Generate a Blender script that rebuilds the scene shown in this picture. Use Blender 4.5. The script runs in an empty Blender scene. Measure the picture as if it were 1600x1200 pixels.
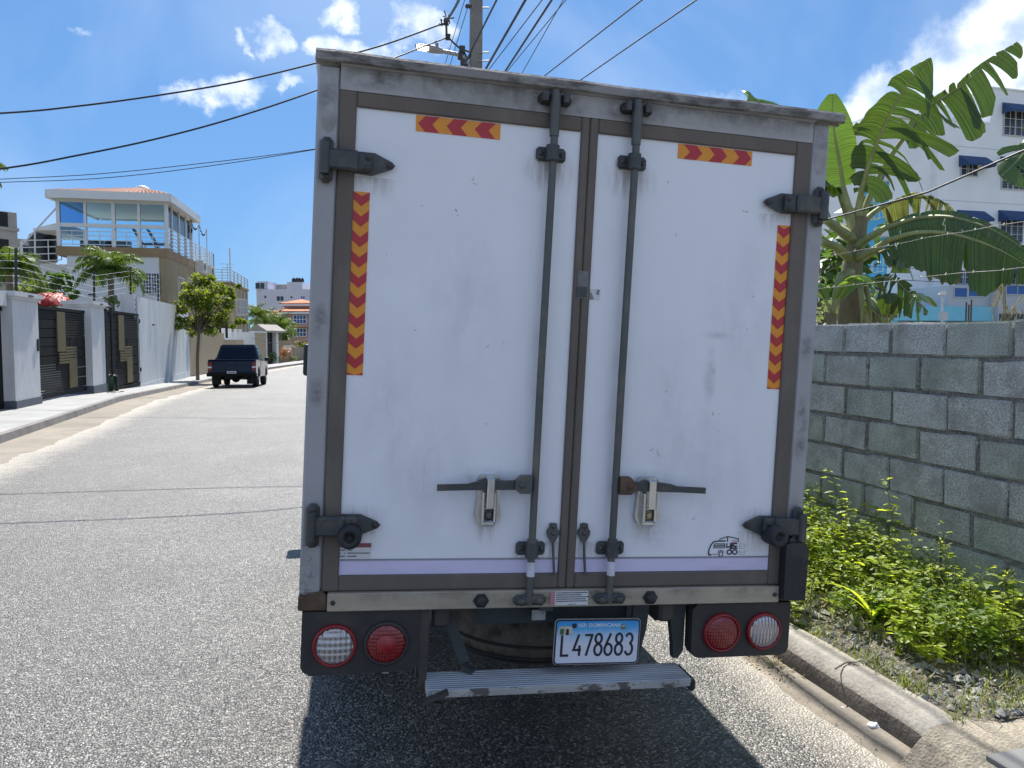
import bpy, bmesh, math, random
from mathutils import Vector, Matrix, noise as mnoise
R = math.radians
C = bpy.context.scene.collection
V = Vector

# ------------------------------------------------------------------ camera, sky, sun, exposure
scene = bpy.context.scene
CAM_H, CAM_YAW, CAM_PITCH = 1.62, R(15.6), R(-3.34)
cam_data = bpy.data.cameras.new('camera'); cam = bpy.data.objects.new('camera', cam_data); C.objects.link(cam)
cam.location = (0, 0, CAM_H); cam.rotation_euler = (R(90) + CAM_PITCH, 0, -CAM_YAW)
cam_data.sensor_width = 36; cam_data.lens = 36 * 1200 / 1600; cam_data.clip_start = 0.05; cam_data.clip_end = 3000
scene.camera = cam
SUN_EL, SUN_AZ = R(53), R(8)          # azimuth measured clockwise from the road direction (+Y)
sun_dir = V((math.cos(SUN_EL) * math.sin(SUN_AZ), math.cos(SUN_EL) * math.cos(SUN_AZ), math.sin(SUN_EL)))
sd = bpy.data.lights.new('sun', 'SUN'); sun = bpy.data.objects.new('sun', sd); C.objects.link(sun)
sd.energy = 4.6; sd.angle = R(0.5); sd.color = (1.0, 0.95, 0.87)
sun.rotation_euler = sun_dir.to_track_quat('Z', 'Y').to_euler(); sun.location = sun_dir * 50
vs = scene.view_settings; vs.view_transform = 'Standard'; vs.look = 'None'; vs.gamma = 1.0; vs.use_curve_mapping = False
vs.exposure = 0.90
SKY_TINT = (0.555, 1.03, 1.70, 1)      # deep tropical blue
SKY_STRENGTH = 0.10

_f = V((math.sin(CAM_YAW) * math.cos(CAM_PITCH), math.cos(CAM_YAW) * math.cos(CAM_PITCH), math.sin(CAM_PITCH)))
_r = V((math.cos(CAM_YAW), -math.sin(CAM_YAW), 0)); _u = _r.cross(_f); EYE = V((0, 0, CAM_H))
def ray(px, py): return _f + _r * ((px - 800) / 1200) - _u * ((py - 600) / 1200)
def P(px, py, d): return EYE + ray(px, py) * d                 # survey point at a measured distance
def G(px, py, z=0.0):
    k = ray(px, py); return EYE + k * ((z - CAM_H) / k.z)      # survey point on the ground
def onx(px, py, x):
    k = ray(px, py); return EYE + k * (x / k.x)
def ony(px, py, y):
    k = ray(px, py); return EYE + k * (y / k.y)

def build_world():
    w = bpy.data.worlds.new('World'); scene.world = w; w.use_nodes = True
    nt = w.node_tree; N = nt.nodes; L = nt.links
    for n in list(N): N.remove(n)
    out = N.new('ShaderNodeOutputWorld'); bg = N.new('ShaderNodeBackground'); L.new(bg.outputs[0], out.inputs[0])
    sky = N.new('ShaderNodeTexSky'); sky.sky_type = 'NISHITA'; sky.sun_disc = False
    sky.sun_elevation = SUN_EL; sky.sun_rotation = SUN_AZ; sky.altitude = 0; sky.air_density = 1.0; sky.dust_density = 0.6; sky.ozone_density = 2.0
    hs = N.new('ShaderNodeHueSaturation'); hs.inputs['Saturation'].default_value = 1.0
    gm = N.new('ShaderNodeGamma'); gm.inputs['Gamma'].default_value = 0.5; L.new(sky.outputs[0], gm.inputs['Color'])
    tn = N.new('ShaderNodeMix'); tn.data_type = 'RGBA'; tn.blend_type = 'MULTIPLY'; tn.inputs['Factor'].default_value = 1; L.new(gm.outputs[0], tn.inputs[6]); tn.inputs[7].default_value = SKY_TINT
    L.new(tn.outputs[2], hs.inputs['Color'])
    tc = N.new('ShaderNodeTexCoord')
    n1 = N.new('ShaderNodeTexNoise'); n1.inputs['Scale'].default_value = 9; n1.inputs['Detail'].default_value = 8; n1.inputs['Roughness'].default_value = 0.62
    L.new(tc.outputs['Generated'], n1.inputs['Vector'])
    sub = N.new('ShaderNodeVectorMath'); sub.operation = 'SUBTRACT'; sub.inputs[1].default_value = (0.5, 0.5, 0.5); L.new(n1.outputs['Color'], sub.inputs[0])
    scl = N.new('ShaderNodeVectorMath'); scl.operation = 'SCALE'; scl.inputs['Scale'].default_value = 0.13; L.new(sub.outputs[0], scl.inputs[0])
    add = N.new('ShaderNodeVectorMath'); add.operation = 'ADD'; L.new(tc.outputs['Generated'], add.inputs[0]); L.new(scl.outputs[0], add.inputs[1])
    rnd = random.Random(5)
    spots = []      # direction, angular half width, strength
    def at_dir(px, py): return ray(px, py).normalized()
    for px, py, a, s in ((1590, 62, .085, 1), (1520, 110, .07, 1), (1560, 175, .075, .9), (1440, 150, .055, .9), (1375, 160, .045, .75), (1345, 190, .04, .7), (1650, 30, .09, 1),
                         (655, 42, .036, .95), (690, 60, .03, .8), (560, 72, .033, .9), (600, 78, .03, .8), (510, 62, .03, .85), (430, 60, .026, .75), (385, 64, .016, .6), (525, 18, .026, .8),
                         (360, 128, .033, .9), (325, 135, .027, .8), (275, 147, .026, .7), (455, 122, .02, .5), (130, 45, .013, .3), (1080, 175, .05, .35), (1130, 165, .04, .3)):
        spots.append((at_dir(px, py), a, s))
    for _ in range(64):          # unseen larger clouds added beside and behind the camera as white fill
        az = rnd.uniform(R(75), R(320)); el = rnd.uniform(R(8), R(50))
        c = V((math.cos(el) * math.sin(az), math.cos(el) * math.cos(az), math.sin(el)))
        for _k in range(1):
            spots.append((c, rnd.uniform(.07, .21), rnd.uniform(.7, 1)))
    last = None
    for c, a, s in spots:
        d = N.new('ShaderNodeVectorMath'); d.operation = 'SUBTRACT'; d.inputs[1].default_value = c; L.new(add.outputs[0], d.inputs[0])
        fl = N.new('ShaderNodeVectorMath'); fl.operation = 'MULTIPLY'; fl.inputs[1].default_value = (1, 1, 1.75); L.new(d.outputs[0], fl.inputs[0])
        ln = N.new('ShaderNodeVectorMath'); ln.operation = 'LENGTH'; L.new(fl.outputs[0], ln.inputs[0])
        mr = N.new('ShaderNodeMapRange'); mr.interpolation_type = 'SMOOTHSTEP'
        mr.inputs['From Min'].default_value = a * 1.25; mr.inputs['From Max'].default_value = a * 0.35; mr.inputs['To Min'].default_value = 0; mr.inputs['To Max'].default_value = s
        L.new(ln.outputs['Value'], mr.inputs['Value'])
        if last is None: last = mr.outputs[0]
        else:
            mx = N.new('ShaderNodeMath'); mx.operation = 'MAXIMUM'; L.new(last, mx.inputs[0]); L.new(mr.outputs[0], mx.inputs[1]); last = mx.outputs[0]
    n2 = N.new('ShaderNodeTexNoise'); n2.inputs['Scale'].default_value = 26; n2.inputs['Detail'].default_value = 6; L.new(tc.outputs['Generated'], n2.inputs['Vector'])
    m2 = N.new('ShaderNodeMapRange'); m2.inputs['From Min'].default_value = .33; m2.inputs['From Max'].default_value = .62; m2.inputs['To Min'].default_value = .35; m2.inputs['To Max'].default_value = 1
    L.new(n2.outputs['Fac'], m2.inputs['Value'])
    mm = N.new('ShaderNodeMath'); mm.operation = 'MULTIPLY'; L.new(last, mm.inputs[0]); L.new(m2.outputs[0], mm.inputs[1])
    # a faint high veil over the whole dome
    n3 = N.new('ShaderNodeTexNoise'); n3.inputs['Scale'].default_value = 3.2; n3.inputs['Detail'].default_value = 5; n3.inputs['Distortion'].default_value = .6; L.new(tc.outputs['Generated'], n3.inputs['Vector'])
    m3 = N.new('ShaderNodeMapRange'); m3.inputs['From Min'].default_value = .42; m3.inputs['From Max'].default_value = .8; m3.inputs['To Max'].default_value = .22; L.new(n3.outputs['Fac'], m3.inputs['Value'])
    mx = N.new('ShaderNodeMath'); mx.operation = 'MAXIMUM'; L.new(mm.outputs[0], mx.inputs[0]); L.new(m3.outputs[0], mx.inputs[1])
    mix = N.new('ShaderNodeMix'); mix.data_type = 'RGBA'; L.new(mx.outputs[0], mix.inputs['Factor']); L.new(hs.outputs[0], mix.inputs[6])
    mix.inputs[7].default_value = (7.6, 7.8, 8.0, 1)
    L.new(mix.outputs[2], bg.inputs['Color']); bg.inputs['Strength'].default_value = SKY_STRENGTH
build_world()

# ------------------------------------------------------------------ mesh helpers
class MB:
    def __init__(s): s.v = []; s.f = []; s.m = []; s.s = []
    def add(s, verts, faces, m=0, smooth=False):
        o = len(s.v); s.v += [tuple(p) for p in verts]
        for f in faces: s.f.append([o + i for i in f]); s.m.append(m); s.s.append(smooth)
        return s
    def box(s, x0, x1, y0, y1, z0, z1, m=0, bev=0.0, seg=1):
        if bev <= 0:
            return s.add([(x0,y0,z0),(x1,y0,z0),(x1,y1,z0),(x0,y1,z0),(x0,y0,z1),(x1,y0,z1),(x1,y1,z1),(x0,y1,z1)],
                         [(0,3,2,1),(4,5,6,7),(0,1,5,4),(1,2,6,5),(2,3,7,6),(3,0,4,7)], m)
        bm = bmesh.new(); bmesh.ops.create_cube(bm, size=1)
        for v in bm.verts: v.co = ((x0+x1)/2 + v.co.x*(x1-x0), (y0+y1)/2 + v.co.y*(y1-y0), (z0+z1)/2 + v.co.z*(z1-z0))
        bmesh.ops.bevel(bm, geom=bm.edges[:], offset=bev, segments=seg, affect='EDGES', profile=.5)
        return s.addbm(bm, m)
    def addbm(s, bm, m=0, smooth=False):
        bm.verts.index_update()
        s.add([v.co for v in bm.verts], [[v.index for v in f.verts] for f in bm.faces], m, smooth); bm.free(); return s
    def obox(s, c, ax, m=0):          # centre, three half axes
        c = V(c); a, b, d = [V(q) for q in ax]
        vs_ = [c-a-b-d, c+a-b-d, c+a+b-d, c-a+b-d, c-a-b+d, c+a-b+d, c+a+b+d, c-a+b+d]
        return s.add(vs_, [(0,3,2,1),(4,5,6,7),(0,1,5,4),(1,2,6,5),(2,3,7,6),(3,0,4,7)], m)
    def bar(s, p, q, w, h, up=(0,0,1), m=0):
        p = V(p); q = V(q); d = (q-p); l = d.length; d.normalize(); up = V(up)
        sd_ = d.cross(up)
        if sd_.length < 1e-4: sd_ = d.cross(V((1,0,0)))
        sd_.normalize(); u2 = sd_.cross(d)
        return s.obox((p+q)/2, (d*l/2, sd_*w/2, u2*h/2), m)
    def tube(s, pts, rad, n=8, m=0, cap=True, smooth=True):
        pts = [V(p) for p in pts]; k = len(pts)
        if not isinstance(rad, (list, tuple)): rad = [rad]*k
        t0 = (pts[1]-pts[0]).normalized(); ref = V((0,0,1)) if abs(t0.z) < .9 else V((1,0,0))
        x = t0.cross(ref).normalized(); vs_ = []
        for i, p in enumerate(pts):
            t = ((pts[i+1] if i < k-1 else p) - (pts[i-1] if i else p)).normalized()
            x = (x - t*x.dot(t)).normalized(); y = t.cross(x)
            for j in range(n):
                a = 2*math.pi*j/n; vs_.append(p + (x*math.cos(a) + y*math.sin(a))*rad[i])
        fs = [(i*n+j, i*n+(j+1)%n, (i+1)*n+(j+1)%n, (i+1)*n+j) for i in range(k-1) for j in range(n)]
        s.add(vs_, fs, m, smooth)
        if cap: s.add(vs_[:n], [tuple(range(n))[::-1]], m); s.add(vs_[-n:], [tuple(range(n))], m)
        return s
    def cyl(s, p, q, r, n=16, m=0, r2=None, smooth=True): return s.tube([p, q], [r, r if r2 is None else r2], n, m, True, smooth)
    def lathe(s, c, axis, prof, n=24, m=0, smooth=True):     # prof: (radius, height along axis)
        c = V(c); ax = V(axis).normalized(); ref = V((0,0,1)) if abs(ax.z) < .9 else V((1,0,0))
        x = ax.cross(ref).normalized(); y = ax.cross(x); vs_ = []
        for r, h in prof:
            for j in range(n):
                a = 2*math.pi*j/n; vs_.append(c + ax*h + (x*math.cos(a)+y*math.sin(a))*max(r, 1e-4))
        fs = [(i*n+j, i*n+(j+1)%n, (i+1)*n+(j+1)%n, (i+1)*n+j) for i in range(len(prof)-1) for j in range(n)]
        return s.add(vs_, fs, m, smooth)
    def prism(s, poly, vec, m=0):
        a = [V(p) for p in poly]; b = [p + V(vec) for p in a]; n = len(a)
        return s.add(a+b, [tuple(range(n))[::-1], tuple(range(n, 2*n))] + [(i, (i+1)%n, n+(i+1)%n, n+i) for i in range(n)], m)
    def poly(s, pts, m=0): return s.add(pts, [tuple(range(len(pts)))], m)
    def build(s, name, mats, parent=None, kind=None, label=None, world=False, recalc=True):
        me = bpy.data.meshes.new(name)
        vv = s.v
        if world and parent is not None:
            inv = root_matrix(parent).inverted(); vv = [tuple(inv @ V(p)) for p in vv]
        me.from_pydata(vv, [], s.f)
        if not isinstance(mats, (list, tuple)): mats = [mats]
        for q in mats: me.materials.append(q)
        me.polygons.foreach_set('material_index', s.m); me.polygons.foreach_set('use_smooth', s.s)
        if recalc:
            bm = bmesh.new(); bm.from_mesh(me); bmesh.ops.recalc_face_normals(bm, faces=bm.faces[:]); bm.to_mesh(me); bm.free()
        me.update()
        o = bpy.data.objects.new(name, me); C.objects.link(o)
        if parent is not None: o.parent = parent
        if kind: o['kind'] = kind
        if label: o['label'] = label
        return o
def root_matrix(o):
    m = o.matrix_basis.copy()
    while o.parent: o = o.parent; m = o.matrix_basis @ m
    return m
def tag(o, label, cat, group=None, kind=None):
    o['label'] = label; o['category'] = cat
    if group: o['group'] = group
    if kind: o['kind'] = kind
    return o
def thing(name, label, cat, loc=(0,0,0), rotz=0.0, group=None, mat=None):
    o = bpy.data.objects.new(name, None); C.objects.link(o); o.empty_display_size = .2
    if mat is not None: o.matrix_basis = mat
    else: o.location = loc; o.rotation_euler = (0,0,rotz); o.matrix_basis = Matrix.Translation(V(loc)) @ Matrix.Rotation(rotz, 4, 'Z')
    return tag(o, label, cat, group)
def copy_tree(o, parent=None):
    c = o.copy(); C.objects.link(c)
    if parent is not None: c.parent = parent
    for ch in [q for q in bpy.data.objects if q.parent == o]: copy_tree(ch, c)
    return c
def twin(o, parent, loc=None, name=None):
    c = o.copy(); C.objects.link(c); c.parent = parent
    if loc is not None: c.location = loc
    return c

# ------------------------------------------------------------------ materials
def newmat(name):
    m = bpy.data.materials.new(name); m.use_nodes = True
    nt = m.node_tree; b = nt.nodes['Principled BSDF']
    return m, nt.nodes, nt.links, b
def sc(c, k): return (min(c[0]*k, 1), min(c[1]*k, 1), min(c[2]*k, 1), 1)
def mat(name, col, rough=.6, metal=0, var=.12, scale=6, dirt=None, damt=.5, dscale=3, dlo=.5, dhi=.7, bump=0.0, bscale=40, stretch=None, spec=.5, fine=0.0, world=False):
    m, N, L, b = newmat(name)
    tc = N.new('ShaderNodeNewGeometry' if world else 'ShaderNodeTexCoord'); vec = tc.outputs['Position' if world else 'Object']
    if stretch:
        mp = N.new('ShaderNodeMapping'); mp.inputs['Scale'].default_value = stretch; L.new(vec, mp.inputs['Vector']); vec2 = mp.outputs[0]
    else: vec2 = vec
    n1 = N.new('ShaderNodeTexNoise'); n1.inputs['Scale'].default_value = scale; n1.inputs['Detail'].default_value = 6; n1.inputs['Roughness'].default_value = .6; L.new(vec2, n1.inputs['Vector'])
    mr = N.new('ShaderNodeMapRange'); mr.inputs['From Min'].default_value = .3; mr.inputs['From Max'].default_value = .7; L.new(n1.outputs['Fac'], mr.inputs['Value'])
    mx = N.new('ShaderNodeMix'); mx.data_type = 'RGBA'; L.new(mr.outputs[0], mx.inputs['Factor'])
    mx.inputs[6].default_value = sc(col, 1-var); mx.inputs[7].default_value = sc(col, 1+var); cout = mx.outputs[2]
    if fine:
        nf = N.new('ShaderNodeTexNoise'); nf.inputs['Scale'].default_value = bscale; nf.inputs['Detail'].default_value = 3; L.new(vec, nf.inputs['Vector'])
        fr = N.new('ShaderNodeMapRange'); fr.inputs['From Min'].default_value = .35; fr.inputs['From Max'].default_value = .65; fr.inputs['To Min'].default_value = 1-fine; fr.inputs['To Max'].default_value = 1+fine; L.new(nf.outputs['Fac'], fr.inputs['Value'])
        mf = N.new('ShaderNodeVectorMath'); mf.operation = 'SCALE'; L.new(cout, mf.inputs[0]); L.new(fr.outputs[0], mf.inputs['Scale']); cout = mf.outputs[0]
    if dirt:
        n2 = N.new('ShaderNodeTexNoise'); n2.inputs['Scale'].default_value = dscale; n2.inputs['Detail'].default_value = 9; n2.inputs['Roughness'].default_value = .68; L.new(vec2, n2.inputs['Vector'])
        m2 = N.new('ShaderNodeMapRange'); m2.inputs['From Min'].default_value = dlo; m2.inputs['From Max'].default_value = dhi; m2.inputs['To Max'].default_value = damt; L.new(n2.outputs['Fac'], m2.inputs['Value'])
        mx2 = N.new('ShaderNodeMix'); mx2.data_type = 'RGBA'; L.new(m2.outputs[0], mx2.inputs['Factor']); L.new(cout, mx2.inputs[6]); mx2.inputs[7].default_value = (*dirt, 1); cout = mx2.outputs[2]
    L.new(cout, b.inputs['Base Color'])
    b.inputs['Roughness'].default_value = rough; b.inputs['Metallic'].default_value = metal; b.inputs['Specular IOR Level'].default_value = spec
    if bump:
        nb = N.new('ShaderNodeTexNoise'); nb.inputs['Scale'].default_value = bscale; nb.inputs['Detail'].default_value = 5; L.new(vec, nb.inputs['Vector'])
        bp = N.new('ShaderNodeBump'); bp.inputs['Strength'].default_value = bump; bp.inputs['Distance'].default_value = .01; L.new(nb.outputs['Fac'], bp.inputs['Height']); L.new(bp.outputs[0], b.inputs['Normal'])
    return m
def leafmat(name, col, col2, trans=(.25,.45,.04), tfac=.45, rough=.45, scale=9, spec=.5, dirt=None, dlo=.55, dhi=.65, dscale=6, stretch=None, veins=False):
    m, N, L, b = newmat(name)
    tc = N.new('ShaderNodeTexCoord'); n1 = N.new('ShaderNodeTexNoise'); n1.inputs['Scale'].default_value = scale; n1.inputs['Detail'].default_value = 3
    L.new(tc.outputs['Object'], n1.inputs['Vector'])
    mr = N.new('ShaderNodeMapRange'); mr.inputs['From Min'].default_value = .32; mr.inputs['From Max'].default_value = .68; L.new(n1.outputs['Fac'], mr.inputs['Value'])
    mx = N.new('ShaderNodeMix'); mx.data_type = 'RGBA'; L.new(mr.outputs[0], mx.inputs['Factor']); mx.inputs[6].default_value = (*col, 1); mx.inputs[7].default_value = (*col2, 1); cout = mx.outputs[2]
    if dirt:
        n2 = N.new('ShaderNodeTexNoise'); n2.inputs['Scale'].default_value = dscale; n2.inputs['Detail'].default_value = 5; L.new(tc.outputs['Object'], n2.inputs['Vector'])
        m2 = N.new('ShaderNodeMapRange'); m2.inputs['From Min'].default_value = dlo; m2.inputs['From Max'].default_value = dhi; L.new(n2.outputs['Fac'], m2.inputs['Value'])
        mx2 = N.new('ShaderNodeMix'); mx2.data_type = 'RGBA'; L.new(m2.outputs[0], mx2.inputs['Factor']); L.new(cout, mx2.inputs[6]); mx2.inputs[7].default_value = (*dirt, 1); cout = mx2.outputs[2]
    tv = None
    if veins:      # parallel side veins and browned, frayed margins
        av = N.new('ShaderNodeAttribute'); av.attribute_name = 'along'; ae = N.new('ShaderNodeAttribute'); ae.attribute_name = 'across'
        ng = N.new('ShaderNodeTexNoise'); ng.noise_dimensions = '1D'; ng.inputs['Scale'].default_value = 42; ng.inputs['Detail'].default_value = 3; L.new(av.outputs['Fac'], ng.inputs['W'])
        vr = N.new('ShaderNodeMapRange'); vr.inputs['From Min'].default_value = .35; vr.inputs['From Max'].default_value = .65; vr.inputs['To Min'].default_value = .62; vr.inputs['To Max'].default_value = 1.4; L.new(ng.outputs['Fac'], vr.inputs['Value'])
        sv = N.new('ShaderNodeVectorMath'); sv.operation = 'SCALE'; L.new(cout, sv.inputs[0]); L.new(vr.outputs[0], sv.inputs['Scale']); tv = vr.outputs[0]
        ne = N.new('ShaderNodeTexNoise'); ne.inputs['Scale'].default_value = 11; ne.inputs['Detail'].default_value = 5; L.new(tc.outputs['Object'], ne.inputs['Vector'])
        ea = N.new('ShaderNodeMath'); ea.operation = 'MULTIPLY_ADD'; ea.inputs[1].default_value = .55; L.new(ne.outputs['Fac'], ea.inputs[0]); L.new(ae.outputs['Fac'], ea.inputs[2])
        er = N.new('ShaderNodeMapRange'); er.inputs['From Min'].default_value = 1.24; er.inputs['From Max'].default_value = 1.34; L.new(ea.outputs[0], er.inputs['Value'])
        em = N.new('ShaderNodeMix'); em.data_type = 'RGBA'; L.new(er.outputs[0], em.inputs['Factor']); L.new(sv.outputs[0], em.inputs[6]); em.inputs[7].default_value = (.17, .11, .05, 1); cout = em.outputs[2]
        bp = N.new('ShaderNodeBump'); bp.inputs['Strength'].default_value = .5; bp.inputs['Distance'].default_value = .01; L.new(ng.outputs['Fac'], bp.inputs['Height']); L.new(bp.outputs[0], b.inputs['Normal'])
    L.new(cout, b.inputs['Base Color']); b.inputs['Roughness'].default_value = rough; b.inputs['Specular IOR Level'].default_value = spec
    t = N.new('ShaderNodeBsdfTranslucent')
    mt = N.new('ShaderNodeMix'); mt.data_type = 'RGBA'; L.new(mr.outputs[0], mt.inputs['Factor']); mt.inputs[6].default_value = sc(trans, .75); mt.inputs[7].default_value = (*trans, 1); tout = mt.outputs[2]
    if tv:
        ts = N.new('ShaderNodeVectorMath'); ts.operation = 'SCALE'; L.new(tout, ts.inputs[0]); L.new(tv, ts.inputs['Scale']); tout = ts.outputs[0]
    L.new(tout, t.inputs['Color'])
    ms = N.new('ShaderNodeMixShader'); ms.inputs[0].default_value = tfac
    L.new(b.outputs[0], ms.inputs[1]); L.new(t.outputs[0], ms.inputs[2]); L.new(ms.outputs[0], N['Material Output'].inputs['Surface'])
    return m
def glassmat(name, tint, fac=.3, rough=.03):
    m, N, L, b = newmat(name)
    tr = N.new('ShaderNodeBsdfTransparent'); tr.inputs[0].default_value = (*tint, 1)
    gl = N.new('ShaderNodeBsdfGlossy'); gl.inputs['Roughness'].default_value = rough
    fr = N.new('ShaderNodeFresnel'); fr.inputs['IOR'].default_value = 1.5
    ad = N.new('ShaderNodeMath'); ad.operation = 'ADD'; ad.inputs[1].default_value = fac; L.new(fr.outputs[0], ad.inputs[0])
    ms = N.new('ShaderNodeMixShader'); L.new(ad.outputs[0], ms.inputs[0]); L.new(tr.outputs[0], ms.inputs[1]); L.new(gl.outputs[0], ms.inputs[2])
    L.new(ms.outputs[0], N['Material Output'].inputs['Surface']); return m

def asphalt():
    m, N, L, b = newmat('asphalt'); tc = N.new('ShaderNodeTexCoord'); vec = tc.outputs['Object']
    wob = N.new('ShaderNodeTexNoise'); wob.inputs['Scale'].default_value = 60; wob.inputs['Detail'].default_value = 1; L.new(vec, wob.inputs['Vector'])
    ws = N.new('ShaderNodeVectorMath'); ws.operation = 'SCALE'; ws.inputs['Scale'].default_value = .008; L.new(wob.outputs['Color'], ws.inputs[0])
    wa = N.new('ShaderNodeVectorMath'); wa.operation = 'ADD'; L.new(vec, wa.inputs[0]); L.new(ws.outputs[0], wa.inputs[1])
    vo = N.new('ShaderNodeTexVoronoi'); vo.inputs['Scale'].default_value = 96; L.new(wa.outputs[0], vo.inputs['Vector'])
    sep = N.new('ShaderNodeSeparateColor'); L.new(vo.outputs['Color'], sep.inputs[0])
    rp = N.new('ShaderNodeValToRGB'); e = rp.color_ramp.elements
    e[0].position = 0; e[0].color = (.028, .028, .029, 1); e[1].position = 1; e[1].color = (.42, .40, .365, 1)
    k = e.new(.5); k.color = (.108, .103, .096, 1); k = e.new(.82); k.color = (.215, .205, .188, 1)
    L.new(sep.outputs[0], rp.inputs[0])
    # dark binder between the stones
    dk = N.new('ShaderNodeMapRange'); dk.inputs['From Min'].default_value = .28; dk.inputs['From Max'].default_value = .7; dk.inputs['To Min'].default_value = 1.1; dk.inputs['To Max'].default_value = .25; L.new(vo.outputs['Distance'], dk.inputs['Value'])
    n1 = N.new('ShaderNodeTexNoise'); n1.inputs['Scale'].default_value = .8; n1.inputs['Detail'].default_value = 7; n1.inputs['Roughness'].default_value = .65; L.new(vec, n1.inputs['Vector'])
    mr = N.new('ShaderNodeMapRange'); mr.inputs['From Min'].default_value = .3; mr.inputs['From Max'].default_value = .7; mr.inputs['To Min'].default_value = .7; mr.inputs['To Max'].default_value = 1.26; L.new(n1.outputs['Fac'], mr.inputs['Value'])
    mu = N.new('ShaderNodeMath'); mu.operation = 'MULTIPLY'; L.new(dk.outputs[0], mu.inputs[0]); L.new(mr.outputs[0], mu.inputs[1])
    sv = N.new('ShaderNodeVectorMath'); sv.operation = 'SCALE'; L.new(rp.outputs[0], sv.inputs[0]); L.new(mu.outputs[0], sv.inputs['Scale'])
    # pale dust drifting over the surface
    n2 = N.new('ShaderNodeTexNoise'); n2.inputs['Scale'].default_value = 1.1; n2.inputs['Detail'].default_value = 8; n2.inputs['Roughness'].default_value = .7; L.new(vec, n2.inputs['Vector'])
    m2 = N.new('ShaderNodeMapRange'); m2.inputs['From Min'].default_value = .52; m2.inputs['From Max'].default_value = .8; m2.inputs['To Max'].default_value = .45; L.new(n2.outputs['Fac'], m2.inputs['Value'])
    mx = N.new('ShaderNodeMix'); mx.data_type = 'RGBA'; L.new(m2.outputs[0], mx.inputs['Factor']); L.new(sv.outputs[0], mx.inputs[6]); mx.inputs[7].default_value = (.17, .16, .145, 1)
    at = N.new('ShaderNodeAttribute'); at.attribute_name = 'dust'
    nd = N.new('ShaderNodeTexNoise'); nd.inputs['Scale'].default_value = 6; nd.inputs['Detail'].default_value = 8; nd.inputs['Roughness'].default_value = .75; L.new(vec, nd.inputs['Vector'])
    da = N.new('ShaderNodeMath'); da.operation = 'ADD'; L.new(at.outputs['Fac'], da.inputs[0]); L.new(nd.outputs['Fac'], da.inputs[1])
    dm = N.new('ShaderNodeMapRange'); dm.inputs['From Min'].default_value = .82; dm.inputs['From Max'].default_value = 1.45; dm.inputs['To Max'].default_value = .8; L.new(da.outputs[0], dm.inputs['Value'])
    mxd = N.new('ShaderNodeMix'); mxd.data_type = 'RGBA'; L.new(dm.outputs[0], mxd.inputs['Factor']); L.new(mx.outputs[2], mxd.inputs[6]); mxd.inputs[7].default_value = (.40, .36, .295, 1)
    L.new(mxd.outputs[2], b.inputs['Base Color']); b.inputs['Specular IOR Level'].default_value = .75
    rr_ = N.new('ShaderNodeMapRange'); rr_.inputs['To Min'].default_value = .40; rr_.inputs['To Max'].default_value = .62; L.new(sep.outputs[2], rr_.inputs['Value']); L.new(rr_.outputs[0], b.inputs['Roughness'])
    inv = N.new('ShaderNodeMath'); inv.operation = 'SUBTRACT'; inv.inputs[0].default_value = 1; L.new(vo.outputs['Distance'], inv.inputs[1])
    hh = N.new('ShaderNodeMath'); hh.operation = 'MULTIPLY_ADD'; L.new(sep.outputs[1], hh.inputs[0]); hh.inputs[1].default_value = .5; L.new(inv.outputs[0], hh.inputs[2])
    bp = N.new('ShaderNodeBump'); bp.inputs['Strength'].default_value = .8; bp.inputs['Distance'].default_value = .008; L.new(hh.outputs[0], bp.inputs['Height']); L.new(bp.outputs[0], b.inputs['Normal'])
    return m

M = {}
M['asphalt'] = asphalt()
M['soil'] = mat('soil', (.12,.105,.08), .95, var=.35, scale=9, dirt=(.20,.18,.15), damt=.6, dscale=14, bump=.8, bscale=60, fine=.3)
M['earth'] = mat('earth', (.20,.18,.13), .95, var=.3, scale=.4, dirt=(.10,.14,.05), damt=.8, dscale=.2, bump=.3, bscale=8)
M['gutter'] = mat('gutter_concrete', (.25,.215,.17), .9, var=.25, scale=3, dirt=(.13,.11,.09), damt=.85, dscale=2.2, dlo=.44, dhi=.68, bump=.35, bscale=70, fine=.12)
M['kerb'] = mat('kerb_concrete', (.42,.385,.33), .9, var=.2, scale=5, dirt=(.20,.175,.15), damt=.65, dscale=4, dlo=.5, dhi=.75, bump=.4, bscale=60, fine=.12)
M['kerbface'] = mat('shaded_grimy_kerb_face', (.17,.145,.12), .95, var=.3, scale=5, dirt=(.07,.06,.05), damt=.8, dscale=3, dlo=.45, dhi=.65, bump=.4, bscale=60, fine=.15)  # gutter grime, with the unlit face's shade also darkened into the colour
M['sidewalk'] = mat('sidewalk_concrete', (.31,.315,.315), .85, var=.14, scale=1.2, dirt=(.21,.20,.18), damt=.6, dscale=1.0, bump=.15, bscale=50)
M['leftgutter'] = mat('pale_gutter', (.245,.215,.175), .9, var=.18, scale=.9, dirt=(.155,.135,.11), damt=.8, dscale=.7, bump=.2, bscale=40, fine=.1)
M['block'] = mat('cement_block', (.56,.56,.535), .95, var=.16, scale=7, dirt=(.28,.25,.225), damt=.75, dscale=3.2, dlo=.48, dhi=.64, bump=1.0, bscale=150, fine=.38, world=True)
M['block_b'] = mat('cement_block_brown', (.52,.505,.47), .95, var=.2, scale=9, dirt=(.27,.28,.24), damt=.6, dscale=3.8, dlo=.5, dhi=.64, bump=1.0, bscale=140, fine=.34, world=True)
M['block_g'] = mat('cement_block_damp', (.45,.47,.42), .95, var=.2, scale=5, dirt=(.20,.23,.18), damt=.6, dscale=3, dlo=.48, dhi=.66, bump=.8, bscale=140, fine=.3, world=True)
M['mortar'] = mat('mortar', (.235,.225,.205), .95, var=.25, scale=14, bump=1.0, bscale=80, fine=.3)
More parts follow.
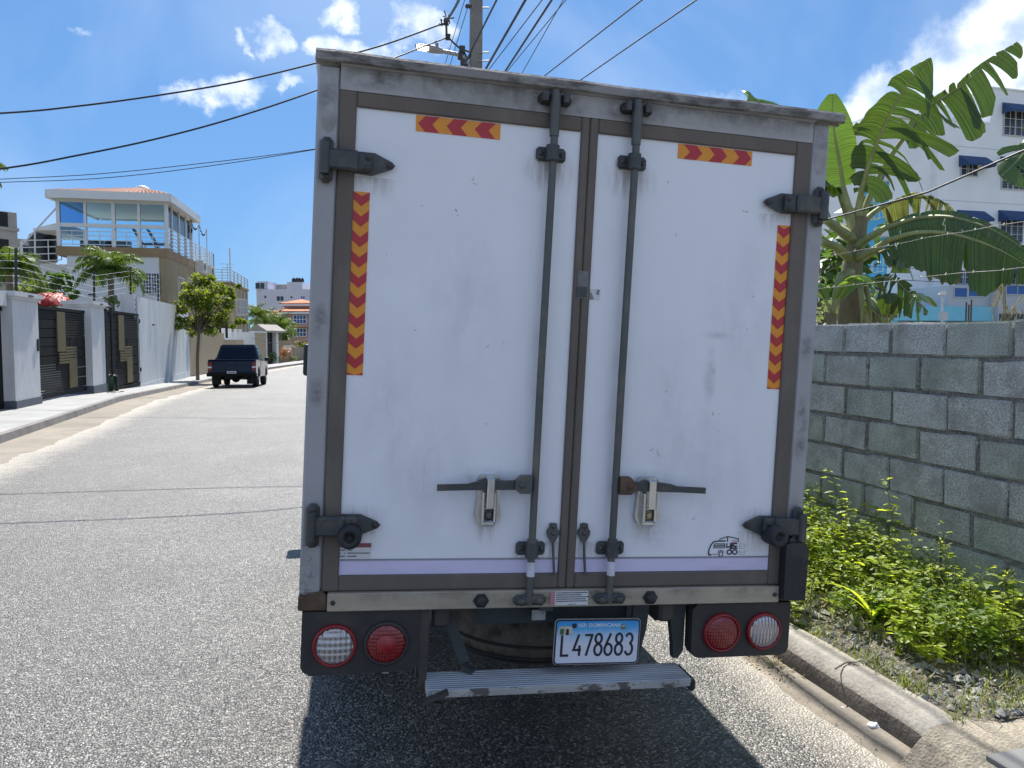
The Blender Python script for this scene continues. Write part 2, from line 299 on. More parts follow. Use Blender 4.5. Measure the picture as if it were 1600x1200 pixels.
# ------------------------------------------------------------------ the setting
def sheet(name, pts, z, m, kind='structure', sub=0):
    b = MB(); b.poly([(p[0], p[1], z) for p in pts], 0); return b.build(name, m, kind=kind)
def strip(name, left, right, m, z=0.0, kind='structure'):
    b = MB(); n = len(left)
    b.add([(p[0], p[1], z if len(p) < 3 else p[2]) for p in left] + [(p[0], p[1], z if len(p) < 3 else p[2]) for p in right],
          [(i, n+i, n+i+1, i+1) for i in range(n-1)])
    return b.build(name, m, kind=kind)
def zp(y):      # the street falls gently away beyond the gates
    T = [(-900,0),(22,0),(37,-.42),(44,-.50),(56,-.46),(75,-.40),(110,-.5),(900,-.5)]
    for a, c in zip(T, T[1:]):
        if y <= c[0]: return a[1]+(c[1]-a[1])*(y-a[0])/(c[0]-a[0])
    return -.5
def terrain():
    b = MB(); ys = (-900,-40,22,37,44,56,75,110,900)
    b.add([(x, y, zp(y)-.03) for y in ys for x in (-900, 900)], [(2*i, 2*i+1, 2*i+3, 2*i+2) for i in range(len(ys)-1)])
    b.build('ground', M['earth'], kind='structure')
terrain()
# measured along the street: y, left asphalt edge, left kerb foot, right asphalt edge, right kerb foot
ROAD = [(-6,-3.75,-4.5,1.98,2.28),(0,-3.72,-4.48,1.98,2.28),(6,-3.7,-4.46,1.99,2.29),(10,-3.68,-4.45,2.0,2.30),(14,-3.65,-4.45,2.02,2.31),(22,-3.6,-4.44,2.05,2.34),(29,-3.55,-4.43,2.1,2.4),
        (36,-3.5,-4.40,2.3,2.6),(40,-3.4,-4.2,2.5,2.8),(45,-3.0,-3.6,3.0,3.3),(50,-2.4,-2.9,3.8,4.1),(55,-1.5,-2.0,4.9,5.2),(60,-.4,-.8,6.2,6.6),(66,1.2,.8,7.9,8.3),(80,4.8,4.4,11.6,12),(110,13,12.6,20.5,21)]
def edge(k, z=None): return [(r[k], r[0]) if z is None else (r[k], r[0], z+zp(r[0])) for r in ROAD]
def road_at(y, k):
    for a, c in zip(ROAD, ROAD[1:]):
        if y <= c[0]: f = (y-a[0])/(c[0]-a[0]); return a[k]+(c[k]-a[k])*f
    return ROAD[-1][k]
def road():      # worn, ragged edges; dust lies thicker towards both gutters
    b = MB(); ys = []; y = -6.0
    while y < 110: ys.append(y); y += .04 if y < 7 else .09 if y < 16 else .25 if y < 40 else 1.5
    fr = (0, .03, .08, .16, .3, .5, .7, .84, .9, .95, .985, 1); dust = []
    for y in ys:
        l = road_at(y, 1) + .16*mnoise.noise((y*.8, 1, 0)) + .07*mnoise.noise((y*4, 2, 0)); r_ = road_at(y, 3) + .14 + .05*mnoise.noise((y*1.3, 5, 0)) + .028*mnoise.noise((y*6, 6, 0)) + .012*mnoise.noise((y*17, 7, 0))
        for f in fr: x = l+(r_-l)*f; b.v.append((x, y, .014 + zp(y))); dust.append(max(0, 1-(x-l)/.85, .95-(r_-x)/.38))
    n = len(fr)
    for j in range(len(ys)-1):
        for i in range(n-1): a = j*n+i; b.f.append([a, a+1, a+n+1, a+n]); b.m.append(0); b.s.append(False)
    o = b.build('road', M['asphalt'], kind='structure', recalc=False)
    at_ = o.data.attributes.new('dust', 'FLOAT', 'POINT'); at_.data.foreach_set('value', dust)
road()
strip('left_gutter', edge(2, .006), [(r[1]+.7, r[0], .006+zp(r[0])) for r in ROAD], M['leftgutter'])
KZ = .135
KEND = 2.31     # the right kerb ends here, at the driveway
gl = [(1.75,-6),(1.75,1.5),(1.75,2.1),(1.75,2.5),(1.75,2.9),(1.75,3.3),(1.75,3.9),(1.75,5),(1.75,8),(1.8,14),(1.8,22)]
strip('right_gutter', gl, [(2.31,y) for _, y in gl[:9]] + [(2.36,14),(2.4,22)], M['gutter'], .006)
b = MB(); ys_ = [1.2+.05*i for i in range(150)]; lx = [2.215 + .025*mnoise.noise((y*1.7, 3, 1)) + .012*mnoise.noise((y*7, 3, 2)) for y in ys_]
b.add([(x, y, .006) for x, y in zip(lx, ys_)] + [(x+.006, y, .017) for x, y in zip(lx, ys_)] + [(2.32, y, .024) for y in ys_], [(k*150+i, (k+1)*150+i, (k+1)*150+i+1, k*150+i+1) for k in (0, 1) for i in range(149)])
b.build('gutter_lip', M['leftgutter'], kind='structure')
# rounded right kerb, swept with small unevenness
def kerb_right():
    prof = [(0,0),(.006,.055),(.012,.095),(.030,.125),(.062,.142),(.115,.147),(.175,.143),(.175,-.05),(0,-.05)]
    ys = [KEND-.04, KEND, KEND+.06] + [KEND+.12+.11*i for i in range(70)] + [14, 18, 24, 29, 36, 45, 55]
    vs_, fs = [], []
    n = len(prof)
    for i, y in enumerate(ys):
        xb = 2.285
        for a, bq in zip(ROAD, ROAD[1:]):
            if a[0] <= y <= bq[0]: xb = max(2.285, (a[4] + (bq[4]-a[4])*(y-a[0])/(bq[0]-a[0])))
        for j, (dx, dz) in enumerate(prof):
            w = mnoise.noise((y*3.1, j*1.7, 0))*.007 if 0 < j < 7 else 0
            k = (.62, .82, .95)[i] if i < 3 and 1 <= j < 7 else 1
            vs_.append((xb + dx + w, y + mnoise.noise((j*2.1, i, 3))*.015*(i < 2), dz*k + w*.6 + zp(y)))
    for i in range(len(ys)-1):
        for j in range(n): fs.append((i*n+j, i*n+(j+1) % n, (i+1)*n+(j+1) % n, (i+1)*n+j))
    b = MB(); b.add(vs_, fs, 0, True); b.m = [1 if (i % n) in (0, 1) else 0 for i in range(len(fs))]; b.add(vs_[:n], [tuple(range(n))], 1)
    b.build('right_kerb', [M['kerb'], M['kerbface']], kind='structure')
kerb_right()
# verge behind the right kerb: a lumpy bed of soil and rubble
def verge():
    b = MB(); nx, ny = 14, 190; x0, x1, y0, y1 = 2.455, 3.40, KEND-.02, 16
    for j in range(ny+1):
        y = y0 + (y1-y0)*(j/ny)**1.6
        for i in range(nx+1):
            x = x0 + (x1-x0)*i/nx
            z = .115 + .05*(i/nx) + .03*mnoise.noise((x*4, y*4, 0)) + .012*mnoise.noise((x*19, y*19, 4))
            b.v.append((x, y, z))
    for j in range(ny):
        for i in range(nx):
            a = j*(nx+1)+i; b.f.append([a, a+1, a+nx+2, a+nx+1]); b.m.append(0); b.s.append(True)
    b.build('verge', M['soil'], kind='structure')
verge()
# rough concrete driveway mouth where the kerb stops, and the smooth grey slab beyond it
def apron():
    b = MB(); nx, ny = 28, 60
    for j in range(ny+1):
        y = -5 + (KEND+.03+5)*(j/ny)
        for i in range(nx+1):
            t = i/nx; x = 2.19 + t*1.22
            z = .016 + .115*min(1, max(0, (t-.02)/.10))**.8 + .012*mnoise.noise((x*5, y*5, 0)) + .005*mnoise.noise((x*25, y*25, 0))
            if t == 0: z = .006
            b.v.append((x, y, z))
    for j in range(ny):
        for i in range(nx):
            a = j*(nx+1)+i; b.f.append([a, a+1, a+nx+2, a+nx+1]); b.m.append(0); b.s.append(True)
    b.build('driveway_mouth', M['apron'], kind='structure')
M['apron'] = mat('rough_concrete', (.30,.265,.21), .95, var=.3, scale=6, dirt=(.075,.068,.06), damt=.9, dscale=2.6, dlo=.45, dhi=.6, bump=.9, bscale=90, fine=.25)
M['slab'] = mat('grey_slab', (.20,.20,.20), .75, var=.08, scale=4, bump=.1, bscale=80)
apron()
b = MB(); b.box(2.335, 3.4, -2.0, 2.10, .06, .146, bev=.003); b.build('driveway_slab', M['slab'], kind='structure')
# left kerb and sidewalk
def left_walk():
    b = MB(); n = len(ROAD)
    L0 = edge(2, .004); L1 = [(x-.02, y, .13+zp(y)) for x, y in edge(2)]; L2 = [(x-.14, y, .135+zp(y)) for x, y in edge(2)]
    L3 = [(-7.2 if y < 38 else x-1.6, y, .15+zp(y)) for x, y in edge(2)]
    for a, c, m in ((L0, L1, 1), (L1, L2, 1), (L2, L3, 0)): b.add(a+c, [(i, n+i, n+i+1, i+1) for i in range(n-1)], m)
    b.build('left_sidewalk', [M['sidewalk'], M['leftkerb']], kind='structure')
M['leftkerb'] = mat('dark_kerb', (.20,.19,.18), .9, var=.2, scale=3, dirt=(.10,.095,.09), damt=.6, dscale=2)
left_walk()

# ------------------------------------------------------------------ block wall beside the truck
WX, WTOP = 3.375, 1.722
def block_wall():
    t = thing('block_wall', 'bare grey cement block wall running behind the weeds beside the truck', 'wall', (WX+.1, 4, .1))
    core = MB(); core.box(WX+.009, WX+.155, 1.2, 21, -.05, WTOP-.05); rnd = random.Random(3); ref = onx(1395, 518, WX).y
    for _ in range(900):       # mortar squeezed out of the joints
        row = rnd.randrange(9); y = 1.4 + 12*rnd.random()**1.6; zj = WTOP-.2*row
        if rnd.random() < .35: k = round((y-ref-(0 if row % 2 == 0 else .2))/.4); y = ref+(0 if row % 2 == 0 else .2)+.4*k + rnd.uniform(-.004,.004); zj -= rnd.uniform(.02,.18)
        sy, sz, sx = rnd.uniform(.006,.03), rnd.uniform(.004,.009), rnd.uniform(.004,.016)
        if zj > WTOP-.03: continue
        c = V((WX+.008, y, zj)); q = [c+V((-sx,0,0)), c+V((.01,-sy,rnd.uniform(-.003,.003))), c+V((.01,0,sz)), c+V((.01,sy,rnd.uniform(-.003,.003))), c+V((.01,0,-sz)), c+V((-sx*.6,sy*.5,sz*.3))]
        core.add(q, [(0,1,2),(0,2,5),(5,2,3),(5,3,4),(0,5,4),(0,4,1)], 0, False)
    core.build('mortar', M['mortar'], t, world=True)
    protos = []
    for k in range(14):
        bm = bmesh.new(); bmesh.ops.create_cube(bm, size=1)
        for v in bm.verts: v.co = (v.co.x*.165, v.co.y*.386, v.co.z*.186)
        bmesh.ops.bevel(bm, geom=bm.edges[:], offset=rnd.uniform(.004, .011), segments=2, affect='EDGES')
        bmesh.ops.triangulate(bm, faces=[f for f in bm.faces if len(f.verts) > 4])
        for v in bm.verts:
            q = mnoise.noise_vector(v.co*22 + V((k*7, 0, 0))); v.co += V((q.x*.006, q.y*.009, q.z*.007))
        b = MB(); b.addbm(bm, 0, False)
        me = bpy.data.meshes.new('block'); me.from_pydata(b.v, [], b.f); me.materials.append(M[('block', 'block', 'block_b', 'block', 'block_g')[k % 5]]); protos.append(me)
    ref = onx(1395, 518, WX).y     # a joint of the top course
    for row in range(9):
        zc = WTOP - .1 - .2*row
        off = ref + (0 if row % 2 == 0 else .2) + rnd.uniform(-.02, .02)
        k0 = int((1.2-off)/.4)
        for k in range(k0, k0+50):
            y = off + .4*k + .2
            if y < 1.3 or y > 20.8: continue
            q = rnd.choice(protos[:10] if row < 5 else protos)
            if row >= 5 and rnd.random() < .6: q = protos[rnd.choice((4, 9))]
            o = bpy.data.objects.new('block', q); C.objects.link(o); o.parent = t
            o.location = V((WX+.0815 + rnd.uniform(-.004, .004), y + rnd.uniform(-.006, .006), zc + rnd.uniform(-.004, .004))) - V((WX+.1, 4, .1))
            o.rotation_euler = (rnd.uniform(-.008, .008) + (math.pi if rnd.random() < .5 else 0), rnd.uniform(-.008, .008), rnd.uniform(-.006, .006))
            if row == 0: o.scale = (1.0, 1, 1.0)
block_wall()
# ------------------------------------------------------------------ the box truck (built in its own frame: x right, y forward, z up, origin on the ground under the rear doors)
M['door'] = mat('white_door', (.765,.775,.835), .34, var=.025, scale=1.2, dirt=(.60,.61,.64), damt=.45, dscale=2.2, dlo=.5, dhi=.85, spec=.5)
M['post'] = mat('grey_post', (.34,.335,.355), .45, var=.08, scale=3, dirt=(.26,.255,.26), damt=.8, dscale=2.6, dlo=.55, dhi=.63, bump=.05, bscale=60)
M['boxside'] = mat('box_side', (.68,.69,.7), .4, var=.05, scale=1, dirt=(.4,.39,.37), damt=.4, dscale=1.5)
M['drip'] = mat('mossy_roof_edge', (.26,.25,.25), .75, var=.2, scale=6, dirt=(.06,.05,.046), damt=.85, dscale=11, dlo=.44, dhi=.58, bump=.2, bscale=60, stretch=(.6,1,1.6))
M['header'] = mat('dusty_header', (.37,.36,.365), .6, var=.1, scale=3, dirt=(.14,.13,.12), damt=.8, dscale=3.2, dlo=.47, dhi=.68)
M['rubber'] = mat('door_rubber', (.122,.100,.086), .7, var=.16, scale=3, dirt=(.19,.165,.14), damt=.6, dscale=5, bump=.12, bscale=70, stretch=(1,1,.35))
M['rod'] = mat('lock_rod_steel', (.095,.10,.10), .5, .3, var=.15, scale=7, dirt=(.24,.20,.14), damt=.55, dscale=6, dlo=.5, dhi=.7, bump=.1, bscale=60)
M['hinge'] = mat('hinge_iron', (.062,.066,.07), .5, .3, var=.2, scale=12, dirt=(.17,.145,.11), damt=.55, dscale=14, dlo=.52, dhi=.7, bump=.15, bscale=90)
M['rust'] = mat('rust', (.10,.062,.042), .9, var=.35, scale=15, dirt=(.16,.12,.09), damt=.6, dscale=18, bump=.4, bscale=80)
M['chrome'] = mat('latch_chrome', (.56,.57,.58), .28, .85, var=.08, scale=20, dirt=(.28,.25,.2), damt=.5, dscale=16)
M['brass'] = mat('lock_brass', (.36,.32,.2), .4, .7, var=.15, scale=30)
M['blackrub'] = mat('black_rubber', (.018,.02,.023), .6, var=.2, scale=8, dirt=(.05,.05,.05), damt=.6, dscale=8)
M['sill'] = mat('brushed_sill', (.40,.345,.27), .5, .2, var=.12, scale=5, dirt=(.22,.19,.155), damt=.7, dscale=4, stretch=(.5,1,3), bump=.05, bscale=80)
M['worn'] = mat('worn_plate', (.34,.34,.35), .6, .3, var=.2, scale=14, dirt=(.12,.085,.065), damt=.8, dscale=13, dlo=.54, dhi=.62)
M['yellow'] = mat('reflective_amber', (.72,.27,.018), .38, var=.05, scale=30, bump=.05, bscale=300)
M['red'] = mat('reflective_red', (.42,.022,.03), .36, var=.06, scale=30, bump=.05, bscale=300)
M['lilac'] = mat('reflective_white_tape', (.62,.58,.80), .32, var=.06, scale=6, dirt=(.44,.42,.52), damt=.5, dscale=8, stretch=(.4,1,2))
M['sticker'] = mat('sticker_paper', (.62,.63,.66), .5, var=.05, scale=20, dirt=(.45,.42,.38), damt=.4, dscale=20)
M['maroon'] = mat('sticker_red', (.24,.07,.09), .5, var=.1, scale=30)
M['ink'] = mat('ink', (.02,.02,.035), .5, var=.1, scale=20)
M['lampbox'] = mat('lamp_panel', (.030,.028,.028), .6, var=.2, scale=6, dirt=(.065,.055,.045), damt=.6, dscale=6)
M['lamprim'] = mat('lamp_red_rim', (.22,.010,.014), .3, var=.1, scale=20)
M['step'] = mat('step_aluminium', (.50,.53,.57), .42, .55, var=.12, scale=4, dirt=(.2,.2,.2), damt=.5, dscale=5, stretch=(.4,2,2))
M['bracket'] = mat('dark_bracket', (.05,.043,.04), .7, var=.25, scale=8, dirt=(.10,.075,.06), damt=.6, dscale=7, bump=.1)
M['chassis'] = mat('chassis_paint', (.035,.037,.04), .7, var=.2, scale=6, dirt=(.07,.06,.05), damt=.6, dscale=5)
M['dustywheel'] = mat('dusty_spare', (.155,.135,.108), .9, var=.45, scale=9, dirt=(.028,.025,.022), damt=.9, dscale=9, dlo=.42, dhi=.6, bump=.7, bscale=60)
M['tyre'] = mat('tyre', (.022,.022,.022), .85, var=.2, scale=10, dirt=(.06,.055,.05), damt=.5, dscale=6, bump=.2, bscale=60)
M['platewhite'] = mat('plate_white', (.66,.67,.74), .35, var=.05, scale=14, dirt=(.5,.48,.5), damt=.4, dscale=20)
M['whitepaint'] = mat('white_paint', (.75,.75,.75), .4, var=.03)
M['cabglass'] = mat('dark_glass', (.01,.012,.014), .06, var=.1)

def lens_mat(name, col, ribs, red=False):
    m, N, L, b = newmat(name); tc = N.new('ShaderNodeTexCoord')
    b.inputs['Base Color'].default_value = (*col, 1); b.inputs['Roughness'].default_value = .12 if not red else .18
    b.inputs['Coat Weight'].default_value = .6; b.inputs['Coat Roughness'].default_value = .05
    if not red: b.inputs['Metallic'].default_value = .55
    w = N.new('ShaderNodeTexWave'); w.bands_direction = 'X'; w.inputs['Scale'].default_value = ribs; L.new(tc.outputs['Object'], w.inputs['Vector'])
    w2 = N.new('ShaderNodeTexWave'); w2.bands_direction = 'Z'; w2.inputs['Scale'].default_value = ribs*.8; L.new(tc.outputs['Object'], w2.inputs['Vector'])
    ad = N.new('ShaderNodeMath'); ad.operation = 'MULTIPLY_ADD'; ad.inputs[1].default_value = .55; L.new(w2.outputs['Fac'], ad.inputs[0]); L.new(w.outputs['Fac'], ad.inputs[2])
    bp = N.new('ShaderNodeBump'); bp.inputs['Strength'].default_value = .7 if not red else .35; bp.inputs['Distance'].default_value = .006; L.new(ad.outputs[0], bp.inputs['Height']); L.new(bp.outputs[0], b.inputs['Normal'])
    return m
M['lensred'] = lens_mat('red_lens', (.20,.006,.010), 34, True)
M['lensredin'] = lens_mat('red_lens_inner', (.30,.006,.012), 60, True)
M['lensclear'] = lens_mat('clear_lens', (.46,.44,.45), 20)
M['lensribbed'] = lens_mat('ribbed_lens', (.50,.46,.48), 26)
M['lensribbed'].node_tree.nodes['Math'].inputs[1].default_value = .06
def plate_mat():
    m, N, L, b = newmat('plate_print'); tc = N.new('ShaderNodeTexCoord'); s = N.new('ShaderNodeSeparateXYZ'); L.new(tc.outputs['Object'], s.inputs[0])
    n = N.new('ShaderNodeTexNoise'); n.inputs['Scale'].default_value = 25; n.inputs['Detail'].default_value = 5; L.new(tc.outputs['Object'], n.inputs['Vector'])
    a = N.new('ShaderNodeMath'); a.operation = 'MULTIPLY_ADD'; a.inputs[1].default_value = .03; L.new(n.outputs['Fac'], a.inputs[0]); L.new(s.outputs['Z'], a.inputs[2])
    r = N.new('ShaderNodeMapRange'); r.inputs['From Min'].default_value = .685; r.inputs['From Max'].default_value = .762; L.new(a.outputs[0], r.inputs['Value'])
    c = N.new('ShaderNodeValToRGB'); e = c.color_ramp.elements; e[0].position = 0; e[0].color = (.64,.66,.74,1); e[1].position = 1; e[1].color = (.03,.26,.60,1)
    k = e.new(.35); k.color = (.40,.56,.76,1); k = e.new(.62); k.color = (.09,.39,.72,1)
    L.new(r.outputs[0], c.inputs[0]); L.new(c.outputs[0], b.inputs['Base Color']); b.inputs['Roughness'].default_value = .3
    return m
M['plateprint'] = plate_mat()

TX = V((.99635,-.06888,-.05046)); TY = V((.06901,.99762,.00082)); TZ = V((.05028,-.0043,.99873))
TO = V((.0589, 2.3799, .852)) + TX*.775 - TZ*.852
TM = Matrix(((TX.x,TY.x,TZ.x,TO.x),(TX.y,TY.y,TZ.y,TO.y),(TX.z,TY.z,TZ.z,TO.z),(0,0,0,1)))
U = lambda u: u-.775
W = lambda v: v+.852
def fb(b, u0, u1, y0, y1, v0, v1, m=0, bev=0.0): return b.box(U(u0), U(u1), y0, y1, W(v0), W(v1), m, bev)
def fpoly(b, uv, y, t, m=0): return b.prism([(U(u), y, W(v)) for u, v in uv], (0, -t, 0), m)
def stroke(b, uv, w, y, t=.0006, m=0, closed=False):
    """a flat pen stroke with mitred joints"""
    p = [V((u, v)) for u, v in uv]; n = len(p); Ls, Rs = [], []
    for i in range(n):
        a = p[(i-1) % n] if (closed or i) else p[i]; c = p[(i+1) % n] if (closed or i < n-1) else p[i]
        d1 = (p[i]-a).normalized() if (p[i]-a).length > 1e-9 else (c-p[i]).normalized(); d2 = (c-p[i]).normalized() if (c-p[i]).length > 1e-9 else d1
        n1 = V((-d1.y, d1.x)); n2 = V((-d2.y, d2.x)); mt = (n1+n2)
        mt = mt.normalized() if mt.length > 1e-6 else n1; k = 1/max(.5, mt.dot(n1))
        Ls.append(p[i]+mt*w/2*k); Rs.append(p[i]-mt*w/2*k)
    vs_ = [(U(q.x), y, W(q.y)) for q in Ls+Rs]
    fs = [(i, n+i, n+(i+1) % n, (i+1) % n) for i in range(n if closed else n-1)]
    b.add(vs_, fs, m); return b
def arc(cx, cy, rx, ry, a0, a1, n=10): return [(cx+rx*math.cos(R(a0+(a1-a0)*i/n)), cy+ry*math.sin(R(a0+(a1-a0)*i/n))) for i in range(n+1)]
def text_mesh(b, s, u, v, h, y, m=0, wide=1.0, off=0.0, align='LEFT', tilt=0.0):
    cu = bpy.data.curves.new('t', 'FONT'); cu.body = s; cu.size = 1; cu.align_x = align; cu.offset = off; cu.resolution_u = 3
    o = bpy.data.objects.new('t', cu); C.objects.link(o); bpy.context.view_layer.update()
    me = o.to_mesh(); ct, st = math.cos(tilt), math.sin(tilt)
    b.add([(U(u + (q.co.x*wide*ct - q.co.y*st)*h), y, W(v + (q.co.x*wide*st + q.co.y*ct)*h)) for q in me.vertices], [list(f.vertices) for f in me.polygons], m)
    o.to_mesh_clear(); bpy.data.objects.remove(o); bpy.data.curves.remove(cu)

truck = thing('box_truck', 'white refrigerated box truck with closed rear doors parked against the kerb', 'truck', mat=TM)

def truck_shell():
    b = MB(); y1 = 2.75
    fb(b, -.062, -.035, .02, y1, -.05, 1.585); fb(b, 1.585, 1.612, .02, y1, -.05, 1.585)
    fb(b, -.035, 1.585, y1-.03, y1, -.05, 1.585); fb(b, -.035, 1.585, .08, y1-.03, -.05, -.0)
    b.build('cargo_box', M['boxside'], truck)
    b = MB(); fb(b, -.076, 1.646, .0, y1, 1.586, 1.606, 0, .006); b.build('roof', M['boxside'], truck)
    # folded drip rail along the top edge, tilted a little by its sag on the right
    b = MB()
    prof = [(-.004,1.611),(-.034,1.609),(-.042,1.600),(-.040,1.578),(-.030,1.575),(-.028,1.584),(-.010,1.588),(-.004,1.572)]
    n = 40; vs_ = []
    for i in range(n+1):
        u = -.072 + (1.648+.072)*i/n
        for y, v in prof: vs_.append((U(u), y + .003*mnoise.noise((u*5, 0, 1)), W(v + .003*mnoise.noise((u*6, v, 0)))))
    k = len(prof); b.add(vs_, [(i*k+j, i*k+(j+1) % k, (i+1)*k+(j+1) % k, (i+1)*k+j) for i in range(n) for j in range(k)])
    b.add(vs_[:k], [tuple(range(k))]); b.add(vs_[-k:], [tuple(range(k))[::-1]]); b.build('drip_rail', M['drip'], truck)
    b = MB(); fb(b, .0, 1.55, -.012, .02, 1.506, 1.572); b.build('header_panel', M['header'], truck)
    b = MB(); b.add([(U(0), -.0125, W(1.5725)), (U(1.55), -.0125, W(1.5725)), (U(1.55), -.030, W(1.576)), (U(0), -.030, W(1.576))], [(0,1,2,3)]); b.build('header_flashing', M['header'], truck)
    for a, c in ((-.066, -.001), (1.551, 1.614)):
        b = MB(); fb(b, a, c, -.008, .02, -.0, 1.573, 0, .006); o = b.build('corner_post', M['post'], truck)
        q = MB()      # touched-up oval and rubbed patches
        cu, cv = ((a+c)/2 + (.004 if a < 0 else .003), 1.418 if a < 0 else 1.444)
        q.poly([(U(cu + .021*math.cos(t*.3)*(1 if a > 0 else 1.05)), -.0088, W(cv + .041*math.sin(t*.3))) for t in range(21)])
        q.build('paint_touch_up', M['header'], o)
M['rubmark'] = mat('rub_mark', (.24,.235,.245), .7, var=.15, scale=20)
truck_shell()

def chevron(b, horizontal, u0, u1, v0, v1, n, direction, y):
    """amber tape with red chevrons printed on it"""
    fb(b, u0, u1, y, y+.0012, v0, v1, 0)
    yy = y-.0005
    if horizontal:
        p = (u1-u0)/n; h = v1-v0; lo, hi = u0, u1
        for k in range(n+1):
            c = u0 + p*k + (p*.35 if direction > 0 else p*.2)
            d = .5*h*direction*.9
            pts = [(c-d*.5, v1), (c+p*.5-d*.5, v1), (c+p*.5+d*.5, (v0+v1)/2), (c+p*.5-d*.5, v0), (c-d*.5, v0), (c+d*.5, (v0+v1)/2)]
            for q in ([pts[0], pts[1], pts[2], pts[5]], [pts[5], pts[2], pts[3], pts[4]]):
                q = [(min(max(a, lo), hi), e) for a, e in q]
                if abs(q[0][0]-q[1][0]) + abs(q[2][0]-q[3][0]) > .002: b.poly([(U(a), yy, W(e)) for a, e in q], 1)
    else:
        p = (v1-v0)/n; w = u1-u0
        for k in range(-1, n+1):
            c = v0 + p*k + p*.30; d = w*.42
            pts = [(u0, c+d), (u0, c+d+p*.5), ((u0+u1)/2, c+p*.5), (u1, c+d+p*.5), (u1, c+d), ((u0+u1)/2, c)]
            for q in ([pts[0], pts[1], pts[2], pts[5]], [pts[5], pts[2], pts[3], pts[4]]):
                q = [(a, min(max(e, v0), v1)) for a, e in q]
                if abs(q[0][1]-q[1][1]) + abs(q[2][1]-q[3][1]) > .002: b.poly([(U(a), yy, W(e)) for a, e in q], 1)

def hinge(door, s, cv, low):
    """strap hinge; s=+1 on the left door, -1 mirrored on the right"""
    m = (lambda u: u) if s > 0 else (lambda u: 1.55-u)
    b = MB()
    tip = [(.05,.033),(.108,.033),(.160,.010),(.169,.0),(.160,-.010),(.100,-.034),(.05,-.031)]
    fpoly(b, [(m(u), cv+v) for u, v in tip], -.014, .008)
    fb(b, min(m(-.038), m(.062)), max(m(-.038), m(.062)), -.052, -.024, cv-.029, cv+.030, 0, .006)
    fb(b, min(m(.045), m(.10)), max(m(.045), m(.10)), -.040, -.018, cv-.027, cv+.028, 0, .006)
    o = b.build('hinge', M['hinge'], door)
    b = MB(); fb(b, min(m(-.052), m(-.012)), max(m(-.052), m(-.012)), -.036, -.008, cv-.068, cv+.066, 0, .012)
    b.cyl((U(m(-.036)), -.045, W(cv-.045)), (U(m(-.036)), -.045, W(cv+.045)), .016, 12)
    b.build('hinge_knuckle', M['hinge'], door)
    for u, v, y in ((-.03,.05,-.036),(-.03,-.052,-.036),(.09,.014,-.041),(.088,-.016,-.041),(.152,0,-.022)):
        q = MB(); q.lathe((U(m(u)), y, W(cv+v)), (0,-1,0), [(.0095,0),(.0095,.004),(.006,.008),(0,.009)], 8); q.build('hinge_bolt', M['bracket'], door)
    if low:
        q = MB(); c = (U(m(.078 if s > 0 else .065)), -.02, W(cv-.026)); q.lathe(c, (0,-1,0), [(.037,0),(.036,.05),(.032,.062),(.016,.062),(.015,.045),(0,.045)], 20); q.build('rubber_buffer', M['blackrub'], door)

def bracket(door, cu, cv, w=.048, h=.022):
    b = MB(); fb(b, cu-w, cu+w, -.020, -.003, cv-h, cv+h, 0, .008)
    b.tube([(U(cu), -.034, W(cv-h*1.08)), (U(cu), -.034, W(cv+h*1.08))], [.021,.021], 14)
    for k in (-1, 1): b.lathe((U(cu+k*w*.72), -.020, W(cv)), (0,-1,0), [(.009,0),(.008,.005),(0,.006)], 8)
    return b.build('rod_bracket', M['hinge'], door)

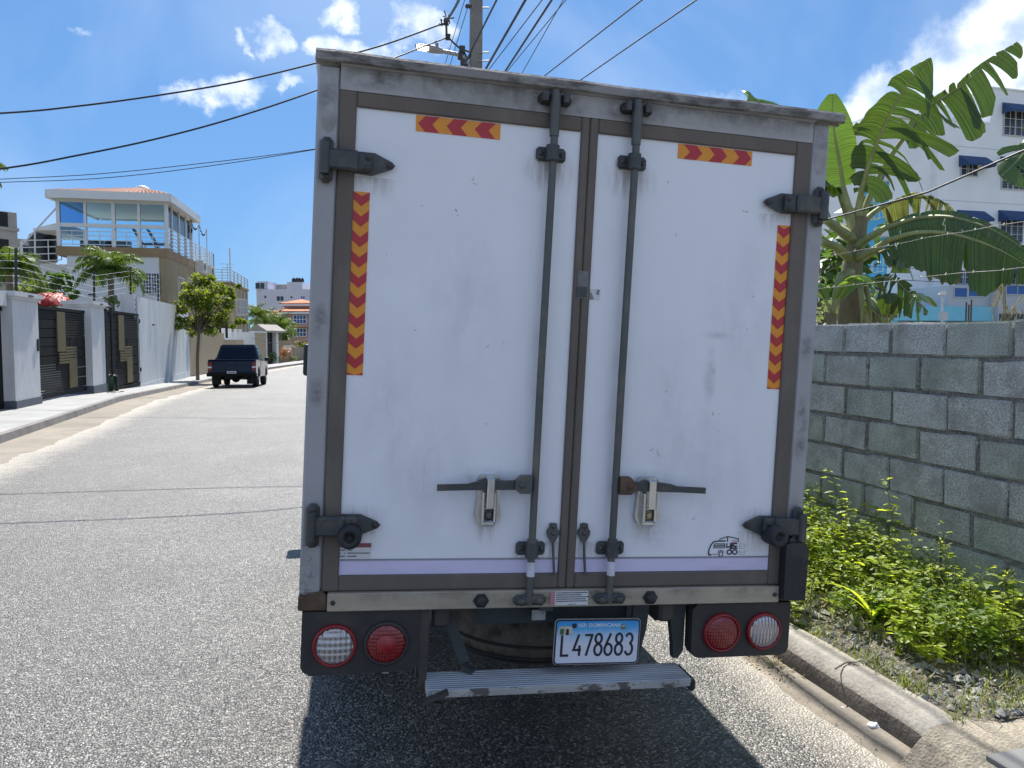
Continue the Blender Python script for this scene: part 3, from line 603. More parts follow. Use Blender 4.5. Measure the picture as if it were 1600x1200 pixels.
def rear_door(s):
    l, r_ = (.05, .744) if s > 0 else (.800, 1.494)
    ol, or_ = (.0, .771) if s > 0 else (.773, 1.55)
    b = MB(); fb(b, l-.004, r_+.004, -.002, .05, .045, 1.465)
    door = b.build('rear_door', M['door'], truck)
    b = MB()      # rubber frame round the door
    fb(b, ol, l, -.012, .03, .0, 1.507, 0, .004); fb(b, r_, or_, -.012, .03, .0, 1.507, 0, .004)
    fb(b, l, r_, -.0115, .03, 1.461, 1.5068, 0, .004); fb(b, l, r_, -.0115, .03, .0002, .049, 0, .004)
    b.build('door_seal', M['rubber'], door)
    hinge(door, s, 1.295, False); hinge(door, s, .208, True)
    # locking bar with its keepers
    ru = (.647, 1.385) if s > 0 else (.915, 1.385)
    cu = ru[0]
    b = MB(); b.tube([(U(cu-.001), -.034, W(-.045)), (U(cu), -.034, W(.7)), (U(cu+.004), -.034, W(1.42)), (U(cu+.002), -.034, W(1.57))], [.0118,.0122,.0122,.0122], 12)
    b.tube([(U(cu+.003), -.034, W(1.43)), (U(cu+.002), -.034, W(1.556))], [.015,.019], 12)
    b.tube([(U(cu), -.034, W(.155)), (U(cu), -.034, W(.165))], [.017,.017], 12)
    rod = b.build('lock_rod', M['rod'], door)
    b = MB(); b.tube([(U(cu), -.034, W(.048)), (U(cu), -.034, W(.094))], [.0135,.0135], 12); b.build('tape_wrap', M['whitewrap'], door)
    bracket(door, cu+.001, 1.378); bracket(door, cu, .132)
    k = s
    b = MB()       # cam and keeper on the header
    fb(b, cu-.05, cu+.056, -.022, -.010, 1.528, 1.562, 0, .010)
    for q in (-.032, .034): b.tube([(U(cu+q), -.046, W(1.531)), (U(cu+q), -.046, W(1.559))], [.011,.011], 10); fb(b, cu+q-.011, cu+q+.011, -.046, -.020, 1.533, 1.557, 0, .004)
    b.build('rod_keeper', M['hinge'], door)
    b = MB(); fb(b, cu-.052, cu+.054, -.046, -.026, -.046, -.012, 0, .011)
    for q in (-.03, .032): b.lathe((U(cu+q), -.046, W(-.03)), (0,-1,0), [(.014,0),(.012,.010),(0,.011)], 10)
    b.build('rod_keeper', M['hinge'], door)
    # handle: flat bar pivoted on the rod
    m = (lambda u: u) if s > 0 else (lambda u: 1.556-u)
    b = MB()
    pth = [(.622,.343,-.040),(.56,.341,-.046),(.50,.341,-.048),(.455,.338,-.048),(.43,.334,-.046),(.335,.331,-.048)]
    hh = [.017,.014,.015,.013,.0095,.0095]
    vs_ = []
    for (u, v, y), h in zip(pth, hh): vs_ += [(U(m(u)), y-.006, W(v-h)), (U(m(u)), y-.006, W(v+h)), (U(m(u)), y+.006, W(v+h)), (U(m(u)), y+.006, W(v-h))]
    n = len(pth); b.add(vs_, [(i*4+j, i*4+(j+1) % 4, i*4+4+(j+1) % 4, i*4+4+j) for i in range(n-1) for j in range(4)] + [(0,1,2,3), (n*4-4, n*4-3, n*4-2, n*4-1)])
    b.build('handle', M['hinge'], door)
    b = MB(); fpoly(b, [(m(u), v) for u, v in ((.578,.330),(.594,.316),(.632,.316),(.632,.372),(.598,.372),(.578,.352))], -.030, .028)
    b.lathe((U(m(.600)), -.058, W(.343)), (0,-1,0), [(.011,0),(.010,.006),(0,.007)], 8); b.build('handle_pivot', M['rust'] if s < 0 else M['rod'], door)
    # latch body holding the handle
    cu2 = .501 if s > 0 else 1.033; x = lambda u: cu2 + (u if s > 0 else u)
    b = MB(); fpoly(b, [(x(u), v) for u, v in ((-.036,.352),(-.027,.367),(.027,.367),(.036,.352),(.037,.30),(.036,.28),(.042,.245),(.040,.225),(.025,.209),(-.004,.203),(-.030,.212),(-.042,.236),(-.039,.27),(-.036,.30))], -.004, .020)
    lt = b.build('latch', M['chrome'], door)
    b = MB(); fb(b, cu2-.012, cu2+.012, -.066, -.058, .268, .364, 0, .003); fb(b, cu2-.012, cu2+.012, -.060, -.018, .354, .366, 0, .003); b.build('latch_hasp', M['chrome'], door)
    b = MB(); fb(b, cu2-.023, cu2-.0145, -.052, -.018, .222, .322, 0, .004); fb(b, cu2+.0145, cu2+.023, -.052, -.018, .222, .322, 0, .004); fb(b, cu2-.021, cu2+.021, -.044, -.018, .209, .228, 0, .005); fb(b, cu2-.0145, cu2+.0145, -.040, -.018, .262, .268, 0, .001); b.build('latch_cradle', M['chrome'], door)
    b = MB(); fb(b, cu2-.0145, cu2+.0145, -.036, -.018, .2285, .262, 0, .004); b.lathe((U(cu2), -.036, W(.245)), (0,-1,0), [(.011,0),(.010,.008),(.006,.010),(0,.007)], 12); b.build('latch_lock', M['brass' if s < 0 else 'rod'], door)
    # small retaining clip beside the centre seal
    cc = .720 if s > 0 else .824
    b = MB(); fpoly(b, [(cc+u, v) for u, v in ((0,.213),(.011,.211),(.013,.197),(.020,.188),(.020,.176),(.008,.152),(-.008,.152),(-.020,.176),(-.020,.188),(-.013,.197),(-.011,.211))], -.003, .012)
    for vv in (.203, .180): b.lathe((U(cc), -.015, W(vv)), (0,-1,0), [(.008,0),(.007,.004),(0,.005)], 8)
    b.tube([(U(cc+.001), -.012, W(.158)), (U(cc+.005), -.014, W(.10)), (U(cc+.009), -.020, W(.044))], .0042, 6); b.build('door_stay', M['rod'], door)
    # tapes and prints
    b = MB()
    if s > 0: chevron(b, True, .226, .486, 1.410, 1.458, 3, -1, -.0035)
    else: chevron(b, True, 1.074, 1.337, 1.411, 1.458, 3, 1, -.0035)
    b.build('chevron_tape', [M['yellow'], M['red']], door)
    b = MB(); chevron(b, False, *((.050, .098) if s > 0 else (1.447, 1.4935)), .664 if s > 0 else .674, 1.214 if s > 0 else 1.226, 9, -1, -.0035)
    b.build('chevron_tape', [M['yellow'], M['red']], door)
    b = MB(); fb(b, l+.0006, r_-.001, -.0036, -.0022, .0495, .0945, 0); b.build('reflective_tape', M['lilac'], door)
    b = MB()       # stitched upper edge of the tape
    u = l+.003
    while u < r_-.004: fb(b, u, u+.0035, -.0044, -.0037, .0915, .0965); u += .0062
    fb(b, l+.0006, r_-.001, -.0043, -.0037, .0962, .0982); b.build('tape_stitching', M['rubmark'], door)
    return door
M['whitewrap'] = mat('white_wrap', (.62,.63,.72), .5, var=.1, scale=30, dirt=(.3,.27,.24), damt=.6, dscale=30)
door_l = rear_door(1); door_r = rear_door(-1)

def marks():
    rnd = random.Random(8)
    b = MB(); fb(b, .046, .145, -.0038, -.0025, .1012, .148, 0)
    fb(b, .046, .145, -.0043, -.0037, .1345, .148, 1)
    for a in (.051, .0565, .062): fb(b, a, a+.0045, -.0047, -.0044, .1385, .1440, 0)
    for v, segs in ((.1265, ((.05,.068),(.074,.088))), (.117, ((.05,.054),(.064,.067),(.074,.142))), (.1075, ((.05,.067),(.074,.102)))):
        for a, c in segs:
            u = a
            while u < c:
                w = rnd.uniform(.0012, .0030); fb(b, u, min(u+w, c), -.0043, -.0037, v-.0017, v+.0017, 2); u += w+rnd.uniform(.0006, .0012)
    b.build('label_sticker', [M['sticker'], M['maroon'], M['ink']], door_l)
    b = MB(); fb(b, .803, .836, -.0040, -.0025, .937, .971, 0); fpoly(b, [(.803,.937),(.817,.938),(.812,.950),(.806,.961),(.803,.957)], -.0042, .0004, 1); fpoly(b, [(.822,.955),(.832,.952),(.835,.969),(.826,.971)], -.0042, .0004, 1)
    b.build('torn_sticker', [M['sticker'], M['rubmark']], door_r)
    b = MB(); fb(b, .7565, .7925, -.0138, -.011, .938, 1.025, 0); fb(b, .7545, .7895, -.0146, -.0136, .940, .975, 1); b.build('tape_patch', [M['tape'], M['hinge']], door_l)
    # the little line drawing of a box van with its Korean lettering
    b = MB(); y = -.0034; k = .0032
    stroke(b, [(1.2735,.103),(1.2695,.112),(1.272,.124),(1.278,.138),(1.286,.1475),(1.300,.1505),(1.330,.1505)], .0045, y)
    stroke(b, [(1.269,.104),(1.281,.104)], .005, y); stroke(b, [(1.284,.1055),(1.3065,.1055)], .002, y)
    stroke(b, [(1.290,.141),(1.3275,.141),(1.3275,.127),(1.288,.127)], .0026, y, closed=True)
    u = 1.292
    while u < 1.325: stroke(b, [(u,.130),(u,.138)], .0016, y); u += .0030
    stroke(b, arc(1.3155,.1055,.0065,.0085,0,360,14)[:-1], .0032, y, closed=True)
    stroke(b, arc(1.3155,.1075,.0115,.0115,15,165,8), .0022, y)
    stroke(b, [(1.309,.1515),(1.309,.1575),(1.337,.166),(1.377,.1585),(1.377,.146)], .0032, y)
    stroke(b, [(1.337,.165),(1.337,.148)], .004, y)
    for q in ([(1.3355,.143),(1.3355,.129),(1.3465,.131)], [(1.3495,.144),(1.3495,.1225)], [(1.3495,.134),(1.3545,.134)], [(1.3545,.145),(1.3545,.1225)], [(1.3735,.142),(1.3605,.142),(1.3605,.1325),(1.374,.1325)], [(1.367,.1325),(1.367,.126)], [(1.3575,.1255),(1.3765,.1255)]): stroke(b, q, .0046, y)
    for cx in (1.3465, 1.367): stroke(b, arc(cx,.1125,.0085,.0075,0,360,14)[:-1], .0046, y, closed=True)
    b.build('van_drawing', [M['ink']], door_r)
    b = MB(); 
    for c in (1.3585, 1.3685): stroke(b, arc(c,.149,.0042,.0042,0,360,10)[:-1], .0012, y, closed=True)
    b.build('red_emblem', M['red'], door_r)
    b = MB()
    for q in ([(1.383,.141),(1.383,.125),(1.394,.125)], [(1.384,.141),(1.394,.141)], [(1.384,.133),(1.393,.133)], [(1.400,.143),(1.400,.122)], [(1.400,.133),(1.408,.133)], [(1.384,.119),(1.384,.104),(1.403,.104),(1.403,.120)], [(1.384,.112),(1.403,.112)]): stroke(b, q, .0014, y)
    b.build('faded_letter', M['faded'], door_r)
    # chips and scratches in the white paint
    for dr, lo, hi in ((door_l, .10, .62), (door_r, .94, 1.46)):
        b = MB()
        for _ in range(13):
            u, v = rnd.uniform(lo, hi), rnd.uniform(.12, 1.38); a = rnd.uniform(0, 3.14); l = rnd.choice((.003, .004, .006, .012)); 
            stroke(b, [(u, v), (u+math.cos(a)*l*.5, v+math.sin(a)*l*.5), (u+math.cos(a+.4)*l, v+math.sin(a+.4)*l)], rnd.uniform(.0008, .0022), -.0023)
        if dr is door_r:
            for u, v in ((1.318,1.262),(1.324,1.261),(1.329,1.260),(1.333,1.260)): stroke(b, [(u,v),(u+.003,v-.001)], .003, -.0023)
            stroke(b, [(1.061,.455),(1.068,.445),(1.076,.436)], .0012, -.0023); stroke(b, [(1.045,1.335),(1.048,1.328)], .002, -.0023)
        else: stroke(b, [(.357,1.187),(.363,1.18)], .003, -.0023); stroke(b, [(.364,1.17),(.366,1.166)], .002, -.0023)
        b.build('paint_chip', M['chip'], dr)
M['tape'] = mat('grey_tape', (.17,.165,.17), .7, var=.25, scale=30, dirt=(.3,.29,.28), damt=.5, dscale=30)
M['faded'] = mat('faded_ink', (.32,.32,.36), .5, var=.2, scale=60)
M['chip'] = mat('paint_chip', (.20,.19,.18), .8, var=.4, scale=60)
marks()
def stain_mat(name, col, sx=60, sz=7):
    m, N, L, b = newmat(name); b.inputs['Base Color'].default_value = (*col, 1); b.inputs['Roughness'].default_value = .8
    tc = N.new('ShaderNodeTexCoord'); mp = N.new('ShaderNodeMapping'); mp.inputs['Scale'].default_value = (sx, 1, sz); L.new(tc.outputs['Object'], mp.inputs['Vector'])
    n = N.new('ShaderNodeTexNoise'); n.inputs['Scale'].default_value = 1; n.inputs['Detail'].default_value = 6; n.inputs['Roughness'].default_value = .65; L.new(mp.outputs[0], n.inputs['Vector'])
    at = N.new('ShaderNodeAttribute'); at.attribute_name = 'fade'
    r = N.new('ShaderNodeMapRange'); r.inputs['From Min'].default_value = .36; r.inputs['From Max'].default_value = .72; L.new(n.outputs['Fac'], r.inputs['Value'])
    k = N.new('ShaderNodeMath'); k.operation = 'MULTIPLY'; L.new(r.outputs[0], k.inputs[0]); L.new(at.outputs['Fac'], k.inputs[1])
    t = N.new('ShaderNodeBsdfTransparent'); ms = N.new('ShaderNodeMixShader'); L.new(k.outputs[0], ms.inputs[0]); L.new(t.outputs[0], ms.inputs[1]); L.new(b.outputs[0], ms.inputs[2]); L.new(ms.outputs[0], N['Material Output'].inputs['Surface'])
    return m
M['runstain'] = stain_mat('rust_run', (.36,.29,.21)); M['grime'] = stain_mat('grime', (.13,.12,.115), 22, 22); M['smear'] = stain_mat('smear', (.42,.42,.45), 9, 4)
def stain(parent, u, v, w, h, y, m, mode='run', amt=.8):
    nx, nz = 8, 8; b = MB(); fade = []
    for j in range(nz+1):
        for i in range(nx+1):
            a, c = i/nx*2-1, j/nz
            b.v.append((U(u+a*w/2), y, W(v-c*h)))
            if mode == 'run': fade.append(amt*max(0, 1-a*a)*(1-c)**1.2)
            else: fade.append(amt*max(0, 1-math.hypot(a, c*2-1))**.8)
    for j in range(nz):
        for i in range(nx): q = j*(nx+1)+i; b.f.append([q, q+1, q+nx+2, q+nx+1]); b.m.append(0); b.s.append(False)
    o = b.build('stain', M[m], parent); at = o.data.attributes.new('fade', 'FLOAT', 'POINT'); at.data.foreach_set('value', fade); return o
def stains():
    y = -.0029
    for d, cu, la, hg in ((door_l, .647, .501, .10), (door_r, .915, 1.033, 1.44)):
        stain(d, la, .215, .085, .085, y, 'runstain', amt=.6); stain(d, la, .395, .20, .09, y, 'grime', 'blot', .35)
        stain(d, cu, .118, .13, .07, y, 'runstain', amt=.6); stain(d, cu, 1.40, .20, .14, y, 'runstain', 'blot', .45); stain(d, cu, 1.352, .12, .10, y, 'runstain', amt=.6)
        stain(d, hg, .185, .15, .09, y, 'runstain', amt=.5); stain(d, hg, .27, .20, .07, y, 'runstain', 'blot', .4); stain(d, hg, 1.26, .16, .08, y, 'runstain', amt=.6)
        stain(d, cu, 1.0, .09, .75, y, 'smear', 'blot', .28); stain(d, (la+hg)/2, .62, .35, .5, y, 'smear', 'blot', .2); stain(d, (la+hg)/2+.1, 1.2, .3, .6, y, 'smear', 'blot', .18); stain(d, (la+hg)/2-.12, .9, .3, .6, y, 'smear', 'blot', .18)
        stain(d, .72 if d is door_l else .83, .15, .07, .12, y, 'runstain', amt=.7)
        stain(truck, cu, 1.585, .26, .095, -.0127, 'grime', 'blot', 1.0); stain(truck, cu, 1.02*.0-.0, .26, .06, -.0265, 'grime', 'blot', .8)
        if d is door_r: stain(d, 1.235, .82, .05, .22, y, 'grime', 'blot', .35); stain(d, 1.255, .86, .14, .03, y, 'grime', 'blot', .25); stain(d, 1.05, .31, .25, .2, y, 'smear', 'blot', .4)
    for u in (.12, .3, .5, 1.1, 1.3, 1.47): stain(truck, u, 1.577, .24, .07, -.0127, 'grime', 'run', .75)
    for u in (.2, .38, .85, 1.2, 1.4): stain(truck, u, -.003, .2, .055, -.0265, 'grime', 'run', .5)
    for u, v, w, h in ((-.034,.88,.055,.12),(-.034,.66,.05,.1),(-.034,.25,.06,.2),(1.582,.87,.055,.11),(1.582,.66,.05,.16),(1.582,.54,.05,.12),(-.034,1.56,.07,.16),(1.582,1.57,.07,.16),(1.582,.3,.06,.25)): stain(truck, u, v, w, h, -.0087, 'grime', 'blot', .75)
    stain(truck, .11, 1.58, .25, .07, -.0127, 'grime', 'blot', .5)
stains()

def truck_low():
    rnd = random.Random(4)
    b = MB(); fb(b, .019, 1.531, -.026, .02, -.058, -.002, 0, .003); sl = b.build('rear_sill', M['sill'], truck)
    for u in (.492, 1.059):
        b = MB(); fpoly(b, [(u+a, -.031+c) for a, c in ((-.026,0),(-.012,.021),(.012,.021),(.026,0),(.012,-.021),(-.012,-.021))], -.026, .006); b.lathe((U(u), -.032, W(-.031)), (0,-1,0), [(.018,0),(.016,.014),(.006,.018),(0,.016)], 16); b.build('drain_plug', M['blackrub'], sl)
    for u in (.036, 1.513):
        b = MB(); b.lathe((U(u), -.026, W(-.03)), (0,-1,0), [(.008,0),(.007,.004),(0,.005)], 8); b.build('sill_bolt', M['bracket'], sl)
    b = MB(); fb(b, .718, .845, -.0285, -.025, -.051, -.006, 0); fb(b, .717, .7335, -.0292, -.0283, -.0512, -.0058, 1)
    for i in range(5):
        u = .737; v = -.0105-.0068*i; end = .84-rnd.random()*.03 if i % 2 else .841
        while u < end: w = rnd.uniform(.002, .006); fb(b, u, u+w, -.0290, -.0283, v-.0016, v+.0016, 2); u += w+.001
    fb(b, .778, .805, -.0290, -.0283, -.0485, -.047, 2); b.build('warning_sticker', [M['sticker'], M['maroonpale'], M['ink']], sl)
    b = MB(); fpoly(b, [(-.062,.142),(-.008,.142),(-.006,-.006),(-.064,-.018)], -.009, .004)
    o = b.build('corner_plate', M['worn'], truck)
    for u, v in ((-.042,.104),(-.040,.058),(-.048,.0)):
        b = MB(); b.lathe((U(u), -.013, W(v)), (0,-1,0), [(.0095,0),(.008,.004),(.004,.004),(0,.001)], 10); b.build('plate_bolt', M['worn'], o)
    b = MB(); fb(b, -.067, .018, -.020, .05, -.056, -.012, 0, .004); fpoly(b, [(-.066,-.012),(.018,-.012),(.002,.004),(-.06,-.004)], -.006, .008); b.build('rusted_corner', M['rust'], truck)
    b = MB(); fb(b, 1.532, 1.612, -.018, .05, -.056, -.004, 0, .004); b.build('rusted_corner', M['bracket'], truck)
    b = MB(); fpoly(b, [(1.530,.150),(1.548,.156),(1.604,.154),(1.616,.128),(1.614,-.044),(1.532,-.042)], -.010, .042)
    o = b.build('corner_buffer', M['blackrub'], truck)
    for v in (.078, -.022):
        b = MB(); b.lathe((U(1.598), -.0518, W(v+.012)), (0,-1,0), [(.011,0),(.0105,.002),(.009,-.006),(0,-.008)], 12); b.build('buffer_hole', M['ink'], o)
    b = MB(); fpoly(b, [(1.540,.152),(1.590,.156),(1.604,.186),(1.560,.178)], -.010, .03); b.build('buffer_bracket', M['hinge'], truck)
    # lamp panels
    for side, pts, lamps in ((0, [(-.054,-.062),(-.054,-.235),(-.046,-.25),(-.025,-.262),(.27,-.257),(.292,-.248),(.302,-.228),(.301,-.062)], ((.046,-.167,.067,'clear'),(.202,-.164,.069,'red'))),
                             (1, [(1.240,-.064),(1.222,-.084),(1.226,-.225),(1.236,-.243),(1.256,-.250),(1.56,-.249),(1.58,-.241),(1.588,-.224),(1.588,-.064)], ((1.331,-.162,.067,'redplain'),(1.488,-.161,.065,'clear')))):
        b = MB(); fpoly(b, pts, .045, .055); o = b.build('lamp_panel', M['lampbox'], truck)
        for u, v, r0, kind in lamps:
            b = MB(); b.lathe((U(u), -.010, W(v)), (0,-1,0), [(r0,0),(r0,.010),(r0-.004,.014),(r0-.009,.014),(r0-.009,.008)], 36); b.build('lamp_rim', M['lamprim'] if kind != 'red' else M['lampbox'], o)
            rr = r0-.009; b = MB()
            cen = (U(u), -.018, W(v))
            prof = [(rr*math.cos(a*.1)*1.0, .012*math.sin(a*.1*1.0)) for a in range(0, 16)] + [(0,.012)]
            b.lathe(cen, (0,-1,0), prof, 36, 0)
            l = b.build('lamp_lens', (M['lensclear'] if side == 0 else M['lensribbed']) if kind == 'clear' else M['lensred'], o)
            if kind == 'red':
                b = MB(); b.lathe((U(u), -.0295, W(v)), (0,-1,0), [(rr*.5,0),(rr*.47,.002),(0,.003)], 28); b.build('lamp_core', M['lensredin'], o)
    b = MB(); fb(b, .195, .215, .0, .03, -.267, -.256); b.build('panel_tab', M['worn'], truck)
    # under-run step with its brackets
    b = MB()
    for i in range(9):
        y0 = -.070 + .0145*i; b.box(U(.330), U(1.205), y0+.001, y0+.0135, W(-.31), W(-.292), 0, .002)
    b.box(U(.330), U(1.205), -.068, .060, W(-.318), W(-.30), 0)
    o = b.build('step', M['step'], truck)
    b = MB(); b.box(U(.345), U(1.160), -.076, -.0705, W(-.318), W(-.294), 0, .002); b.build('step_edge', M['stepedge'], o)
    b = MB(); b.bar((U(.318), -.085, W(-.325)), (U(.392), -.088, W(-.293)), .012, .024, (0,-1,0)); b.bar((U(.312), -.075, W(-.325)), (U(.375), -.082, W(-.332)), .02, .006); b.build('bent_end_cap', M['bracket'], o)
    b = MB(); b.box(U(1.197), U(1.222), -.072, .058, W(-.338), W(-.295), 0, .008); b.build('step_end_cap', M['blackrub'], o)
    b = MB(); fpoly(b, [(.303,-.058),(.334,-.058),(.334,-.318),(.322,-.342),(.314,-.318),(.312,-.28),(.300,-.245)], .02, .02); b.bar((U(.318), .02, W(-.06)), (U(.318), .06, W(-.3)), .03, .03, (1,0,0)); b.build('step_hanger', M['bracket'], truck)
    b = MB(); fpoly(b, [(1.160,-.058),(1.213,-.058),(1.213,-.235),(1.196,-.262),(1.178,-.262),(1.172,-.20),(1.160,-.13)], .055, .03); b.build('step_hanger', M['chassis'], truck)
    b = MB(); b.bar((U(.378), .05, W(-.058)), (U(.410), .06, W(-.13)), .012, .036, (1,0,0)); b.bar((U(.408), .06, W(-.125)), (U(.462), .055, W(-.262)), .012, .036, (1,0,0)); b.bar((U(.455), .05, W(-.27)), (U(.49), .03, W(-.282)), .03, .012); b.build('step_brace', M['brace'], truck)
    b = MB(); fpoly(b, [(1.035,-.06),(1.092,-.06),(1.085,-.16),(1.062,-.27),(1.02,-.275),(1.030,-.15)], .06, .012); b.build('step_brace', M['brace'], truck)
    # chassis, cross member, spare wheel
    for u in (.36, 1.13): b = MB(); fb(b, u, u+.06, .1, 5.0, -.16, -.06, 0, .008); b.build('chassis_rail', M['chassis'], truck)
    for u in (.345, 1.118): b = MB(); fb(b, u, u+.06, .02, .1, -.135, -.065, 0, .01); b.build('rail_end', M['bracket'], truck)
    b = MB(); fb(b, .50, 1.03, .10, .13, -.155, -.058); fb(b, .36, 1.19, .30, .38, -.12, -.06); b.build('cross_member', M['brace'], truck)
    b = MB(); fb(b, .69, .735, -.01, .09, -.075, -.058, 0); fb(b, .672, .722, .03, .06, -.122, -.082, 0, .006); b.build('plate_lamp', M['brace'], truck)
    b = MB(); fb(b, .674, .720, .028, .0305, -.119, -.085); fb(b, .681, .713, .026, .029, -.112, -.092); b.build('plate_lamp_lens', M['worn'], truck)
    b = MB(); b.lathe((U(.80), .62, W(-.415)), (0,0,1), [(.0,0),(.14,.0),(.22,.012),(.285,.03),(.32,.055),(.34,.10),(.335,.15),(.30,.20),(.18,.21)], 40); b.build('spare_wheel', M['dustywheel'], truck)
    b = MB()
    for r0, z in ((.292,.024),(.322,.048),(.343,.10)): b.lathe((U(.80), .62, W(-.417+z)), (0,0,1), [(r0-.003,-.005),(r0+.005,-.003),(r0+.005,.004),(r0-.003,.006)], 40)
    b.build('spare_tread', M['tyre'], truck)
    # number plate, hung a little crooked
    tl = -.045*.33
    def PU(x, z): c, s_ = math.cos(tl*1.0), math.sin(tl); return (.889 + x*c - z*s_, -.180 + x*s_ + z*c)
    def rr(w, h, r0, n=5):
        pts = []
        for cx, cz, a in ((w-r0, h-r0, 0), (-w+r0, h-r0, 90), (-w+r0, -h+r0, 180), (w-r0, -h+r0, 270)):
            for i in range(n+1): pts.append((cx + r0*math.cos(R(a+90*i/n)), cz + r0*math.sin(R(a+90*i/n))))
        return pts
    y = -.014
    b = MB(); fpoly(b, [PU(*p) for p in rr(.1475,.0765,.014)], y+.004, .004); pl = b.build('number_plate', M['worn'], truck)
    b = MB(); fpoly(b, [PU(*p) for p in rr(.1452,.0742,.012)], y, .0012); b.build('plate_border', M['ink'], pl)
    b = MB(); fpoly(b, [PU(*p) for p in rr(.1405,.0695,.009)], y-.0012, .0010); b.build('plate_field', M['plateprint'], pl)
    b = MB(); yy = y-.0026
    def st(pts, w=.0082): stroke(b, [PU(*p) for p in pts], w, yy)
    H0, H1 = -.044, .026; md = -.008
    xs = [-.109, -.068, -.0315, .0035, .0385, .0745, .1105]; w = .0125
    st([(xs[0]-w, H1+.003), (xs[0]-w, H0), (xs[0]+w, H0)])
    st([(xs[1]+.004, H1), (xs[1]-w, H0+.018), (xs[1]+w+.001, H0+.018)]); st([(xs[1]+w*.6, H0+.033), (xs[1]+w*.6, H0-.002)])
    st([(xs[2]-w, H1-.003), (xs[2]+w, H1-.003), (xs[2]-w*.45, H0-.002)])
    def eight(x): 
        st(arc(x, md+.019, w*.86, .0155, 0, 360, 20)); st(arc(x, md-.018, w, .0185, 0, 360, 20))
    eight(xs[3])
    st([(xs[4]+w*.55, H1+.002), (xs[4]-w*.75, md-.004)]); st(arc(xs[4], md-.018, w, .0185, 0, 360, 20))
    eight(xs[5])
    st(arc(xs[6]-.001, md+.018, w*.9, .0165, 160, -80, 14)); st(arc(xs[6]-.001, md-.017, w, .0195, 80, -160, 14))
    b.build('plate_number', M['ink'], pl)
    b = MB(); p = PU(-.070, .0500); text_mesh(b, 'REP. DOMINICANA', p[0], p[1], .0172, yy, 0, 1.0, .018, tilt=tl); b.build('plate_heading', M['platewhite'], pl)
    b = MB()       # small arch emblem in the corner
    def q(x0, x1, z0, z1, m, k=0): fpoly(b, [PU(x0, z0), PU(x1, z0), PU(x1, z1), PU(x0, z1)], yy-.0002*k, .0003, m)
    q(-.135, -.088, .024, .049, 0); q(-.131, -.088, .049, .053, 0); q(-.130, -.1165, .026, .0445, 1, 2); q(-.110, -.100, .024, .040, 2, 2); fpoly(b, [PU(*p) for p in arc(-.105,.040,.005,.005,0,180,8)], yy-.0004, .0003, 2)
    b.build('plate_emblem', [M['emblem'], M['emblemgreen'], M['ink']], pl)
    for x in (-.083, .086):
        b = MB(); c = PU(x, .050 if x > 0 else .055); b.lathe((U(c[0]), y-.002, W(c[1])), (0,-1,0), [(.008,0),(.007,.005),(0,.006)], 10); b.build('plate_bolt', M['brass'] if x > 0 else M['ink'], pl)
    # wheels (the dual rear axle and the front axle), each resting on the road
    def road_z(u, y): p = TO + TX*U(u) + TY*y; return -(p.z)/TZ.z
    for u, y, w in ((.22, 1.78, .17), (1.20, 1.78, .18), (1.40, 1.78, .17), (.03, 1.78, .17), (.03, 3.75, .19), (1.46, 3.75, .19)):
        r0 = .275 if y < 3 else .30; zb = road_z(u, y) + .006; zc = zb + r0
        b = MB(); b.lathe((U(u)-w/2, y, zc), (1,0,0), [(r0*.62,0),(r0*.86,-.004),(r0*.96,.012),(r0,.035),(r0,w-.035),(r0*.96,w-.012),(r0*.86,w+.004),(r0*.62,w)], 32); o = b.build('wheel', M['tyre'], truck)
        b = MB(); b.lathe((U(u)-w/2, y, zc), (1,0,0), [(0,.06),(r0*.3,.06),(r0*.4,.03),(r0*.6,.02),(r0*.63,.0),(r0*.63,w),(r0*.55,w-.02),(r0*.3,w-.05),(0,w-.05)], 24); b.build('rim', M['dustywheel'], o)
    b = MB(); b.cyl((U(.15), 1.78, .30), (U(1.42), 1.78, .28), .05, 12); b.lathe((U(.72), 1.78, .29), (0,1,0), [(0,-.13),(.1,-.11),(.14,0),(.1,.11),(0,.13)], 16); b.build('rear_axle', M['chassis'], truck)
    # cab
    b = MB(); b.prism([(U(-.02), 2.95, .55), (U(-.02), 4.75, .55), (U(-.02), 4.85, .95), (U(-.02), 4.78, 1.22), (U(-.02), 4.25, 1.96), (U(-.02), 3.05, 1.98), (U(-.02), 2.95, 1.9)], (1.60,0,0)); cab = b.build('cab', M['whitepaint'], truck)
    b = MB(); b.prism([(U(.06), 4.79, 1.235), (U(1.50), 4.79, 1.235), (U(1.44), 4.30, 1.92), (U(.12), 4.30, 1.92)], (0,.012,.008)); b.build('windscreen', M['cabglass'], cab)
    for u in (-.026, 1.58): b = MB(); b.prism([(U(u), 3.3, 1.22), (U(u), 4.6, 1.22), (U(u), 4.15, 1.86), (U(u), 3.3, 1.86)], (.006,0,0)); b.build('side_window', M['cabglass'], cab)
    for s_ in (-1, 1):
        uu = -.02 if s_ < 0 else 1.58
        b = MB(); b.tube([(U(uu), 4.55, 1.25), (U(uu+s_*.23), 4.6, 1.28), (U(uu+s_*.24), 4.6, 1.6)], .012, 8); b.box(U(uu+s_*.24)-.095, U(uu+s_*.24)+.095, 4.54, 4.60, 1.28, 1.56, 0, .025, 2); b.build('door_mirror', M['blackrub'], cab)
    for u0, u1 in ((-.03, .42), (1.09, 1.57)):
        b = MB(); fb(b, u0, u1, 1.34, 1.35, -.66, -.10); b.build('mud_flap', M['blackrub'], truck)
M['maroonpale'] = mat('sticker_pink', (.42,.20,.22), .5, var=.1, scale=30)
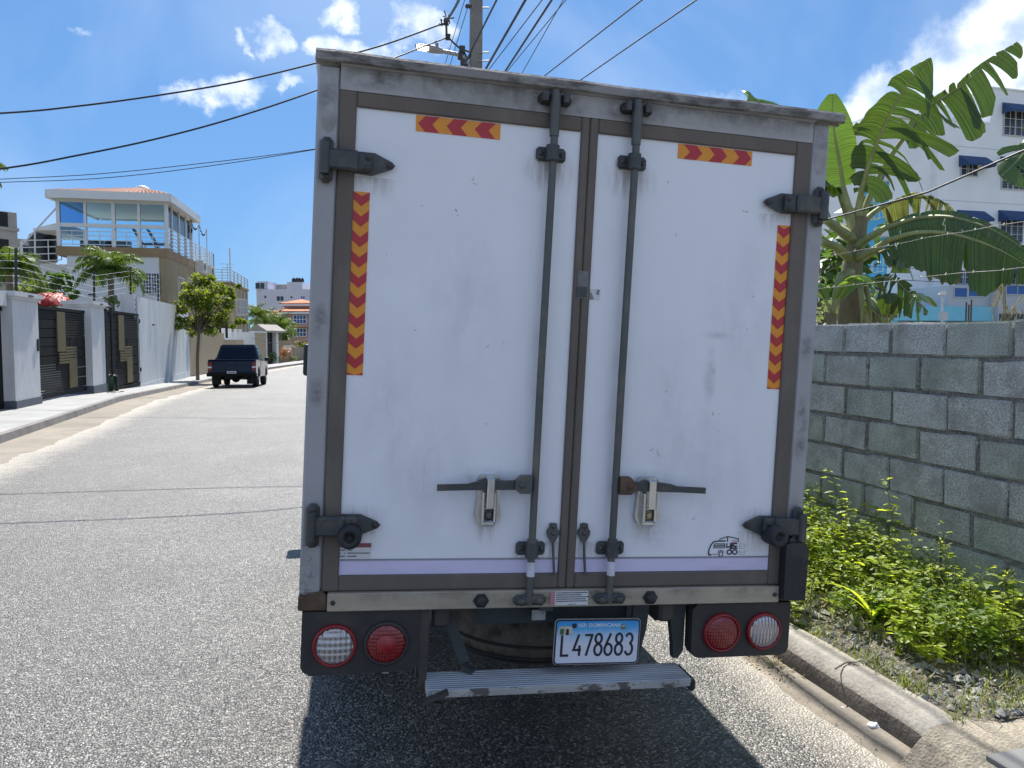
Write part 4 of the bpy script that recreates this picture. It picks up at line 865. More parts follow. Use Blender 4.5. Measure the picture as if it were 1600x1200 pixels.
M['stepedge'] = mat('worn_step_edge', (.40,.39,.38), .6, .3, var=.2, scale=10, dirt=(.09,.07,.06), damt=.9, dscale=22, dlo=.52, dhi=.58, stretch=(.6,1,1))
M['brace'] = mat('dark_green_brace', (.035,.045,.048), .65, var=.2, scale=6, dirt=(.07,.06,.05), damt=.5, dscale=6)
M['emblem'] = mat('emblem_cream', (.50,.47,.38), .5, var=.2, scale=90)
M['emblemgreen'] = mat('emblem_green', (.06,.12,.06), .5, var=.2, scale=90)
truck_low()
# ------------------------------------------------------------------ plants behind and in front of the block wall
M['banana'] = leafmat('banana_leaf', (.028,.066,.019), (.048,.098,.023), trans=(.19,.34,.022), tfac=.13, rough=.33, scale=3.5, dirt=(.13,.09,.035), dlo=.62, dhi=.72, dscale=5, veins=True)
M['banana_lit'] = leafmat('young_banana_leaf', (.07,.15,.03), (.10,.19,.035), trans=(.24,.42,.035), tfac=.34, rough=.35, scale=3)
M['banana_spear'] = leafmat('spear_banana_leaf', (.06,.13,.028), (.09,.17,.033), trans=(.24,.42,.035), tfac=.32, rough=.35, scale=3, veins=True)
M['banana_dry'] = leafmat('drying_banana_leaf', (.05,.085,.025), (.12,.085,.04), trans=(.22,.25,.05), tfac=.35, rough=.5, scale=14, dirt=(.15,.10,.05), dlo=.48, dhi=.6, dscale=12, veins=True)
M['petiole'] = mat('banana_petiole', (.24,.26,.10), .5, var=.25, scale=7, dirt=(.13,.12,.05), damt=.6, dscale=6)
M['stem'] = mat('banana_stem', (.17,.155,.075), .7, var=.3, scale=4, dirt=(.10,.06,.035), damt=.85, dscale=4, dlo=.45, dhi=.62, stretch=(1,1,.3), bump=.4, bscale=30)
M['weed'] = leafmat('weed_leaf', (.19,.27,.03), (.30,.38,.045), trans=(.80,.92,.07), tfac=.56, rough=.45, spec=.35, scale=7)
M['weed_dark'] = leafmat('weed_leaf_dark', (.08,.15,.024), (.13,.21,.032), trans=(.48,.66,.05), tfac=.48, rough=.45, spec=.35, scale=7)
M['weedstem'] = mat('weed_stem', (.16,.19,.07), .7, var=.3, scale=9)
M['grass'] = leafmat('grass_blade', (.12,.17,.035), (.20,.23,.06), trans=(.42,.50,.08), tfac=.38, rough=.5, scale=8)
M['drygrass'] = leafmat('dry_grass', (.30,.26,.13), (.38,.33,.18), trans=(.4,.35,.15), tfac=.3, rough=.6, scale=8)
M['stone'] = mat('gravel', (.30,.29,.27), .9, var=.4, scale=30, bump=.3, bscale=90)

def smooth_path(pts, n):
    """Catmull-Rom through 3-D points"""
    p = [V(q) for q in pts]; p = [p[0]*2-p[1]] + p + [p[-1]*2-p[-2]]; out = []
    seg = len(p)-3
    for i in range(n+1):
        t = i/n*seg; k = min(int(t), seg-1); f = t-k; a, b, c, d = p[k:k+4]
        out.append(.5*((2*b) + (c-a)*f + (2*a-5*b+4*c-d)*f*f + (3*b-a-3*c+d)*f**3))
    return out
def blade(mb, mid, side, wa, wb, rnd, tear=.3, droop=(.2,.2), fold=.12, start=.0, end=1.0, m=0, up=None):
    """a banana blade: on each side of the midrib a sheet torn into pieces of unequal width that hang at their own angles"""
    n = len(mid)-1
    tan = [((mid[min(i+1, n)]-mid[max(i-1, 0)]).normalized()) for i in range(n+1)]
    nrm = V((0,0,1))
    def prof(t):
        q = min(1, max(0, (t-start)/(end-start))); return max(.03, (math.sin(math.pi*(q*.90+.07))**.7)*(1-.18*q))
    for sgn, wmax, dr in ((1, wa, droop[0]), (-1, wb, droop[1])):
        i = 0
        while i < n:
            if i/n < start or (i+1)/n > end: i += 1; continue
            k = 1; 
            while i+k < n and rnd.random() > tear: k += 1
            k = min(k, n-i) if tear < .05 else min(k, n-i, max(1, int(n*.3)))
            torn = tear >= .02
            dd = rnd.gauss(0, .5)*min(.5, tear*1.6) if torn else 0; swing = rnd.gauss(.05, .5)*min(.6, tear*1.8) if torn else 0; cut = rnd.uniform(.02, .5)*min(1, tear*2.2) if torn else 0; lenf = 1-(rnd.random()**2)*min(.5, tear*1.2)
            rows = []; curl = rnd.gauss(0, .25)*tear
            for f in (0, .25, .5, .75, 1.0):
                for a in range(k+1):
                    pp = mid[i+a]; tt = (i+a)/n; d = tan[i+a]; s = (side - d*side.dot(d)).normalized()*sgn
                    g = (a/k-.5) if k else 0; dl = (mid[min(i+k, n)]-mid[i]).length
                    wdt = wmax*prof(tt)*lenf*(1 + (rnd.uniform(-.05,.05) if f == 1 and torn else 0) - (abs(g)*2)**3*.12*(1 if torn else 0)); x = wdt*f
                    ang = (dr+dd)*f + curl*f*g*2
                    q = pp + s*x*math.cos(ang*.8) - nrm*x*math.sin(max(-1.1, min(1.5, ang))) + d*x*(.16+swing) + nrm*fold*wdt*(f*(1-f)*1.6)
                    q -= d*g*dl*cut*f*1.0
                    rows.append(q); mb.along.append(tt*2.2); mb.across.append(f)
            w_ = k+1
            mb.add(rows, [(r_*w_+a, r_*w_+a+1, (r_+1)*w_+a+1, (r_+1)*w_+a) for r_ in range(4) for a in range(k)], m, True)
            i += k
def banana_leaf(parent, petiole, mid, side, wa, wb, seed, m='banana', tear=.3, droop=(.2,.2), fold=.1, n=34, pr=(.045,.022), start=0, end=1):
    rnd = random.Random(seed); L = smooth_path(mid, n)
    b = MB(); b.along, b.across = [], []; blade(b, L, V(side), wa, wb, rnd, tear, droop, fold, start, end)
    o = b.build('leaf', M[m], parent, world=True, recalc=False)
    for nm, vals in (('along', b.along), ('across', b.across)): o.data.attributes.new(nm, 'FLOAT', 'POINT').data.foreach_set('value', vals)
    b = MB(); k = len(L)
    b.tube([p - V((0,0,.004)) for p in L], [max(.004, pr[1]*(1-i/k)) for i in range(k)], 6)
    if petiole:
        q = smooth_path(petiole, 10); b.tube(q, [pr[0] + (pr[1]-pr[0])*i/10 for i in range(11)], 8)
    b.build('midrib', M['petiole'], o, world=True)
    return o

def banana():
    D = 7.4
    base = P(1328, 560, D); base.z = 0.0
    t = thing('banana_plant', 'tall banana plant with torn leaves rising behind the block wall', 'plant', (base.x, base.y, 0))
    ax = [(1328,640,D),(1327,500,D),(1330,430,D),(1338,385,D),(1345,340,D)]
    pts = [V((base.x, base.y, 0))] + [P(*q) for q in ax]
    b = MB(); b.tube(smooth_path(pts, 24), [.125-.06*(i/24)**1.4 for i in range(25)], 14)
    b.build('pseudostem', M['stem'], t, world=True)
    b = MB(); rnd = random.Random(2)
    for k in range(9):      # dry sheaths peeling from the stem
        a = rnd.uniform(0, 6.28); z = rnd.uniform(.9, 2.2); c = V((base.x+.13*math.cos(a), base.y+.13*math.sin(a), z))
        b.tube([c, c+V((.05*math.cos(a), .05*math.sin(a), -.2)), c+V((.06*math.cos(a), .06*math.sin(a), -.5))], [.03,.025,.006], 5)
    b.build('dry_sheath', M['petiole'], t, world=True)
    cr = (1340, 372, D)
    # big torn leaf leaning up to the right, seen from below
    banana_leaf(t, [P(*cr), P(1341,330,D), P(1349,285,D-.1)], [P(1345,300,D-.1), P(1358,255,D-.2), P(1374,214,D-.35), P(1395,170,D-.5), P(1420,128,D-.6), P(1455,90,D-.7)], (.85,-.35,-.42), .70, .30, 12, 'banana', .30, (.55,.6), .05, 34, (.05,.026))
    # the longest leaf, arching far out to the upper right
    banana_leaf(t, [P(*cr), P(1352,325,D+.1), P(1385,255,D+.1), P(1420,205,D)], [P(1410,215,D), P(1450,168,D-.1), P(1480,148,D-.2), P(1510,128,D-.3), P(1546,96,D-.4), P(1590,66,D-.5)], (.55,-.25,-.85), .46, .10, 25, 'banana', .30, (.35,.3), .05, 34, (.045,.02))
    # spear shaped upright leaf beside the truck roof
    banana_leaf(t, [P(*cr), P(1328,330,D), P(1316,285,D)], [P(1318,292,D), P(1312,255,D), P(1305,215,D), P(1301,180,D), P(1301,147,D)], (.8,-.5,0), .20, .24, 5, 'banana_spear', .0, (.1,.1), .25, 24, (.045,.02))
    # leaf hanging down at the back, its underside brown streaked
    banana_leaf(t, [P(*cr), P(1352,345,D+.2), P(1378,322,D+.3)], [P(1374,326,D+.3), P(1400,313,D+.3), P(1425,308,D+.2), P(1455,310,D+.1), P(1478,320,D), P(1491,334,D)], (.1,.45,-.9), .42, .12, 9, 'banana_dry', .45, (.5,.9), .03, 30, (.045,.02))
    # two great leaves arching out to the right
    banana_leaf(t, [P(1337,390,D), P(1352,375,D-.15), P(1388,354,D-.35)], [P(1386,355,D-.35), P(1430,341,D-.6), P(1480,338,D-.9), P(1530,350,D-1.15), P(1575,372,D-1.35), P(1615,400,D-1.5)], (.05,-.6,-.75), .30, .10, 31, 'banana', .15, (.6,.5), .05, 44, (.05,.026))
    banana_leaf(t, [P(1335,402,D), P(1352,398,D-.2), P(1390,374,D-.5)], [P(1388,375,D-.5), P(1430,363,D-.85), P(1480,363,D-1.2), P(1530,376,D-1.5), P(1575,396,D-1.75), P(1620,424,D-2.0)], (.05,-.55,-.8), .36, .10, 37, 'banana', .13, (.55,.4), .05, 44, (.05,.026))
    # small tattered leaves low on the right
    banana_leaf(t, [P(1340,425,D), P(1350,436,D-.1), P(1362,437,D-.2)], [P(1360,438,D-.2), P(1380,432,D-.3), P(1402,440,D-.4), P(1425,462,D-.5), P(1450,486,D-.5)], (.2,-.3,-.9), .25, .1, 41, 'banana', .55, (.5,.6), .03, 26, (.03,.014))
    banana_leaf(t, [P(1338,410,D), P(1358,400,D+.1), P(1372,392,D+.1)], [P(1370,396,D+.1), P(1390,388,D), P(1408,393,D), P(1400,418,D-.1)], (.0,-.4,-.9), .26, .16, 43, 'banana', .55, (.6,.6), .03, 22, (.03,.014))
    # leaves falling behind the truck on the left
    banana_leaf(t, [P(*cr), P(1322,330,D+.2), P(1306,285,D+.3)], [P(1310,295,D+.3), P(1300,262,D+.3), P(1286,250,D+.3), P(1270,280,D+.2), P(1262,330,D+.2)], (-.2,-.5,-.7), .34, .38, 47, 'banana', .25, (.4,.5), .05, 26, (.05,.02))
    banana_leaf(t, [P(1332,372,D), P(1310,352,D+.2), P(1290,344,D+.2)], [P(1292,345,D+.2), P(1260,300,D+.4), P(1225,230,D+.6), P(1192,165,D+.7), P(1160,140,D+.8)], (.6,-.4,-.6), .34, .34, 51, 'banana_lit', .15, (.2,.3), .1, 26, (.05,.02))
    b = MB()       # cut leaf stalks
    b.tube(smooth_path([P(1333,408,D), P(1310,388,D-.2), P(1292,380,D-.3), P(1283,377,D-.35)], 8), [.055,.05,.046,.042,.04,.038,.036,.034,.034], 8); b.build('leaf_stalk', M['petiole'], t, world=True)
    b = MB(); b.tube(smooth_path([P(1333,375,D), P(1312,360,D-.2), P(1294,346,D-.3), P(1287,344,D-.35)], 8), [.055,.05,.046,.042,.04,.038,.036,.034,.034], 8); b.build('leaf_stalk', M['petiole'], t, world=True)
    b = MB(); b.tube(smooth_path([P(1330,425,D-.1), P(1314,432,D-.3), P(1308,450,D-.35), P(1298,500,D-.4)], 8), [.04,.045,.042,.04,.038,.036,.034,.03,.03], 8); b.build('leaf_stalk', M['petiole'], t, world=True)
    # a leaf of the neighbouring plant reaching in from the right
    c = P(1700, 420, 5.6)
    t2 = thing('banana_plant', 'green banana leaf tip reaching in at the right edge below the awnings', 'plant', (c.x, c.y, 0))
    b = MB(); b.tube([V((c.x,c.y,0)), V((c.x,c.y,1.4)), V((c.x-.05,c.y,2.1))], [.14,.12,.08], 12); b.build('pseudostem', M['stem'], t2, world=True)
    banana_leaf(t2, [V((c.x-.05,c.y,2.1)), P(1690,300,5.6), P(1670,222,5.6)], [P(1672,224,5.6), P(1640,205,5.5), P(1615,222,5.5), P(1590,250,5.5), P(1563,276,5.5)], (-.3,-.35,-.9), .33, .2, 71, 'banana', .2, (.5,.4), .05, 26)
banana()

def sucker(px, py, d, label, seed, n=5, s=.5, m='banana_lit'):
    c = P(px, py, d); t = thing('young_banana_plant', label, 'plant', (c.x, c.y, 0), 0, None); rnd = random.Random(seed)
    b = MB(); b.tube([V((c.x,c.y,0)), V((c.x,c.y,c.z-.3*s))], [.07,.045], 10); b.build('pseudostem', M['stem'], t, world=True)
    for k in range(n):
        a = 6.28*k/n + rnd.uniform(-.4,.4); d2 = V((math.cos(a), math.sin(a), 0)); o = V((c.x,c.y,c.z-.3*s))
        banana_leaf(t, None, [o, o+d2*s*.35+V((0,0,s*.55)), o+d2*s*.8+V((0,0,s*.75)), o+d2*s*1.2+V((0,0,s*.5))], d2.cross(V((0,0,1))), s*.28, s*.28, seed+k, m, .1, (.2,.2), .15, 18, (.02,.012), .12)
sucker(1300, 468, 6.9, 'pale young banana shoot beside the thick banana stem above the wall', 3, 4, .42)
sucker(1385, 492, 7.4, 'low dark green banana shoot right of the thick banana stem', 13, 5, .42, 'banana')

def leafy(mb, c, r, n, rnd, size, m=0, flat=.6, squash=1.0, shell=.5):
    for _ in range(n):
        d = V((rnd.gauss(0,1), rnd.gauss(0,1), rnd.gauss(0,1))).normalized()*r*(shell+(1-shell)*rnd.random()**.5); d.z *= squash
        p = c+d; s = size*rnd.uniform(.6, 1.3); a = V((rnd.uniform(-1,1), rnd.uniform(-1,1), rnd.uniform(-flat, flat))).normalized()
        nrm = V((rnd.uniform(-1,1), rnd.uniform(-1,1), rnd.uniform(.2,1.3))).normalized(); w = a.cross(nrm).normalized()*s*.33
        mb.add([p-a*s*.5, p-w+a*s*.02-nrm*s*.05, p+a*s*.5-nrm*s*.12, p+w+a*s*.02-nrm*s*.05], [(0,1,2,3)], m, False)
def shrub(name, label, px, py, d, r, n, size, seed, m='papaya', squash=1.1, cat='shrub', lumps=5, group=None):
    rnd = random.Random(seed); c = P(px, py, d); t = thing(name, label, cat, (c.x, c.y, 0), 0, group)
    b = MB(); b.tube([V((c.x,c.y,0)), V((c.x,c.y,c.z))], [.035*r*2, .02*r*2], 7)
    for _ in range(5): b.tube([V((c.x,c.y,c.z*.7)), c+V((rnd.uniform(-r,r), rnd.uniform(-r,r), rnd.uniform(0,r)))*.7], [.015*r*2,.006], 5)
    b.build('stem', M['bark'], t, world=True)
    b = MB()
    for _ in range(lumps): leafy(b, c+V((rnd.uniform(-.6,.6)*r, rnd.uniform(-.6,.6)*r, rnd.uniform(-.6,.6)*r*squash)), r*rnd.uniform(.35,.6), n//lumps, rnd, size, 0, .6, squash)
    b.build('foliage', M[m], t, world=True, recalc=False)
    return t
M['bark'] = mat('bark', (.15,.12,.09), .9, var=.3, scale=9, bump=.4, bscale=40)
M['papaya'] = leafmat('shrub_leaf_dark', (.035,.075,.018), (.06,.115,.022), trans=(.16,.30,.03), tfac=.32, rough=.4, scale=4)
M['pale_leaf'] = leafmat('pale_leaf', (.13,.18,.06), (.20,.25,.10), trans=(.35,.45,.12), tfac=.35, rough=.5, scale=5)
shrub('leafy_shrub', 'dark broad leaved shrub between the truck edge and the banana stem', 1285, 420, 9.5, .62, 420, .17, 5, 'papaya', 1.4)
shrub('leafy_shrub', 'pale leaved bush just right of the banana stem above the wall', 1365, 478, 8.6, .34, 260, .085, 6, 'pale_leaf', .8)
shrub('leafy_shrub', 'straggly pale bush left of the banana stem over the wall top', 1287, 478, 8.2, .36, 220, .08, 7, 'pale_leaf', 1.0)

# ------------------------------------------------------------------ weeds on the verge
def leaf4(mb, p, d, nrm, l, w, m=0):
    d = d.normalized(); s = d.cross(nrm).normalized(); nrm = s.cross(d)
    mb.add([p, p+d*l*.38+s*w*.5+nrm*l*.03, p+d*l*.75+s*w*.36-nrm*l*.02, p+d*l-nrm*l*.12, p+d*l*.75-s*w*.36-nrm*l*.02, p+d*l*.38-s*w*.5+nrm*l*.03, p+d*l*.45-nrm*l*.05],
           [(0,1,6),(1,2,6),(2,3,6),(3,4,6),(4,5,6),(5,0,6)], m, False)
def weed_geometry(base, h, rnd, ml, ms, lean=None, size=.05, branches=3, flowers=False, mf=None):
    lean = lean or V((rnd.uniform(-.35,.2), rnd.uniform(-.35,.35), 0))
    def stem(p0, d0, l, r0, depth):
        n = max(3, int(l/.045)); pts = [p0]; d = d0.normalized(); p = p0.copy()
        for i in range(n):
            d = (d + V((rnd.uniform(-.16,.16), rnd.uniform(-.16,.16), rnd.uniform(-.03,.10)))).normalized(); p = p + d*l/n; pts.append(p.copy())
        ms.tube(pts, [r0*(1-.7*i/n) for i in range(n+1)], 4, 0, False)
        for i in range(1 if depth else 1, n+1):
            k = 2 if i < n else 3
            a0 = rnd.uniform(0, 6.28)
            for j in range(k):
                a = a0 + 6.28*j/k + rnd.uniform(-.4,.4); od = V((math.cos(a), math.sin(a), rnd.uniform(-.35,.5)))
                s = size*rnd.uniform(.55,1.25)*(1-.3*i/n); q = pts[i] + od*s*.25
                leaf4(ml, q, od, V((rnd.uniform(-.4,.4), rnd.uniform(-.4,.4), 1)), s, s*rnd.uniform(.45,.7))
            if depth < 1 and i > 1 and rnd.random() < branches/n:
                stem(pts[i], V((rnd.uniform(-1,1), rnd.uniform(-1,1), rnd.uniform(.3,.9))), l*rnd.uniform(.25,.5), r0*.6, depth+1)
        if flowers and depth == 0:
            for _ in range(14):
                dd = V((rnd.uniform(-1,1), rnd.uniform(-1,1), rnd.uniform(.1,1))).normalized(); e = pts[-1] + dd*rnd.uniform(.02,.06)
                ms.tube([pts[-1], e], .0012, 3, 0, False); leaf4(ml, e, dd, V((0,0,1)), .012, .008)
    stem(base, V((0,0,1))+lean, h, .005, 0)
def vz(x, y): return .115 + .05*max(0, min(1, (x-2.455)/.945)) + .03*mnoise.noise((x*4, y*4, 0))
def weeds():
    rnd = random.Random(21); ml, ms = MB(), MB(); md = MB()
    def dens(x, y):     # bare rubble patches near the kerb
        k = mnoise.noise((x*2.2, y*1.4, 7)); t = (x-2.5)/.86
        return t*.95 + k*.55 + (.22 if y > 3.4 else 0) - (.35 if y < 2.75 else 0)
    cnt = 0
    while cnt < 1150:
        y = KEND + .05 + (14-KEND)*rnd.random()**2.1; x = rnd.uniform(2.50, 3.36)
        if dens(x, y) < .08 + rnd.random()*.2: continue
        t = (x-2.5)/.86
        h = rnd.uniform(.08,.22) + t*rnd.uniform(.04,.24)*(1.0 if y > 3.3 else .7) + (.14*t if 3.8 < y < 6 else 0)
        b = md if rnd.random() < .38 else ml
        weed_geometry(V((x, y, vz(x,y)-.02)), h, rnd, b, ms, None, rnd.choice((.024,.032,.042,.052,.066)), 3); cnt += 1
    t = thing('weeds', 'bright green mass of leafy weeds filling the verge below the block wall', 'weeds', (3.1, 5, .1)); t['kind'] = 'stuff'
    for q, mm, nm in ((ml, 'weed', 'leaves'), (md, 'weed_dark', 'leaves'), (ms, 'weedstem', 'stems')):
        o = q.build(nm, M[mm], t, world=True, kind='stuff', recalc=False)
    # the taller plants that stand out of the mass
    for k, (px, py, x, h, lab) in enumerate(((1278,770,3.2,.62,'tall spindly weed against the truck rear corner and wall'), (1305,785,3.15,.5,'tall flowering weed just right of the truck corner'), (1402,800,3.24,.50,'tall weed with a pale flower head against the middle of the wall'),
                                      (1445,832,3.22,.42,'leaning weed with broad leaf right of the flowering weed'), (1488,862,3.12,.46,'thin yellowish weed with small seed heads before the damp blocks'), (1535,855,3.1,.50,'tallest wiry weed with a curled flower near the right edge'),
                                      (1590,905,3.05,.42,'leafy weed at the right edge of the picture by the wall foot'), (1340,815,3.12,.45,'bushy weed with yellow-green top leaves in the middle of the verge'))):
        top = onx(px, py, x); base = V((x-.02, top.y+.03, vz(x, top.y)-.02)); hh = max(.2, top.z-base.z)
        o = thing('tall_weed', lab, 'plant', base, 0, 'tall weeds in the verge'); a, c = MB(), MB()
        weed_geometry(base, hh, random.Random(60+k), a, c, V((rnd.uniform(-.12,.08), rnd.uniform(-.12,.12), 0)), .06 if k not in (4,5) else .04, 4, True)
        c.build('stem', M['weedstem'], o, world=True); a.build('foliage', M['weed'], o, world=True, recalc=False)
    # broad bladed grass clump with strap leaves
    base = onx(1365, 985, 2.86); base.z = vz(2.86, base.y)
    o = thing('strap_leaf_clump', 'clump of broad strap leaves shining yellow-green in the middle of the weeds', 'plant', base)
    r2 = random.Random(9)
    for k in range(13):
        a = r2.uniform(0, 6.28); l = r2.uniform(.22,.46); d = V((math.cos(a), math.sin(a), 0)); b = MB(); pts = []
        w0 = r2.uniform(.012,.026); s = d.cross(V((0,0,1)))
        for i in range(8):
            t_ = i/7; p = base + d*l*.75*t_**1.4 + V((0,0,l*(1.15*t_-.55*t_*t_))); w = w0*math.sin(math.pi*min(1,(t_*.9+.08)))**.6
            pts += [p-s*w, p+V((0,0,-w*.35)), p+s*w]
        b.add(pts, [(3*i+j, 3*i+j+1, 3*i+4+j, 3*i+3+j) for i in range(7) for j in range(2)], 0, True); b.build('leaf', M['banana_lit' if k % 3 else 'weed'], o, world=True, recalc=False)
    # fine grass
    b = MB(); bd = MB()
    for _ in range(7000):
        y = KEND + .02 + 8*rnd.random()**2; x = rnd.uniform(2.46, 3.1) if rnd.random() < .7 else rnd.uniform(2.45, 2.56)
        if mnoise.noise((x*5, y*5, 11)) < rnd.uniform(-.35, .35): continue
        p = V((x, y, vz(x,y)-.01)); a = rnd.uniform(0, 6.28); l = rnd.uniform(.025,.10)*(1.5 if rnd.random() < .12 else 1); d = V((math.cos(a), math.sin(a), 0)); s = d.cross(V((0,0,1)))*rnd.uniform(.0014,.003)
        m_ = p + V((0,0,l*.6))+d*l*.22; e = p + V((0,0,l*.8)) + d*l*.65
        (bd if rnd.random() < .2 else b).add([p-s, p+s, m_+s*.8, m_-s*.8, e], [(0,1,2,3),(3,2,4)], 0, False)
    o = b.build('grass', M['grass'], kind='stuff', recalc=False); tag(o, 'short green grass growing along the back of the kerb', 'grass')
    o = bd.build('dry_grass', M['drygrass'], kind='stuff', recalc=False); tag(o, 'scattered dry straw coloured grass along the kerb edge', 'grass')
    # broken stones in the bare patches
    b = MB()
    for _ in range(2600):
        y = KEND + .0 + 3.2*rnd.random()**1.3; x = rnd.uniform(2.47, 3.05)
        if mnoise.noise((x*2.2, y*1.4, 7)) > .15 and rnd.random() < .8: continue
        s = rnd.uniform(.005,.018) if rnd.random() < .88 else rnd.uniform(.018,.04); p = V((x, y, vz(x,y)+s*.2)); q = []
        for sx, sy, sz in ((1,0,0),(-1,0,0),(0,1,0),(0,-1,0),(0,0,.8),(0,0,-.6)): q.append(p + V((sx*s*rnd.uniform(.5,1.2), sy*s*rnd.uniform(.5,1.2), sz*s*rnd.uniform(.5,1)))+V((rnd.uniform(-.3,.3)*s, rnd.uniform(-.3,.3)*s, 0)))
        b.add(q, [(0,2,4),(2,1,4),(1,3,4),(3,0,4),(2,0,5),(1,2,5),(3,1,5),(0,3,5)], 0, False)
    o = b.build('gravel', M['stone'], kind='stuff'); tag(o, 'grey broken stones showing between the weeds behind the kerb', 'gravel')
    # grit and dead leaves lying in the gutter
    b = MB()
    for _ in range(1100):
        y = rnd.uniform(1.6, 6) ; x = 2.02 + .26*rnd.random()**.7; s = rnd.uniform(.0015,.005) if rnd.random() < .93 else rnd.uniform(.005,.011); p = V((x, y, .009+s*.3)); q = []
        for sx, sy, sz in ((1,0,0),(-1,0,0),(0,1,0),(0,-1,0),(0,0,.8),(0,0,-.6)): q.append(p + V((sx*s*rnd.uniform(.5,1.2), sy*s*rnd.uniform(.5,1.2), sz*s*rnd.uniform(.5,1))))
        b.add(q, [(0,2,4),(2,1,4),(1,3,4),(3,0,4),(2,0,5),(1,2,5),(3,1,5),(0,3,5)], 0, False)
    o = b.build('grit', M['stone'], kind='stuff'); tag(o, 'loose grit scattered over the sandy concrete gutter', 'grit')
    # small dry weed growing in the gutter below the tail lamp
    c = G(1215, 1042, .01); o = thing('gutter_weed', 'low dry yellowing weed growing in the gutter below the right tail lamps', 'plant', c); b = MB(); r3 = random.Random(5)
    for _ in range(190):
        a = r3.uniform(0, 6.28); rr_ = r3.uniform(0,.12); p = c + V((math.cos(a)*rr_, math.sin(a)*rr_*1.6, r3.uniform(0,.02))); d = V((math.cos(a), math.sin(a), r3.uniform(-.1,.8))); leaf4(b, p, d, V((r3.uniform(-.5,.5),r3.uniform(-.5,.5),1)), r3.uniform(.015,.035), r3.uniform(.004,.010))
    b.build('leaves', M['drygrass'], o, world=True, recalc=False)
    c = G(1228, 1020, .01); o = thing('gutter_weed', 'green sprig growing at the kerb foot below the truck corner', 'plant', c); b = MB()
    for _ in range(90):
        a = r3.uniform(0, 6.28); rr_ = r3.uniform(0,.06); p = c + V((math.cos(a)*rr_, math.sin(a)*rr_, r3.uniform(0,.04))); d = V((math.cos(a), math.sin(a), r3.uniform(.1,1))); leaf4(b, p, d, V((r3.uniform(-.5,.5),r3.uniform(-.5,.5),1)), r3.uniform(.02,.05), r3.uniform(.005,.010))
    b.build('leaves', M['weed'], o, world=True, recalc=False)
weeds()

def litter():
    rnd = random.Random(12); M['paper'] = mat('paper', (.70,.70,.69), .6, var=.1, scale=40)
    c = G(1318, 1107, .014); b = MB(); b.add([c+V((-.02,-.012,0)), c+V((.018,-.016,.006)), c+V((.024,.010,0)), c+V((-.004,.004,.008)), c+V((-.022,.02,0))], [(0,1,3),(1,2,3),(3,2,4),(0,3,4)])
    o = b.build('paper_scrap', M['paper']); tag(o, 'small flat white paper scrap lying in the gutter', 'litter')
    c = G(1365, 1134, .022); bm = bmesh.new(); bmesh.ops.create_icosphere(bm, subdivisions=2, radius=.022)
    for v in bm.verts: v.co = v.co*(1+.35*mnoise.noise(v.co*70)); v.co = V((v.co.x*1.2, v.co.y, v.co.z*.6)) + c
    b = MB(); b.addbm(bm); o = b.build('crumpled_paper', M['paper']); tag(o, 'crumpled white paper ball lying in the gutter by the kerb', 'litter')
    p = [G(1305,1045,.15), G(1322,1035,.155), G(1348,1034,.15), G(1342,1040,.15)]
    b = MB(); b.tube([p[0]+V((0,0,.0)), p[1], p[2]], [.004,.0035,.002], 5); b.tube([p[1], p[3]], [.003,.0015], 5); o = b.build('twig', M['bark']); tag(o, 'thin dark twig lying across the top of the kerb', 'twig')
litter()

# ------------------------------------------------------------------ barbed wire over the wall
M['barb'] = mat('galvanised_wire', (.24,.235,.225), .5, .6, var=.2, scale=20, dirt=(.18,.12,.09), damt=.5, dscale=14)
M['cable'] = mat('black_cable', (.012,.013,.018), .5, var=.2, scale=4)
M['bluecable'] = mat('faded_cable', (.035,.045,.075), .5, var=.2, scale=4)
def barbed(za, zb, label):
    x = WX+.09; a = V((x, 1.0, za)); c = V((x, 20, zb)); t = thing('barbed_wire', label, 'barbed wire', a, 0, 'barbed wire strands above the block wall')
    b = MB(); n = 60; rnd = random.Random(int(za*100)); pts = []
    for i in range(n+1): p = a.lerp(c, (i/n)**1.5); pts.append(p + V((rnd.uniform(-.006,.006), 0, rnd.uniform(-.008,.008))))
    b.tube(pts, .0017, 5, 0, False)
    for i in range(90):
        p = a.lerp(c, ((i+.5)/90)**1.2*.999); k = ((p.y-1)/19)**(1/1.5)*n; k0 = min(int(k), n-1); p = pts[k0].lerp(pts[k0+1], k-k0)
        for q in (V((1,.3,1)), V((-1,.3,1)), V((.2,-.2,-1))): b.tube([p-q*.003, p+q*.011], .0011, 3, 0, False)
    b.build('strand', M['barb'], t, world=True)
barbed(2.22, 2.02, 'upper strand of barbed wire stretched above the block wall'); barbed(2.0, 1.80, 'lower strand of barbed wire stretched above the block wall')
b = MB(); b.tube([V((WX+.05, -3, 2.74)), V((WX+.05, 1.5, 2.58)), onx(1600,235,WX+.05), onx(1450,300,WX+.05), onx(1285,345,WX+.05), V((WX+.05, 12, 2.6)), V((2.95,12.9,3.6))], .0055, 6); o = b.build('low_cable', M['cable']); tag(o, 'black cable slanting down in front of the banana plant above the wall', 'cable')
